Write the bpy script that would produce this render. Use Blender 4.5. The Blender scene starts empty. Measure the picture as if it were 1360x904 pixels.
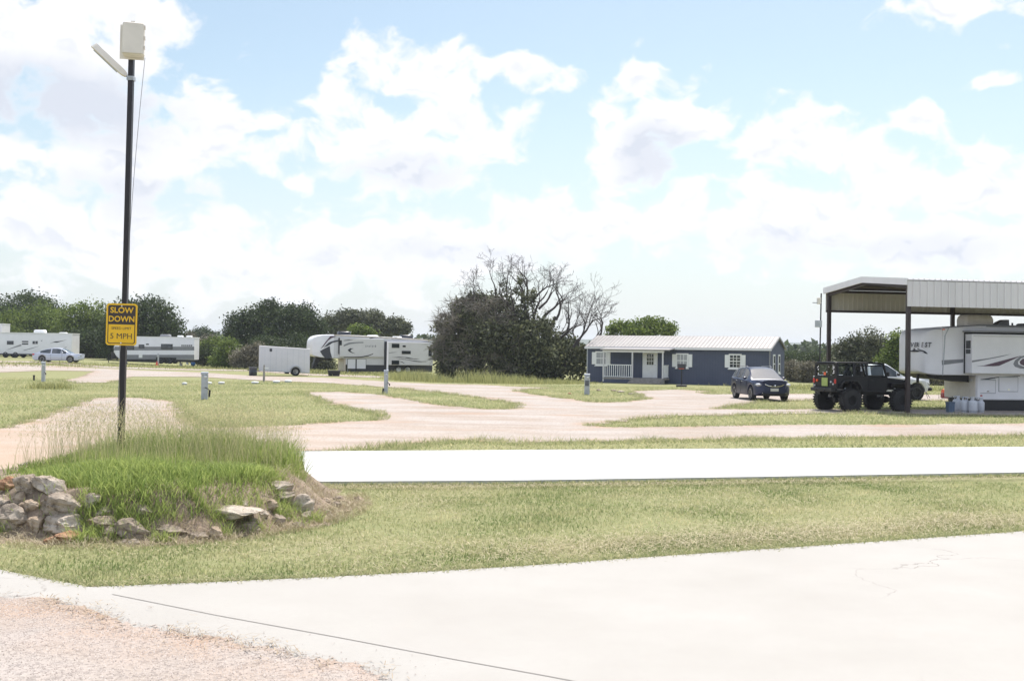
import bpy, bmesh, math, random
import numpy as np
from mathutils import Vector, Matrix
from mathutils.geometry import tessellate_polygon
rad = math.radians
rng = np.random.default_rng(7)
random.seed(7)
scene = bpy.context.scene
COL = scene.collection
HC = 2.2                      # eye height of the photographer above the lawn (m)
FPX = 1500.0                  # focal length in photograph pixels (1360 wide)
ROLL = rad(0.8)
PITCH = math.atan(15 / FPX)

# ------------------------------------------------------------------ camera
cam_d = bpy.data.cameras.new('camera'); cam = bpy.data.objects.new('camera', cam_d); COL.objects.link(cam)
Fv = Vector((0, math.cos(PITCH), math.sin(PITCH)))
Rw = Vector((1, 0, 0)); Uw = Rw.cross(Fv)
Rv = Rw * math.cos(ROLL) + Uw * math.sin(ROLL)
Uv = -Rw * math.sin(ROLL) + Uw * math.cos(ROLL)
M4 = Matrix((Rv, Uv, -Fv)).transposed().to_4x4(); M4.translation = Vector((0, 0, HC))
cam.matrix_world = M4
cam_d.lens = FPX / 1360 * 36; cam_d.sensor_width = 36; cam_d.clip_start = 0.1; cam_d.clip_end = 20000
scene.camera = cam

def ray(px, py):
    return (Fv + Rv * ((px - 680) / FPX) + Uv * ((452 - py) / FPX)).normalized()

def sstep(t):
    t = np.clip(t, 0, 1); return t * t * (3 - 2 * t)
def terr(x, y):               # the site rises gently towards the far left
    return 0.62 * sstep((-x - 31) / 24) * sstep((y - 85) / 40)
MC = (-4.72, 15.6); MR = (2.45, 3.0); MH = 0.5
def mnd(x, y):                # raised stone-ringed bed
    a = np.arctan2(y - MC[1], x - MC[0])
    r = np.sqrt(((x - MC[0]) / MR[0]) ** 2 + ((y - MC[1]) / MR[1]) ** 2)
    r = r * (1 + .035 * np.sin(3 * a + 1) + .03 * np.sin(7 * a))
    right = sstep((x - MC[0]) / 2.6)
    edge = .2 + .22 * right
    return MH * sstep((1.02 - r) / edge) + .05 * sstep((1.0 - r) * 1.2)
def hgt(x, y): return terr(x, y) + mnd(x, y)

def G(px, py, fn=terr, dz=0.0):
    """point of the ground seen at a photograph pixel"""
    d = ray(px, py); t = 3.0
    o = Vector((0, 0, HC))
    prev = t
    while t < 4000:
        p = o + d * t
        if p.z <= float(fn(p.x, p.y)) + dz:
            a, b = prev, t
            for _ in range(30):
                m = (a + b) / 2; q = o + d * m
                if q.z <= float(fn(q.x, q.y)) + dz: b = m
                else: a = m
            q = o + d * b
            return Vector((q.x, q.y, float(fn(q.x, q.y))))
        prev = t; t += max(.05, t * .01)
    return o + d * 4000
def at(px, depth):            # ground point under a pixel column at a given depth
    r = ray(px, 467); k = depth / r.y
    x = r.x * k
    return Vector((x, depth, float(terr(x, depth))))
def zat(px, py, depth):       # height of the point at (px,py) at a depth
    r = ray(px, py); return HC + r.z / r.y * depth

# ------------------------------------------------------------------ objects
def link(o, parent=None):
    COL.objects.link(o)
    if parent is not None: o.parent = parent
    return o
def tag(o, label=None, cat=None, group=None, kind=None):
    if label: o['label'] = label
    if cat: o['category'] = cat
    if group: o['group'] = group
    if kind: o['kind'] = kind
    return o
def empty(name, loc=(0, 0, 0), rz=0, scale=1.0, label=None, cat=None, group=None, parent=None):
    o = bpy.data.objects.new(name, None); o.empty_display_size = .2
    link(o, parent); o.location = loc; o.rotation_euler = (0, 0, rz); o.scale = (scale,) * 3
    return tag(o, label, cat, group)
def kids(o): return [c for c in bpy.data.objects if c.parent == o]
def copy_tree(o, parent=None):
    c = o.copy(); COL.objects.link(c)
    if parent is not None: c.parent = parent
    for ch in kids(o): copy_tree(ch, c)
    return c

class MB:
    def __init__(s): s.v = []; s.f = []
    def add(s, vs, fs):
        b = len(s.v); s.v += [tuple(v) for v in vs]; s.f += [tuple(i + b for i in f) for f in fs]; return s
    def box(s, x0, x1, y0, y1, z0, z1, ch=0.0):
        if ch <= 0:
            v = [(x0,y0,z0),(x1,y0,z0),(x1,y1,z0),(x0,y1,z0),(x0,y0,z1),(x1,y0,z1),(x1,y1,z1),(x0,y1,z1)]
            return s.add(v, [(0,3,2,1),(4,5,6,7),(0,1,5,4),(1,2,6,5),(2,3,7,6),(3,0,4,7)])
        c = ch
        rings = []
        for z, i in ((z0, c), (z0 + c, 0), (z1 - c, 0), (z1, c)):
            rings.append([(x0+i+ (c if i==0 else 0)*1, y0+i, z) if False else None for _ in range(0)])
        R = []
        for z, i in ((z0, c), (z0 + c, 0), (z1 - c, 0), (z1, c)):
            a0, a1, b0, b1 = x0 + i, x1 - i, y0 + i, y1 - i
            R.append([(a0+c,b0,z),(a1-c,b0,z),(a1,b0+c,z),(a1,b1-c,z),(a1-c,b1,z),(a0+c,b1,z),(a0,b1-c,z),(a0,b0+c,z)])
        return s.loft(R)
    def loft(s, R, cap=True, closed=True):
        n = len(R[0]); vs = [p for r in R for p in r]; fs = []
        for i in range(len(R) - 1):
            for j in range(n if closed else n - 1):
                k = (j + 1) % n
                fs.append((i*n+j, i*n+k, (i+1)*n+k, (i+1)*n+j))
        if cap: fs += [tuple(range(n - 1, -1, -1)), tuple((len(R)-1)*n + j for j in range(n))]
        return s.add(vs, fs)
    def tube(s, pts, r, n=8, cap=True):
        pts = [Vector(p) for p in pts]; rr = r if isinstance(r, (list, tuple)) else [r] * len(pts)
        R = []
        for i, p in enumerate(pts):
            t = (pts[min(i+1, len(pts)-1)] - pts[max(i-1, 0)]).normalized()
            a = Vector((0, 0, 1)) if abs(t.z) < .9 else Vector((1, 0, 0))
            u = t.cross(a).normalized(); w = t.cross(u)
            R.append([p + (u * math.cos(2*math.pi*k/n) + w * math.sin(2*math.pi*k/n)) * rr[i] for k in range(n)])
        return s.loft(R, cap)
    def cyl(s, p0, p1, r0, r1=None, n=16):
        return s.tube([p0, p1], [r0, r0 if r1 is None else r1], n)
    def lathe(s, prof, c=(0, 0, 0), axis='z', n=20):   # prof: (radius, along)
        R = []
        for r, a in prof:
            ring = []
            for k in range(n):
                t = 2 * math.pi * k / n; u, w = r * math.cos(t), r * math.sin(t)
                p = (u, w, a) if axis == 'z' else ((u, a, w) if axis == 'y' else (a, u, w))
                ring.append((p[0] + c[0], p[1] + c[1], p[2] + c[2]))
            R.append(ring)
        return s.loft(R)
    def prism_y(s, poly, y0, y1):       # polygon in XZ extruded along Y
        n = len(poly)
        v = [(x, y0, z) for x, z in poly] + [(x, y1, z) for x, z in poly]
        tris = tessellate_polygon([[Vector((x, z, 0)) for x, z in poly]])
        f = [tuple(t) for t in tris] + [tuple(i + n for i in reversed(t)) for t in tris]
        f += [(i, (i+1) % n, (i+1) % n + n, i + n) for i in range(n)]
        return s.add(v, f)
    def prism_z(s, poly, z0, z1):
        n = len(poly)
        v = [(x, y, z0) for x, y in poly] + [(x, y, z1) for x, y in poly]
        tris = tessellate_polygon([[Vector((x, y, 0)) for x, y in poly]])
        f = [tuple(reversed(t)) for t in tris] + [tuple(i + n for i in t) for t in tris]
        f += [(i, (i+1) % n, (i+1) % n + n, i + n) for i in range(n)]
        return s.add(v, f)
    def prism_x(s, poly, x0, x1):       # polygon in YZ extruded along X
        n = len(poly)
        v = [(x0, y, z) for y, z in poly] + [(x1, y, z) for y, z in poly]
        tris = tessellate_polygon([[Vector((y, z, 0)) for y, z in poly]])
        f = [tuple(t) for t in tris] + [tuple(i + n for i in reversed(t)) for t in tris]
        f += [(i, (i+1) % n, (i+1) % n + n, i + n) for i in range(n)]
        return s.add(v, f)
    def build(s, name, m, parent=None, smooth=False, fixn=True, sharp=35):
        me = bpy.data.meshes.new(name); me.from_pydata(s.v, [], s.f); me.update()
        if fixn:
            b = bmesh.new(); b.from_mesh(me); bmesh.ops.recalc_face_normals(b, faces=b.faces); b.to_mesh(me); b.free()
        me.materials.append(m)
        if smooth:
            me.polygons.foreach_set('use_smooth', [True] * len(me.polygons))
            try: me.set_sharp_from_angle(angle=rad(sharp))
            except Exception: pass
        o = bpy.data.objects.new(name, me); return link(o, parent)

def np_mesh(name, V, F, m, tone=None, parent=None, attrs=None, smooth=False):
    """V (N,3), F (M,k) arrays"""
    me = bpy.data.meshes.new(name)
    V = np.asarray(V, np.float32); F = np.asarray(F, np.int32); k = F.shape[1]
    me.vertices.add(len(V)); me.vertices.foreach_set('co', V.ravel())
    me.loops.add(F.size); me.loops.foreach_set('vertex_index', F.ravel())
    me.polygons.add(len(F)); me.polygons.foreach_set('loop_start', np.arange(0, F.size, k, dtype=np.int32))
    me.polygons.foreach_set('loop_total', np.full(len(F), k, np.int32))
    if smooth: me.polygons.foreach_set('use_smooth', np.ones(len(F), bool))
    me.update(calc_edges=True)
    if tone is not None:
        a = me.attributes.new('tone', 'FLOAT', 'FACE'); a.data.foreach_set('value', np.asarray(tone, np.float32))
    for nm, arr in (attrs or {}).items():
        a = me.attributes.new(nm, 'FLOAT', 'POINT'); a.data.foreach_set('value', np.asarray(arr, np.float32))
    me.materials.append(m)
    return link(bpy.data.objects.new(name, me), parent)

# ------------------------------------------------------------------ materials
class NT:
    def __init__(s, name):
        s.m = bpy.data.materials.new(name); s.m.use_nodes = True
        s.t = s.m.node_tree; s.N = s.t.nodes; s.L = s.t.links
        s.b = s.N['Principled BSDF']; s.out = s.N['Material Output']
    def n(s, typ, **kw):
        o = s.N.new(typ)
        for k, v in kw.items():
            if k.startswith('_'): setattr(o, k[1:], v)
            else: o.inputs[k.replace('__', ' ')].default_value = v
        return o
    def l(s, a, b): s.L.new(a, b)
    def noise(s, scale, detail=4, rough=.55, coord='Object', stretch=None):
        tc = s.n('ShaderNodeTexCoord'); nz = s.n('ShaderNodeTexNoise', Scale=scale, Detail=detail, Roughness=rough)
        src = tc.outputs[coord]
        if coord == 'World':
            pass
        if stretch:
            mp = s.n('ShaderNodeMapping'); mp.inputs['Scale'].default_value = stretch; s.l(src, mp.inputs[0]); src = mp.outputs[0]
        s.l(src, nz.inputs['Vector']); return nz.outputs['Fac']
    def ramp(s, src, stops):
        r = s.n('ShaderNodeValToRGB'); e = r.color_ramp.elements
        while len(e) < len(stops): e.new(.5)
        for i, (p, c) in enumerate(stops):
            e[i].position = p; e[i].color = (*c, 1) if len(c) == 3 else c
        s.l(src, r.inputs[0]); return r.outputs[0]
    def mix(s, fac, a, b, mode='MIX'):
        m = s.n('ShaderNodeMix', _data_type='RGBA', _blend_type=mode)
        for inp, v in ((m.inputs[0], fac), (m.inputs[6], a), (m.inputs[7], b)):
            if hasattr(v, 'is_linked') or isinstance(v, bpy.types.NodeSocket): s.l(v, inp)
            else: inp.default_value = v if isinstance(v, (int, float)) else (*v, 1) if len(v) == 3 else v
        return m.outputs[2]
    def math(s, op, a, b=0.0, c=None):
        m = s.n('ShaderNodeMath', _operation=op)
        for i, v in enumerate((a, b) if c is None else (a, b, c)):
            if isinstance(v, bpy.types.NodeSocket): s.l(v, m.inputs[i])
            else: m.inputs[i].default_value = v
        return m.outputs[0]
    def bump(s, h, strength=.3, dist=.02):
        b = s.n('ShaderNodeBump', Strength=strength, Distance=dist); s.l(h, b.inputs['Height']); s.l(b.outputs[0], s.b.inputs['Normal'])

def mat(name, col, rough=.5, metal=0.0, var=.12, scale=3.0, bump=0, coat=0, spec=.5):
    t = NT(name)
    f = t.noise(scale, 5, .6)
    lo = tuple(max(0, c * (1 - var)) for c in col); hi = tuple(min(1, c * (1 + var)) for c in col)
    t.l(t.ramp(f, [(.3, lo), (.7, hi)]), t.b.inputs['Base Color'])
    t.b.inputs['Roughness'].default_value = rough; t.b.inputs['Metallic'].default_value = metal
    t.b.inputs['Coat Weight'].default_value = coat; t.b.inputs['Coat Roughness'].default_value = .05
    t.b.inputs['Specular IOR Level'].default_value = spec
    if bump: t.bump(t.noise(scale * 8, 4), bump, .01)
    return t.m
def glass(name, col=(.02, .025, .03), rough=.04):
    t = NT(name); t.b.inputs['Base Color'].default_value = (*col, 1); t.b.inputs['Roughness'].default_value = rough
    t.b.inputs['Specular IOR Level'].default_value = .8
    return t.m
def leafmat(name, dark, light, trans=.25, rough=.6):
    t = NT(name)
    at_ = t.n('ShaderNodeAttribute', _attribute_name='tone')
    c = t.ramp(at_.outputs['Fac'], [(0, dark), (1, light)])
    t.l(c, t.b.inputs['Base Color']); t.b.inputs['Roughness'].default_value = rough
    t.b.inputs['Specular IOR Level'].default_value = .25
    tr = t.n('ShaderNodeBsdfTranslucent'); t.l(c, tr.inputs['Color'])
    ms = t.n('ShaderNodeMixShader'); ms.inputs[0].default_value = trans
    t.l(t.b.outputs[0], ms.inputs[1]); t.l(tr.outputs[0], ms.inputs[2]); t.l(ms.outputs[0], t.out.inputs['Surface'])
    return t.m

M = {}
M['white_rv'] = mat('white_rv_gelcoat', (.74, .73, .75), .35, var=.05, scale=1.2)
M['grey_rv'] = mat('grey_rv_gelcoat', (.40, .41, .42), .35, var=.05, scale=1.2)
M['silver_rv'] = mat('silver_rv_gelcoat', (.60, .59, .60), .35, var=.05, scale=1.2)
M['cream_rv'] = mat('cream_rv_panel', (.60, .52, .43), .45, var=.06)
M['dark_grey'] = mat('dark_grey_paint', (.10, .105, .12), .4, var=.08)
M['mid_grey'] = mat('mid_grey_paint', (.20, .205, .22), .4, var=.08)
M['charcoal'] = mat('charcoal_decal', (.035, .037, .05), .35, var=.1)
M['purple'] = mat('maroon_decal', (.085, .045, .07), .35, var=.1)
M['black'] = mat('black_plastic', (.010, .010, .012), .5, var=.2)
M['rubber'] = mat('tyre_rubber', (.014, .014, .015), .8, var=.25, scale=9, bump=.3)
M['alloy'] = mat('alloy_wheel', (.45, .45, .46), .3, .6, var=.1)
M['steelpole'] = mat('dark_painted_steel', (.014, .010, .013), .4, .1, var=.35, scale=4)
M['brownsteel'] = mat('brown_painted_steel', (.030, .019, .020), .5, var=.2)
M['glass'] = glass('dark_glass')
M['glasslight'] = glass('window_glass', (.05, .06, .07))
M['chrome'] = mat('chrome', (.7, .7, .72), .12, 1.0, var=.05)
M['white'] = mat('white_paint', (.78, .78, .77), .5, var=.05)
M['offwhite'] = mat('off_white_plastic', (.70, .65, .58), .5, var=.08)
M['galv'] = mat('galvanised_metal', (.40, .42, .45), .45, .3, var=.15, scale=6)
M['red_lens'] = mat('red_lens', (.45, .02, .02), .2, var=.1)
M['orange'] = mat('orange_plastic', (.75, .12, .03), .45, var=.15)
M['yellow'] = mat('sign_yellow', (.86, .50, .012), .4, var=.04)
M['signblack'] = mat('sign_dark', (.045, .030, .025), .45, var=.1)
M['blueball'] = mat('blue_plastic', (.04, .18, .55), .35, var=.1)
M['wood'] = mat('weathered_wood', (.27, .25, .23), .85, var=.3, scale=6, bump=.3)
M['lens'] = mat('headlight_lens', (.55, .57, .6), .1, .3, var=.1)
M['plate'] = mat('licence_plate', (.6, .6, .58), .4, var=.1)
M['green_sticker'] = mat('green_yellow_plate', (.30, .38, .10), .4, var=.2, scale=20)
M['bluegrey_bin'] = mat('blue_grey_plastic', (.07, .11, .17), .5, var=.15)
M['tank'] = mat('white_tank_paint', (.50, .52, .56), .4, var=.1, scale=5)
M['cable'] = mat('grey_cable', (.25, .25, .27), .6)
# ------------------------------------------------------------------ world
SUN_EL, SUN_AZ = rad(62), rad(20)          # azimuth clockwise from +Y
sun_dir = Vector((math.sin(SUN_AZ) * math.cos(SUN_EL), math.cos(SUN_AZ) * math.cos(SUN_EL), math.sin(SUN_EL)))
sl = bpy.data.lights.new('sun', 'SUN'); sl.energy = 3.6; sl.angle = rad(.5); sl.color = (1, .955, .91)
so = bpy.data.objects.new('sun', sl); COL.objects.link(so)
so.rotation_euler = (-sun_dir).to_track_quat('-Z', 'Y').to_euler()

w = bpy.data.worlds.new('World'); scene.world = w; w.use_nodes = True
class WT(NT):
    def __init__(s, tree): s.t = tree; s.N = tree.nodes; s.L = tree.links
W = WT(w.node_tree)
bg = W.N['Background']; bg.inputs['Strength'].default_value = .1
sky = W.n('ShaderNodeTexSky', _sky_type='NISHITA'); sky.sun_disc = False
sky.sun_elevation = SUN_EL; sky.sun_rotation = SUN_AZ; sky.air_density = 1.0; sky.dust_density = 1.5; sky.ozone_density = 1.0; sky.altitude = 200
tc = W.n('ShaderNodeTexCoord'); sep = W.n('ShaderNodeSeparateXYZ'); W.l(tc.outputs['Generated'], sep.inputs[0])
X, Y, Z = sep.outputs
az = W.math('ARCTAN2', X, Y); el = W.math('ARCSINE', W.math('MINIMUM', W.math('MAXIMUM', Z, -.999), .999))
cmb = W.n('ShaderNodeCombineXYZ'); W.l(az, cmb.inputs[0]); W.l(el, cmb.inputs[1]); P0 = cmb.outputs[0]
def vmath(op, a, b=None, scale=None):
    m = W.n('ShaderNodeVectorMath', _operation=op)
    for i, v in enumerate((a, b)):
        if v is None: continue
        if isinstance(v, bpy.types.NodeSocket): W.l(v, m.inputs[i])
        else: m.inputs[i].default_value = v
    if scale is not None: m.inputs['Scale'].default_value = scale
    return m
def wnoise(vec, scale, detail, rough, color=False):
    nz = W.n('ShaderNodeTexNoise', Scale=scale, Detail=detail, Roughness=rough); W.l(vec, nz.inputs['Vector'])
    return nz.outputs['Color' if color else 'Fac']
# domain warp gives the billows their curl
wc = vmath('SUBTRACT', wnoise(P0, 16, 3, .5, True), (.5, .5, .5)).outputs[0]
P1 = vmath('ADD', P0, vmath('SCALE', wc, None, .045).outputs[0]).outputs[0]
def azel(px, py):
    r = ray(px, py); return math.atan2(r.x, r.y), math.asin(r.z)
BL = [ # cloud masses: centre and radii in photograph pixels
 (40, 40, 170, 125), (165, 45, 85, 75), (90, 120, 150, 70), (10, 200, 50, 32), (265, 135, 50, 45), (255, 190, 95, 62), (150, 215, 100, 60), (330, 165, 60, 18),
 (490, 80, 60, 42), (575, 105, 85, 52), (690, 105, 72, 24), (620, 175, 82, 62), (500, 170, 125, 52), (540, 225, 125, 38), (400, 235, 22, 14),
 (850, 110, 42, 42), (880, 155, 62, 60), (930, 165, 52, 42), (835, 195, 70, 62), (815, 145, 40, 16), (1060, 185, 82, 46), (1000, 195, 40, 32),
 (1205, 165, 42, 32), (1185, 225, 60, 60), (1310, 200, 50, 22), (1270, 10, 105, 26), (1305, 115, 24, 10), (1340, 245, 110, 40),
 (900, 275, 50, 36), (760, 300, 150, 45), (1090, 270, 110, 45), (1030, 310, 150, 50), (1240, 320, 180, 50), (560, 330, 220, 58), (150, 320, 220, 62), (60, 280, 90, 40), (340, 350, 180, 50),
 # clouds that the photograph does not show, so that the rest of the sky is alike
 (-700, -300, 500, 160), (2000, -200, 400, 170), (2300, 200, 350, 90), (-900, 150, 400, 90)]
def smooth(x, lo, hi):
    m = W.n('ShaderNodeMapRange', _interpolation_type='SMOOTHSTEP'); W.l(x, m.inputs[0])
    m.inputs[1].default_value = lo; m.inputs[2].default_value = hi; return m.outputs[0]
fld = None
for (px, py, rx, ry) in BL:
    a, e = azel(px, py)
    inv = (FPX / rx, FPX / ry, 0)
    q = vmath('MULTIPLY', vmath('SUBTRACT', P1, (a, e, 0)).outputs[0], inv).outputs[0]
    d = W.math('SUBTRACT', 1.0, vmath('LENGTH', q).outputs['Value'])
    fld = d if fld is None else W.math('MAXIMUM', fld, d)
fl0 = W.math('SUBTRACT', W.math('MULTIPLY', smooth(W.math('ABSOLUTE', az), .7, 1.3), 1.15), .95)  # extra cloud cover added out of view, as fill light from behind the camera
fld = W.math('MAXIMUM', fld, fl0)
strch = vmath('MULTIPLY', P1, (1, 1.45, 1)).outputs[0]
nA = wnoise(strch, 26, 9, .54)
nU = wnoise(vmath('ADD', strch, (-.002, .013, 0)).outputs[0], 26, 5, .5)
nL = wnoise(strch, 26, 5, .5)
band = W.math('MULTIPLY', W.math('SUBTRACT', .175, el), 3.2)              # more cloud low in the sky
band = W.math('MINIMUM', W.math('MAXIMUM', band, -.0), .5)
dens = W.math('ADD', W.math('MULTIPLY', fld, .62), W.math('MULTIPLY', W.math('SUBTRACT', nA, .5), 2.0))
dens = W.math('ADD', dens, W.math('MULTIPLY', band, .17))
alpha = smooth(dens, -.06, .34)
thick = smooth(dens, .12, .62)
under = smooth(W.math('SUBTRACT', nU, nL), -.02, .10)           # denser above = in its own shade
big = smooth(wnoise(P0, 9, 2, .5), .42, .62)
shade = W.math('MULTIPLY', thick, W.math('ADD', W.math('MULTIPLY', under, .45), W.math('MULTIPLY', big, .22)))
# grey undersides of the two heaviest clouds
for (px, py, rx, ry, k) in ((60, 130, 170, 60, 1.0), (870, 205, 60, 48, .8), (540, 225, 120, 34, .5), (200, 255, 150, 34, .5), (1060, 330, 120, 30, .35), (640, 340, 160, 24, .35), (1240, 330, 120, 26, .35)):
    a, e = azel(px, py)
    q = vmath('MULTIPLY', vmath('SUBTRACT', P1, (a, e, 0)).outputs[0], (FPX / rx, FPX / ry, 0)).outputs[0]
    d = smooth(vmath('LENGTH', q).outputs['Value'], 1.25, .3)
    shade = W.math('ADD', shade, W.math('MULTIPLY', W.math('MULTIPLY', d, k), alpha))
shade = W.math('MINIMUM', shade, 1.0)
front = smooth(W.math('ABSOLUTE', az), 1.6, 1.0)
ccol = W.mix(front, (6.8, 7.3, 8.6), W.mix(shade, (5.7, 5.7, 5.8), (4.0, 4.25, 4.8)))  # clouds behind the camera made brighter and bluer to lift the shaded sides
skyc = W.mix(1.0, sky.outputs[0], (.93, .91, .80), 'MULTIPLY')
hz = smooth(el, .26, .0)
skyc = W.mix(W.math('MULTIPLY', hz, .66), skyc, (4.15, 4.55, 5.1))         # pale air low down
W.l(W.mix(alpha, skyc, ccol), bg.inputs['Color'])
scene.view_settings.view_transform = 'Standard'; scene.view_settings.look = 'None'
scene.view_settings.exposure = 0.92; scene.view_settings.gamma = 1.0; scene.view_settings.use_curve_mapping = False

# ------------------------------------------------------------------ ground materials
def world_xy(t):
    g = t.n('ShaderNodeNewGeometry'); return g.outputs['Position']
def wn(t, scale, detail=5, rough=.6, stretch=None):
    src = world_xy(t)
    if stretch:
        mp = t.n('ShaderNodeMapping'); mp.inputs['Scale'].default_value = stretch; t.l(src, mp.inputs[0]); src = mp.outputs[0]
    nz = t.n('ShaderNodeTexNoise', Scale=scale, Detail=detail, Roughness=rough); t.l(src, nz.inputs['Vector'])
    return nz.outputs['Fac']
t = NT('meadow_ground')
a = wn(t, .35, 6, .65); b = wn(t, 2.3, 6, .7); c = wn(t, 14, 5, .7); st = wn(t, .12, 3, .5, (1, 3, 1))
c1 = t.ramp(t.math('ADD', t.math('MULTIPLY', a, .5), t.math('MULTIPLY', b, .5)),
            [(.34, (.30, .265, .175)), (.45, (.215, .22, .10)), (.56, (.165, .19, .075)), (.68, (.20, .225, .085))])
c2 = t.mix(t.ramp(c, [(.35, (0, 0, 0)), (.62, (1, 1, 1))]), c1, (.25, .245, .13))
c3 = t.mix(t.ramp(st, [(.5, (0, 0, 0)), (.7, (.35, .35, .35))]), c2, (.27, .235, .13))
t.l(c3, t.b.inputs['Base Color']); t.b.inputs['Roughness'].default_value = .95; t.b.inputs['Specular IOR Level'].default_value = .1
t.bump(t.math('ADD', b, c), .6, .04); M['ground'] = t.m

def gravelmat(name, edge):
    t = NT(name)
    a = wn(t, .28, 5, .6, (1, 1.6, 1)); b = wn(t, 3.0, 6, .7); c = wn(t, 26, 4, .75); e2 = wn(t, .8, 5, .65)
    c1 = t.ramp(a, [(.30, (.29, .235, .185)), (.46, (.35, .31, .27)), (.62, (.395, .37, .345))])
    c2 = t.mix(t.ramp(b, [(.3, (0, 0, 0)), (.75, (.55, .55, .55))]), c1, (.41, .36, .33))
    v = t.n('ShaderNodeTexVoronoi', Scale=34.0); t.l(world_xy(t), v.inputs['Vector'])
    peb = t.ramp(v.outputs['Color'], [(.1, (.35, .33, .33)), (.45, (1, .97, .95)), (.9, (1.15, 1.1, 1.08))])
    c3 = t.mix(.6, c2, peb, 'MULTIPLY')
    rut = wn(t, .9, 4, .6, (.12, 1, 1)); c3 = t.mix(t.ramp(rut, [(.40, (.3, .3, .3)), (.52, (0, 0, 0))]), c3, (.26, .215, .175))
    sx_ = t.n('ShaderNodeSeparateXYZ'); t.l(world_xy(t), sx_.inputs[0])
    near_ = t.math('MULTIPLY', t.ramp(t.math('MULTIPLY', sx_.outputs[1], .02), [(.42, (1, 1, 1)), (.85, (0, 0, 0))]), t.ramp(t.math('ADD', t.math('MULTIPLY', sx_.outputs[0], .05), t.math('ADD', t.math('MULTIPLY', wn(t, .4, 4), .5), .55)), [(.35, (.75, .75, .75)), (.75, (.1, .1, .1))]))
    c3 = t.mix(near_, c3, (.40, .295, .215) if edge[0] < 2 else (.34, .305, .29))
    sd = t.n('ShaderNodeAttribute', _attribute_name='sd').outputs['Fac']
    c3 = t.mix(t.ramp(wn(t, .33, 5, .7, (.6, 1.2, 1)), [(.56, (0, 0, 0)), (.66, (.6, .6, .6))]), c3, (.36, .25, .18))
    # bare reddish clay shows along the worn edges
    ef = t.math('MULTIPLY', t.ramp(sd, [(0.0, (1, 1, 1)), (1.0, (0, 0, 0))]), t.ramp(e2, [(.42, (0, 0, 0)), (.62, (.8, .8, .8))]))
    c4 = t.mix(ef, c3, (.37, .25, .175))
    t.l(c4, t.b.inputs['Base Color']); t.b.inputs['Roughness'].default_value = .95; t.b.inputs['Specular IOR Level'].default_value = .15
    t.bump(t.math('ADD', c, v.outputs['Distance']), .5, .012)
    nz = t.math('ADD', t.math('MULTIPLY', t.math('SUBTRACT', wn(t, edge[0], 6, .7), .5), edge[1]),
                t.math('MULTIPLY', t.math('SUBTRACT', wn(t, edge[0] * 12, 3, .7), .5), edge[1] * .5))
    al = t.math('GREATER_THAN', t.math('ADD', sd, nz), 0.0)
    t.l(al, t.b.inputs['Alpha']); return t.m
M['gravel'] = gravelmat('pink_gravel', (.9, 2.0))
M['gravel_near'] = gravelmat('pink_gravel_near', (2.2, .7))

t = NT('pale_concrete')
a = wn(t, .6, 6, .6); b = wn(t, 18, 5, .7); c = wn(t, 2.2, 5, .7, (1, .5, 1))
c1 = t.ramp(a, [(.3, (.335, .318, .292)), (.7, (.375, .36, .335))])
c2 = t.mix(t.ramp(b, [(.3, (.25, .25, .25)), (.6, (0, 0, 0))]), c1, (.33, .31, .285))
c3 = t.mix(t.ramp(c, [(.60, (0, 0, 0)), (.76, (.35, .35, .35))]), c2, (.36, .32, .285))
vc = t.n('ShaderNodeTexVoronoi', Scale=.22, _feature='DISTANCE_TO_EDGE'); nzc = t.n('ShaderNodeTexNoise', Scale=1.3, Detail=5.0); t.l(world_xy(t), nzc.inputs['Vector'])
va = t.n('ShaderNodeVectorMath', _operation='ADD'); t.l(world_xy(t), va.inputs[0]); t.l(nzc.outputs['Color'], va.inputs[1]); t.l(va.outputs[0], vc.inputs['Vector'])
ck = t.math('MULTIPLY', t.math('LESS_THAN', vc.outputs['Distance'], .0016), t.ramp(wn(t, .3, 2, .5), [(.5, (0, 0, 0)), (.6, (.8, .8, .8))]))
c4 = t.mix(ck, c3, (.20, .18, .16))
t.l(c4, t.b.inputs['Base Color']); t.b.inputs['Roughness'].default_value = .85; t.b.inputs['Specular IOR Level'].default_value = .25
t.bump(b, .2, .004); M['concrete'] = t.m
t = NT('new_white_concrete')
t.l(t.ramp(wn(t, .5, 6, .65), [(.3, (.40, .395, .38)), (.7, (.47, .465, .45))]), t.b.inputs['Base Color']); t.b.inputs['Roughness'].default_value = .85; t.bump(wn(t, 18, 4), .2, .004); M['concrete_new'] = t.m
M['joint'] = mat('concrete_joint', (.20, .185, .17), .95)

t = NT('bed_earth')
a = wn(t, 1.6, 6, .7); b = wn(t, 16, 5, .75)
c1 = t.ramp(a, [(.35, (.15, .115, .08)), (.5, (.26, .20, .145)), (.65, (.36, .27, .20))])
c2 = t.mix(t.ramp(b, [(.35, (.6, .6, .6)), (.6, (0, 0, 0))]), c1, (.15, .115, .08))
t.l(c2, t.b.inputs['Base Color']); t.b.inputs['Roughness'].default_value = 1.0; t.bump(b, .8, .03); M['earth'] = t.m

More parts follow.
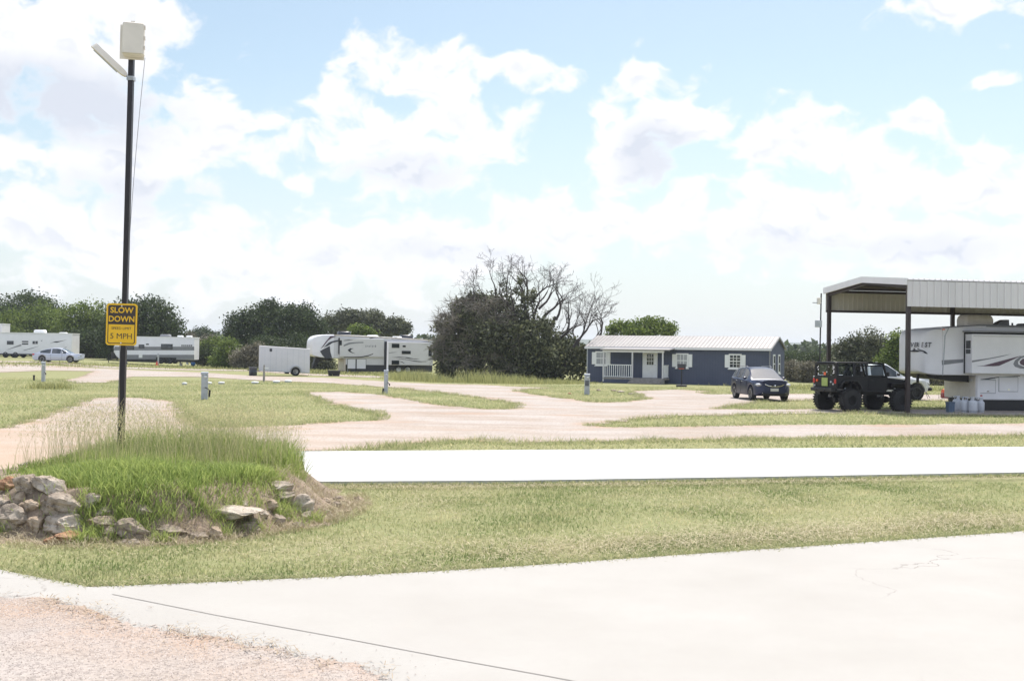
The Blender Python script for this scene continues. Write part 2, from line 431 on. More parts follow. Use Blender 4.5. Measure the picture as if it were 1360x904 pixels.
# ------------------------------------------------------------------ terrain sheet
def axis(lo, hi, fine0, fine1, step, far_n):
    f = np.arange(fine0, fine1 + step * .5, step)
    l = fine0 - np.geomspace(step, fine0 - lo, far_n)[::-1]; r = fine1 + np.geomspace(step, hi - fine1, far_n)
    return np.concatenate([l, f, r])
xs = axis(-4000, 4000, -90, 60, 1.5, 22); ys = axis(-1500, 5000, -12, 180, 1.5, 24)
XX, YY = np.meshgrid(xs, ys); ZZ = terr(XX, YY)
V = np.stack([XX, YY, ZZ], -1).reshape(-1, 3); nx, ny = len(xs), len(ys)
ii = np.arange(nx * ny).reshape(ny, nx)
F = np.stack([ii[:-1, :-1], ii[:-1, 1:], ii[1:, 1:], ii[1:, :-1]], -1).reshape(-1, 4)
tag(np_mesh('ground', V, F, M['ground'], smooth=True), 'mown yellow green meadow grass between the gravel drives', kind='structure')

def sdf(poly, P):
    poly = np.asarray(poly, float); A = poly; B = np.roll(poly, -1, 0)
    d = np.full(len(P), 1e9); ins = np.zeros(len(P), bool)
    for a, b in zip(A, B):
        e = b - a; wv = P - a; tt = np.clip((wv @ e) / max(e @ e, 1e-12), 0, 1)
        dd = np.hypot(*(wv - tt[:, None] * e).T); d = np.minimum(d, dd)
        c = (a[1] > P[:, 1]) != (b[1] > P[:, 1])
        with np.errstate(divide='ignore', invalid='ignore'):
            xi = (b[0] - a[0]) * (P[:, 1] - a[1]) / (b[1] - a[1] + 1e-30) + a[0]
        ins ^= c & (P[:, 0] < xi)
    return np.where(ins, d, -d)
def gp(pts): return [tuple(G(x, y))[:2] for x, y in pts]
def densify(pts, n=3): return pts

MAIN = gp([(-200, 690), (0, 652), (60, 640), (150, 622), (280, 602), (390, 600.8), (440, 599), (520, 596.5), (547, 590), (580, 587), (615, 585), (650, 586), (680, 588.2), (770, 587), (855, 586), (1020, 583), (1120, 582), (1360, 579.5), (1480, 578.5),
 (1480, 526.5), (1360, 525), (1044, 523), (1000, 523), (975, 523), (940, 519.5), (897, 517.5), (855, 518.7), (835, 520), (800, 517.5), (750, 515.5), (680, 513.5), (640, 511), (577, 510), (515, 507), (440, 502), (340, 499.5), (265, 494.5), (160, 490.5), (62, 485), (0, 483), (-150, 480),
 (-150, 498), (0, 494.5), (62, 492), (125, 493), (110, 500), (82, 506.5), (100, 509), (150, 508), (165, 503), (175, 500), (265, 500.5), (340, 505), (440, 509), (515, 515), (577, 520.5), (640, 529), (680, 535), (689, 539), (680, 543),
 (667, 543.8), (640, 543.5), (575, 537), (545, 531), (505, 524), (450, 520.5), (400, 521), (425, 530), (440, 537), (470, 544), (500, 549), (508, 553), (500, 558.5), (440, 561), (370, 566), (320, 567.5), (275, 568), (252, 558), (240, 547), (234, 534), (190, 529), (150, 527.5), (110, 531), (95, 540), (50, 555), (10, 568), (-60, 580), (-200, 600)])
ISL = [gp(p) for p in (
 [(787, 565.5), (810, 561), (880, 554), (930, 552), (1020, 550.5), (1100, 549), (1200, 550), (1360, 553), (1480, 554), (1480, 562), (1195, 564), (1020, 564.8), (900, 567), (830, 567.8), (797, 567.5)],
 [(950, 543.5), (992, 536), (1020, 533.5), (1082, 531.5), (1180, 532), (1360, 533), (1480, 533), (1480, 545), (1255, 543.8), (1080, 543.5), (1020, 544)],
 [(690, 520), (700, 517), (745, 514.5), (790, 515), (835, 518), (842, 523), (858, 529.5), (830, 534), (790, 535), (765, 531), (740, 528), (710, 524)],
 [(930, 521.5), (972, 518.5), (978, 523.5), (945, 524)])]
def sheet(name, x0, x1, y0, y1, step, fn, m, lift, lab, minsd=-1.2):
    xs = np.arange(x0, x1, step); ys = np.arange(y0, y1, step)
    XX, YY = np.meshgrid(xs, ys); P = np.stack([XX.ravel(), YY.ravel()], 1)
    sd = fn(P)
    V = np.column_stack([P, terr(P[:, 0], P[:, 1]) + lift]); nx, ny = len(xs), len(ys)
    ii = np.arange(nx * ny).reshape(ny, nx)
    F = np.stack([ii[:-1, :-1], ii[:-1, 1:], ii[1:, 1:], ii[1:, :-1]], -1).reshape(-1, 4)
    F = F[(sd[F] > minsd).any(1)]
    used = np.unique(F); mp = np.full(len(V), -1); mp[used] = np.arange(len(used))
    return tag(np_mesh(name, V[used], mp[F], m, attrs={'sd': sd[used]}, smooth=True), lab, kind='structure')
def f_main(P):
    s = sdf(MAIN, P)
    for q in ISL: s = np.minimum(s, -sdf(q, P))
    # the pad area keeps fairly crisp edges when near, softer far away
    return s
PADEDGE = [(-320, 712), (-150, 738), (0, 762), (60, 774), (120, 785.5), (300, 778), (430, 772), (560, 765), (700, 756.5), (850, 745.5), (1100, 728), (1360, 709.5), (1560, 694), (1900, 668)]
STRIP_FAR = [(283, 604.2), (400, 603.6), (1360, 597), (1700, 593.5)]
STRIP_NEAR = [(1700, 626), (1360, 632), (1000, 638.5), (700, 643.3), (395, 645.5), (283, 648)]
STRIP = gp(STRIP_FAR + STRIP_NEAR)
PAD = gp(PADEDGE) + [(40, 20), (40, -6), (-9, -6), (-12, 9)]
GNEAR = gp([(-400, 800), (-150, 792), (0, 798), (60, 806), (100, 812), (130, 822), (160, 835), (230, 845), (300, 857), (370, 872), (440, 886), (510, 903)]) + [(-1.0, 5.6), (-2, 2), (-12, 2)]
sheet('gravel_drive', -75, 50, 17.5, 135, .35, f_main, M['gravel'], .02, 'pale pink gravel drive with worn red clay edges')
def f_far(P): return np.minimum(sdf(gp([(-60, 479.5), (60, 480), (140, 486.5), (330, 491), (412, 496.6), (520, 500), (520, 502), (412, 498.6), (330, 492.8), (140, 488.6), (60, 482), (-60, 481)]), P), 3)
sheet('far_track', -95, 5, 85, 150, .5, f_far, M['gravel'], .02, 'thin pale track behind the gravel drive')
def slab(name, poly, z0, z1, lab, m='concrete'):
    mb = MB().prism_z(poly, z0, z1); return tag(mb.build(name, M[m]), lab, kind='structure')
def subdiv_poly(poly): return poly
strip = slab('concrete_strip', STRIP, -.05, .075, 'long white concrete strip crossing the lawn', 'concrete_new')
pad = slab('concrete_pad', PAD, -.05, .045, 'wide white concrete driveway in the foreground')
sheet('gravel_path', -10, .5, 2.2, 12.5, .12, lambda P: sdf(GNEAR, P), M['gravel_near'], .052, 'loose pink gravel lying over the edge of the driveway', -.5)
def strip_line(pts, wd, z, name, parent):
    mb = MB()
    for (a, b) in zip(pts, pts[1:]):
        a, b = Vector(a), Vector(b); n = (b - a).normalized(); n = Vector((-n.y, n.x)) * wd / 2
        mb.add([(a.x-n.x, a.y-n.y, z), (b.x-n.x, b.y-n.y, z), (b.x+n.x, b.y+n.y, z), (a.x+n.x, a.y+n.y, z)], [(0, 1, 2, 3)])
    return mb.build(name, M['joint'], parent, fixn=False)
def G2(px, py, dz): 
    r = ray(px, py); k = (HC - dz) / -r.z; return (r.x * k, r.y * k)
strip_line([G2(*p, .05) for p in ((149, 788), (288, 816), (448, 845), (607, 875), (730, 897), (900, 930))], .011, .049, 'joint', pad)
# bed earth
xs = np.arange(-8, -1.4, .07); ys = np.arange(11.8, 19.6, .07); XX, YY = np.meshgrid(xs, ys)
ZZ = mnd(XX, YY) + .03 * sstep(mnd(XX, YY) / .1) * (np.sin(XX * 9 + 2 * np.sin(YY * 5)) * np.cos(YY * 8 + XX * 3)) * .8 + .012
rr = np.sqrt(((XX - MC[0]) / MR[0]) ** 2 + ((YY - MC[1]) / MR[1]) ** 2)
ang = np.arctan2(YY - MC[1], XX - MC[0]); drop = sstep((rr - 1.0 - .05 * np.sin(9 * ang) - .04 * np.sin(23 * ang + 2) - .03 * np.sin(XX * 13) * np.cos(YY * 11)) / .12)
V = np.stack([XX, YY, np.maximum(ZZ, .005) - .04 * drop], -1).reshape(-1, 3); ny, nx = XX.shape
ii = np.arange(nx * ny).reshape(ny, nx); F = np.stack([ii[:-1, :-1], ii[:-1, 1:], ii[1:, 1:], ii[1:, :-1]], -1).reshape(-1, 4)
ang = np.arctan2(YY - MC[1], XX - MC[0]); keep = (rr < 1.2).ravel()
F = F[keep[F].all(1)]
tag(np_mesh('bed_soil', V, F, M['earth'], smooth=True), 'low mound of brown earth inside the ring of stones', kind='structure')
# ------------------------------------------------------------------ grass
M['lawn'] = leafmat('lawn_blades', (.15, .22, .065), (.68, .61, .37), .5)
M['tallgrass'] = leafmat('tall_grass', (.14, .22, .05), (.46, .52, .17), .5)
M['stalk'] = leafmat('seed_stalks', (.20, .27, .09), (.60, .52, .32), .5)
M['straw'] = leafmat('straw', (.36, .30, .18), (.52, .45, .30), .2)
def blades(name, X, Y, Zb, H, Wd, lean, m, tone, seg=2, lab=None, cat=None, parent=None, kind='stuff', curl=1.0):
    n = len(X); a = rng.uniform(0, 2 * np.pi, n); b = rng.uniform(0, 2 * np.pi, n)
    dx, dy = np.cos(a) * Wd / 2, np.sin(a) * Wd / 2
    lx, ly = np.cos(b) * lean, np.sin(b) * lean
    V = np.zeros((n, 2 * seg + 1, 3)); 
    for s in range(seg):
        f = s / seg; wf = 1 - .55 * f
        cx = X + lx * f ** 1.8; cy = Y + ly * f ** 1.8; cz = Zb + H * f
        V[:, 2*s] = np.stack([cx - dx * wf, cy - dy * wf, cz], 1); V[:, 2*s+1] = np.stack([cx + dx * wf, cy + dy * wf, cz], 1)
    V[:, 2*seg] = np.stack([X + lx, Y + ly, Zb + H * (1 - .25 * curl * np.minimum(lean / np.maximum(H, 1e-3), 1))], 1)
    base = (np.arange(n) * (2 * seg + 1))[:, None]
    T = []
    for s in range(seg - 1): T += [[2*s, 2*s+1, 2*s+3], [2*s, 2*s+3, 2*s+2]]
    T += [[2*seg-2, 2*seg-1, 2*seg]]
    T = np.array(T); F = (base[:, None, :] + T[None]).reshape(-1, 3)
    o = np_mesh(name, V.reshape(-1, 3), F, m, tone=np.repeat(tone, len(T)), parent=parent)
    return tag(o, lab, cat, kind=kind)
def vnoise(x, y, s, seed=0):
    r = np.random.default_rng(seed); v = 0
    for k in range(6):
        a = r.uniform(0, 6.28); f = s * r.uniform(.6, 1.7); v = v + np.sin((x * np.cos(a) + y * np.sin(a)) * f + r.uniform(0, 6.28) + 1.3 * np.sin((x*np.sin(a) - y*np.cos(a)) * f * .7))
    return v / 6
def clear(P, m=0.0):            # true where lawn may grow
    ok = (sdf(STRIP, P) < -m) & (sdf(PAD, P) < -m) & (f_main(P) + .25 * vnoise(P[:, 0], P[:, 1], 5, 3) < 0)
    r = np.sqrt(((P[:, 0] - MC[0]) / MR[0]) ** 2 + ((P[:, 1] - MC[1]) / MR[1]) ** 2)
    return ok & (r > 1.05 + .06 * vnoise(P[:, 0], P[:, 1], 6, 31))
def fan(n, y0, y1, side=1.12, p=1.0):
    y = y0 + (y1 - y0) * rng.random(n) ** p; x = rng.uniform(-1, 1, n) * (.46 * y * side) ; return np.column_stack([x, y])
P = fan(305000, 8.6, 20, 1.5, p=.9); P = P[clear(P)]
d = P[:, 1]; pn = vnoise(P[:, 0], P[:, 1], 1.6, 5); pn2 = vnoise(P[:, 0], P[:, 1], 5, 8)
keep = rng.random(len(P)) < .55 + .55 * pn; P, pn, pn2 = P[keep], pn[keep], pn2[keep]
h = (.024 + .03 * rng.random(len(P))) * (1 + .55 * pn2 + .4 * np.maximum(pn, 0))
blades('lawn_grass', P[:, 0], P[:, 1], np.zeros(len(P)), h, .008 + .004 * rng.random(len(P)), h * rng.uniform(.2, 1.1, len(P)), M['lawn'],
       np.clip(.42 - .42 * pn + .34 * pn2 + rng.normal(0, .17, len(P)), 0, 1), 2, 'short mown lawn grass between the concrete driveway and the concrete strip', 'grass')
P = fan(230000, 23, 75, 1.3, p=.8); P = P[clear(P)]
pn = vnoise(P[:, 0], P[:, 1], .7, 5)
h = .05 + .05 * rng.random(len(P))
blades('meadow_grass', P[:, 0], P[:, 1], terr(P[:, 0], P[:, 1]), h, .022 + .014 * rng.random(len(P)), h * .7, M['lawn'],
       np.clip(.5 + .35 * pn + rng.normal(0, .17, len(P)), 0, 1), 1, 'short meadow grass on the islands between the gravel drives', 'grass')
# taller fringe of grass along the near edge of the gravel, and along the concrete
E = gp([(440, 600.5), (520, 598.5), (547, 592), (615, 587), (680, 590), (770, 588.5), (855, 587.5), (1020, 584.5), (1360, 581)])
def along(poly, n, sd):
    poly = np.array(poly); L = np.hypot(*np.diff(poly, axis=0).T); c = np.concatenate([[0], np.cumsum(L)]); s = rng.random(n) * c[-1]
    x = np.interp(s, c, poly[:, 0]); y = np.interp(s, c, poly[:, 1]); return np.column_stack([x + rng.normal(0, sd, n), y + rng.normal(0, sd, n)])
P1_ = along(E, 9000, .25); P2_ = along(gp(PADEDGE[2:12]), 9000, .06) + np.array([0, .05]); P3_ = along(gp(STRIP_NEAR[1:5]), 6000, .07) - np.array([0, .08])
P = np.vstack([P1_, P2_, P3_]); P = P[(sdf(STRIP, P) < 0)]
h = .05 + .06 * rng.random(len(P)); 
blades('edge_grass', P[:, 0], P[:, 1], np.zeros(len(P)), h, .009 + .006 * rng.random(len(P)), h * rng.uniform(.4, 1.3, len(P)), M['lawn'], np.clip(rng.normal(.45, .22, len(P)), 0, 1), 2,
       'uncut grass fringe hanging over the concrete and gravel edges', 'grass')
# dry clippings lying on the lawn
def lying(name, P, L, m, lab, z=.03, wd=.005):
    n = len(P); a = rng.uniform(0, 2*np.pi, n); c, s = np.cos(a), np.sin(a); l = L * rng.uniform(.5, 1.5, n)
    zz = z + rng.uniform(0, .03, n); z2 = z + rng.uniform(0, .035, n)
    x, y = P.T; V = np.stack([np.stack([x - s*wd/2, y + c*wd/2, zz], 1), np.stack([x + s*wd/2, y - c*wd/2, zz], 1), np.stack([x + c*l + s*wd/2, y + s*l - c*wd/2, z2], 1), np.stack([x + c*l - s*wd/2, y + s*l + c*wd/2, z2], 1)], 1)
    return tag(np_mesh(name, V.reshape(-1, 3), np.arange(4*n).reshape(-1, 4), m, tone=rng.random(n)), lab, 'grass', kind='stuff')
Pa = fan(30000, 9, 19.5); Pa = Pa[clear(Pa) & (vnoise(Pa[:, 0], Pa[:, 1], 1.2, 11) + .5 * rng.random(len(Pa)) > .3)]
a0 = np.array([G(700, 735)[:2], G(1360, 690)[:2]]); tt = rng.random(9000); Pb = a0[0] + (a0[1] - a0[0]) * tt[:, None] + np.column_stack([rng.normal(0, .5, 9000), rng.normal(0, .42, 9000)]); Pb = Pb[clear(Pb)]
Pc = along(gp([(395, 650), (700, 647.5), (1000, 643), (1360, 636.5)]), 5000, .13); Pc = Pc[clear(Pc)]
Pd = along(gp([(300, 781), (120, 787), (450, 773), (650, 760)])[::1], 1200, .2); Pd = Pd[clear(Pd)]
lying('dry_clippings', np.vstack([Pa, Pb, Pc, Pd]), .075, M['straw'], 'dry straw clippings scattered over the mown lawn')

Pe = along(gp([(0, 800), (60, 808), (100, 814), (130, 824), (160, 837), (230, 847), (300, 859), (370, 874), (440, 888), (510, 905)]), 900, .12)
Pe = Pe[vnoise(Pe[:, 0], Pe[:, 1], 3, 41) > -.25]
M['deadgrass'] = leafmat('dead_grass', (.20, .14, .09), (.46, .37, .25), .1)
lying('dead_grass', Pe, .05, M['deadgrass'], 'brown dead grass and litter where gravel meets the driveway', .058)
# tall grass on the stone bed
def bed_points(n, rmax, cx=0, cy=0, sx=1, sy=1):
    a = rng.uniform(0, 2*np.pi, n); r = np.sqrt(rng.random(n)) * rmax
    return np.column_stack([MC[0] + cx + np.cos(a) * r * MR[0] * sx, MC[1] + cy + np.sin(a) * r * MR[1] * sy])
P = np.vstack([bed_points(34000, .92), bed_points(52000, .99)]); P = P[(np.arange(len(P)) < 34000) | (P[:, 1] < MC[1] - .7)]; P[:, 0] = MC[0] + .0 + (P[:, 0] - MC[0]) * .82; q_ = np.hypot((P[:, 0] - MC[0]) / MR[0], (P[:, 1] - MC[1]) / MR[1]); P = P[rng.random(len(P)) > .93 * sstep((P[:, 0] + 4.0) / 1.1) * sstep((15.6 - P[:, 1]) / .6) * sstep((q_ - .68) / .16)]; q_ = np.hypot((P[:, 0] - MC[0]) / MR[0], (P[:, 1] - MC[1]) / MR[1]); P = P[rng.random(len(P)) > .95 * sstep((-4.6 - P[:, 0]) / .5) * sstep((15.3 - P[:, 1]) / .8) * sstep((q_ - .70) / .10)]; x, y = P.T
back = sstep((y - MC[1] - .3) / 1.3); clump = vnoise(x, y, 3.5, 21)
keep = rng.random(len(P)) < .62 + .7 * clump; P = P[keep]; x, y = P.T; back = back[keep]; clump = clump[keep]
big_ = vnoise(x, y, 1.9, 77)
qq = np.hypot((x - MC[0]) / MR[0], (y - MC[1]) / MR[1]); tap = 1 - .55 * sstep((qq - .45) / .45) * sstep((y - 14.2) / 1.0)
h = tap * (1 + .45 * big_) * (.16 + .24 * back + .14 * sstep((x + 3.9) / .8) * sstep((y - 15.3) / .7)) * (1 + .35 * clump) * rng.uniform(.4, 1.6, len(P))
blades('bed_grass', x, y, mnd(x, y), h, .007 + .006 * rng.random(len(P)), h * rng.uniform(.15, .9, len(P)), M['tallgrass'],
       np.clip(.5 + .25 * clump - .15 * back + rng.normal(0, .2, len(P)), 0, 1), 4, 'lush green grass growing thick inside the ring of stones', 'grass')
P = np.vstack([bed_points(2100, .85, -.05, .7, .82, .8), bed_points(450, .34, .95, .5), bed_points(300, .28, -1.5, .3)]); x, y = P.T
h = (1 - .5 * sstep((np.hypot((x - MC[0]) / MR[0], (y - MC[1]) / MR[1]) - .4) / .5)) * rng.uniform(.35, 1.12, len(P)) * (.85 + .45 * vnoise(x, y, 2.2, 9)); ln = h * rng.uniform(.08, .4, len(P))
blades('bed_stalks', x, y, mnd(x, y), h, np.full(len(P), .004), ln, M['stalk'], np.clip(rng.normal(.5, .25, len(P)), 0, 1), 4, 'tall tan seed stalks rising above the green grass of the stone bed', 'grass')
# feathery seed heads: short sideways spikelets near the tips
P = P[rng.random(len(P)) < .55]; n = len(P); reps = 9
x = np.repeat(P[:, 0], reps) + rng.normal(0, .07, n*reps); y = np.repeat(P[:, 1], reps) + rng.normal(0, .07, n*reps)
hh = np.repeat(rng.uniform(.55, .95, n), reps) - np.tile(np.linspace(0, .2, reps), n)
blades('seed_heads', x, y, mnd(x, y) + hh - .03, np.full(n*reps, .035), np.full(n*reps, .007), np.full(n*reps, .02), M['stalk'], np.clip(rng.normal(.75, .2, n*reps), 0, 1), 1, 'fine tan seed heads of the tall grass on the stone bed', 'grass')
# dry thatch on the front and right flank of the bed
a = rng.uniform(-2.9, .5, 5200); r = rng.uniform(.93, 1.14, 5200); P = np.column_stack([MC[0] + np.cos(a) * r * MR[0], MC[1] + np.sin(a) * r * MR[1]])
hm = mnd(P[:, 0], P[:, 1]); h = rng.uniform(.03, .13, len(P))
blades('dry_thatch', P[:, 0], P[:, 1], hm, h, np.full(len(P), .006), h * rng.uniform(.6, 2.0, len(P)), M['straw'], rng.random(len(P)), 3, 'dry straw coloured thatch at the foot of the stones', 'grass')
a = rng.uniform(-1.3, .4, 5200); r = rng.uniform(.62, 1.1, 5200); P = np.column_stack([MC[0] + np.cos(a) * r * MR[0], MC[1] + np.sin(a) * r * MR[1]])
P = P[vnoise(P[:, 0], P[:, 1], 5, 61) > -.1]; h = rng.uniform(.04, .16, len(P))
blades('dry_thatch', P[:, 0], P[:, 1], mnd(P[:, 0], P[:, 1]), h, np.full(len(P), .006), h * rng.uniform(.6, 2.2, len(P)), M['straw'], rng.random(len(P)), 3, 'bleached dry grass hanging over the rubble at the right end of the bed', 'grass')
# tufts spilling between the stones
cs = rng.uniform(-2.8, -.5, 46); cs[:34] = rng.uniform(-1.75, -.4, 34); cr = rng.uniform(.82, 1.03, 46); idx = np.repeat(np.arange(46), 60)
P = np.column_stack([MC[0] + np.cos(cs[idx]) * cr[idx] * MR[0] + rng.normal(0, .05, len(idx)), MC[1] + np.sin(cs[idx]) * cr[idx] * MR[1] + rng.normal(0, .04, len(idx))])
h = rng.uniform(.06, .26, len(P)); blades('stone_tufts', P[:, 0], P[:, 1], mnd(P[:, 0], P[:, 1]) - .01, h, np.full(len(P), .007), h * rng.uniform(.3, 1.3, len(P)), M['tallgrass'], np.clip(rng.normal(.6, .25, len(P)), 0, 1), 3, 'green grass tufts spilling out between the stones of the bed', 'grass')
# ragged weeds where the gravel ends
P = fan(900000, 19.5, 70, p=.8); s_ = f_main(P); P = P[(np.abs(s_ + .0) < .30 + .3 * vnoise(P[:, 0], P[:, 1], 1.1, 95)) & (vnoise(P[:, 0], P[:, 1], 2.2, 91) + .6 * rng.random(len(P)) > .22)]
P = P[(sdf(STRIP, P) < -.05)]
h = rng.uniform(.05, .19, len(P)) * (1 + .8 * vnoise(P[:, 0], P[:, 1], 3, 92))
blades('verge_weeds', P[:, 0], P[:, 1], terr(P[:, 0], P[:, 1]), h, np.full(len(P), .016), h * .6, M['lawn'], np.clip(rng.normal(.4, .25, len(P)), 0, 1), 1, 'ragged weeds creeping over the edges of the gravel drives', 'weeds')
# pebbles on the near gravel
P = np.column_stack([rng.uniform(-6.6, .2, 110000), rng.uniform(5.2, 11.5, 110000)])
s_ = sdf(GNEAR, P); P = P[(s_ > -.12 + .22 * rng.random(len(P))) | ((s_ > -.5) & (rng.random(len(P)) < .012))]; n = len(P)
sz = rng.uniform(.003, .009, n); a = rng.uniform(0, 6.28, n)
offs = np.array([[1, 0, 0], [-.3, .9, 0], [-.8, -.6, 0], [.1, 0, .75]])
c, s = np.cos(a), np.sin(a)
V = np.stack([np.stack([P[:, 0] + sz * (c*o[0] - s*o[1]), P[:, 1] + sz * (s*o[0] + c*o[1]), np.full(n, .052) + sz * o[2]], 1) for o in offs], 1)
T = np.array([[0, 1, 3], [1, 2, 3], [2, 0, 3]]); F = ((np.arange(n) * 4)[:, None, None] + T[None]).reshape(-1, 3)
M['pebble'] = leafmat('pebbles', (.19, .16, .145), (.46, .41, .375), 0, .9)
tag(np_mesh('pebbles', V.reshape(-1, 3), F, M['pebble'], tone=np.repeat(rng.random(n), 3)), 'loose pinkish pebbles at the edge of the driveway', 'gravel', kind='stuff')

# ------------------------------------------------------------------ stones of the bed
def rockmat(name, c0, c1, c2):
    t = NT(name); a = t.noise(2.2, 6, .65); b = t.noise(13, 6, .7)
    col = t.ramp(a, [(.35, c0), (.5, c1), (.65, c2)])
    col = t.mix(t.ramp(b, [(.35, (.75, .75, .75)), (.5, (0, 0, 0))]), col, tuple(x * .45 for x in c0))
    t.l(col, t.b.inputs['Base Color']); t.b.inputs['Roughness'].default_value = .92; t.bump(b, .9, .04); return t.m
RM = {'grey': rockmat('grey_limestone', (.20, .155, .12), (.32, .26, .20), (.46, .39, .31)),
      'pale': rockmat('pale_limestone', (.28, .225, .17), (.43, .36, .285), (.58, .51, .42)),
      'tan': rockmat('tan_stone', (.30, .22, .15), (.40, .31, .22), (.50, .41, .31)),
      'rust': rockmat('rust_stone', (.24, .12, .06), (.38, .20, .11), (.46, .30, .19)),
      'dirt': rockmat('dirt_caked_stone', (.20, .16, .12), (.30, .24, .18), (.38, .31, .25))}
def rock(px, py, w, h, m, lab, tilt=0, dep=.8, group=None, seed=0, back=0.0):
    p = G(px, py + h * .30, mnd)
    d = p.y; k = d / FPX; W_, H_ = w * k * .54, h * k * .60
    zc = zat(px, py, d)
    r = random.Random(seed * 31 + int(px * 7 + py))
    bm = bmesh.new(); bmesh.ops.create_icosphere(bm, subdivisions=4, radius=1)
    ph = [r.uniform(0, 6.28) for _ in range(12)]
    planes = [(Vector((r.uniform(-1, 1), r.uniform(-1, 1), r.uniform(-.8, 1))).normalized(), r.uniform(.58, .9)) for _ in range(14)]
    for v in bm.verts:
        c = v.co.normalized(); q = 1.0
        for n_, dd in planes:
            dt = c.dot(n_)
            if dt > .05: q = min(q, dd / dt)
        q *= 1 + .05 * (1 if math.sin(9 * c.z + 2 * c.x + ph[7]) > 0 else -1) * (1 - abs(c.z))
        q *= 1 + .06 * math.sin(3.1*c.x + ph[0]) * math.sin(2.7*c.y + ph[1]) + .045 * math.sin(7*c.x + ph[2] + 2 * c.z) * math.sin(6*c.z + ph[3]) + .03 * math.sin(14*c.x + ph[4]) * math.sin(13*c.z + ph[5] + c.y * 4) + .015 * math.sin(31*c.z + ph[6] + 3 * c.x) + r.uniform(-.012, .012)
        v.co = c * q
    me = bpy.data.meshes.new('rock'); 
    S = Matrix.Diagonal((W_ * 1.18, max(W_ * dep, H_ * 1.1), H_ * 1.12, 1)); R_ = Matrix.Rotation(rad(-tilt), 4, 'Y') @ Matrix.Rotation(r.uniform(-.25, .25), 4, 'Z')
    bmesh.ops.transform(bm, matrix=R_ @ S, verts=bm.verts); bm.to_mesh(me); bm.free()
    me.materials.append(RM[m]); me.polygons.foreach_set('use_smooth', [True] * len(me.polygons))
    try: me.set_sharp_from_angle(angle=rad(28))
    except Exception: pass
    o = link(bpy.data.objects.new('rock', me)); o.location = (p.x, d + W_ * dep * .35 + back, zc)
    return tag(o, lab, 'rock', group or 'stones ringing the grass bed')
ROCKS = [
 (11, 644, 30, 17, 'rust', 'rusty orange flat stone at the left end of the stone ring', -6),
 (34, 645, 30, 32, 'grey', 'tall grey stone with a white top behind the small brown stone', 0),
 (65, 645, 44, 22, 'pale', 'pale slanting slab half covered by grass left of the pole', -28),
 (22, 664, 22, 18, 'tan', 'small rounded brown stone below the tall grey stone', 0),
 (17, 687, 42, 32, 'grey', 'large blotchy grey boulder at the lower left of the ring', 0),
 (2, 670, 22, 30, 'grey', 'grey stone at the very left edge of the photo', 20),
 (42, 673, 28, 18, 'tan', 'tan flat topped stone beside the long dark slab', -12),
 (82, 672, 60, 27, 'grey', 'long dark grey slab with a deep crack, on top of the pale block', -8),
 (120, 667, 30, 18, 'pale', 'pale stone touching the right end of the long dark slab', 10),
 (85, 698, 62, 26, 'pale', 'long pale block lying under the dark grey slab', -6),
 (48, 697, 22, 24, 'tan', 'brown rounded stone left of the long pale block', 0),
 (85, 716, 52, 16, 'rust', 'reddish low stone at the bottom under the long pale block', 0),
 (139, 695, 38, 16, 'tan', 'yellowish oblong stone with a smooth rounded front', -5),
 (137, 681, 22, 13, 'grey', 'small grey stone above the yellowish oblong stone', 0),
 (141, 708, 28, 13, 'tan', 'brown wedge stone tucked under the yellowish oblong stone', 15),
 (174, 704, 40, 24, 'dirt', 'earth caked stone right of the yellowish oblong stone', -8),
 (190, 678, 20, 12, 'grey', 'small grey stone in the front edge of the green grass', 0),
 (226, 706, 34, 16, 'dirt', 'dusty grey stone sunk in the dirt at the front middle', 0),
 (304, 681, 72, 15, 'pale', 'longest pale flat slab on the right front of the bed', 0),
 (369, 648, 34, 15, 'pale', 'pale tan stone at the top right end of the ring', 5),
 (376, 660, 26, 15, 'grey', 'grey stone just under the top right stone', 15),
 (400, 673, 28, 23, 'pale', 'rough pale stone outermost at the right end of the ring', 35),
 (407, 687, 13, 14, 'grey', 'small dark stone below the outermost right stone', 0),
 (349, 684, 12, 10, 'pale', 'little white stone right of the longest flat slab', 0),
 (335, 692, 12, 10, 'pale', 'little pale stone under the right tip of the longest flat slab', 0),
 (357, 672, 21, 12, 'tan', 'tan stone above the little white stone', 12),
 (331, 702, 24, 14, 'dirt', 'dirt covered stone below the longest flat slab', 0),
 (369, 692, 23, 15, 'dirt', 'dusty stone in the dry grass near the right end', 0),
 (286, 709, 16, 18, 'tan', 'upright tan stone at the front beneath the longest flat slab', 0),
 (323, 669, 13, 9, 'pale', 'tiny pale stone in the grass above the longest flat slab', 0),
 (33, 618, 13, 8, 'pale', 'small white stone showing at the far left back of the bed', 0),
 (262, 712, 20, 11, 'dirt', 'low dirt coloured stone left of the upright tan stone', 0),
 (108, 716, 30, 12, 'dirt', 'brown stone in shadow at the foot of the ring', 0),
]
r0 = random.Random(17)
for i in range(20):
    a = r0.uniform(-1.5, .25); q = r0.uniform(.86, 1.06); gx_, gy_ = MC[0] + math.cos(a) * q * MR[0], MC[1] + math.sin(a) * q * MR[1]
    hz_ = float(mnd(gx_, gy_)); px_ = 680 + gx_ / gy_ * FPX; py_ = 467 + (px_ - 680) * .014 + (HC - hz_) / gy_ * FPX
    s_ = r0.uniform(7, 15); ROCKS.append((px_, py_ - s_ * .2, s_, s_ * .62, r0.choice(['pale', 'tan', 'dirt', 'grey']), 'small rubble stone half sunk in the dirt along the right front of the bed', r0.uniform(-20, 20)))
for i, (px, py, w_, h_, m_, lab, tl) in enumerate(ROCKS): rock(px, py, w_, h_, m_, lab, tl, seed=i)
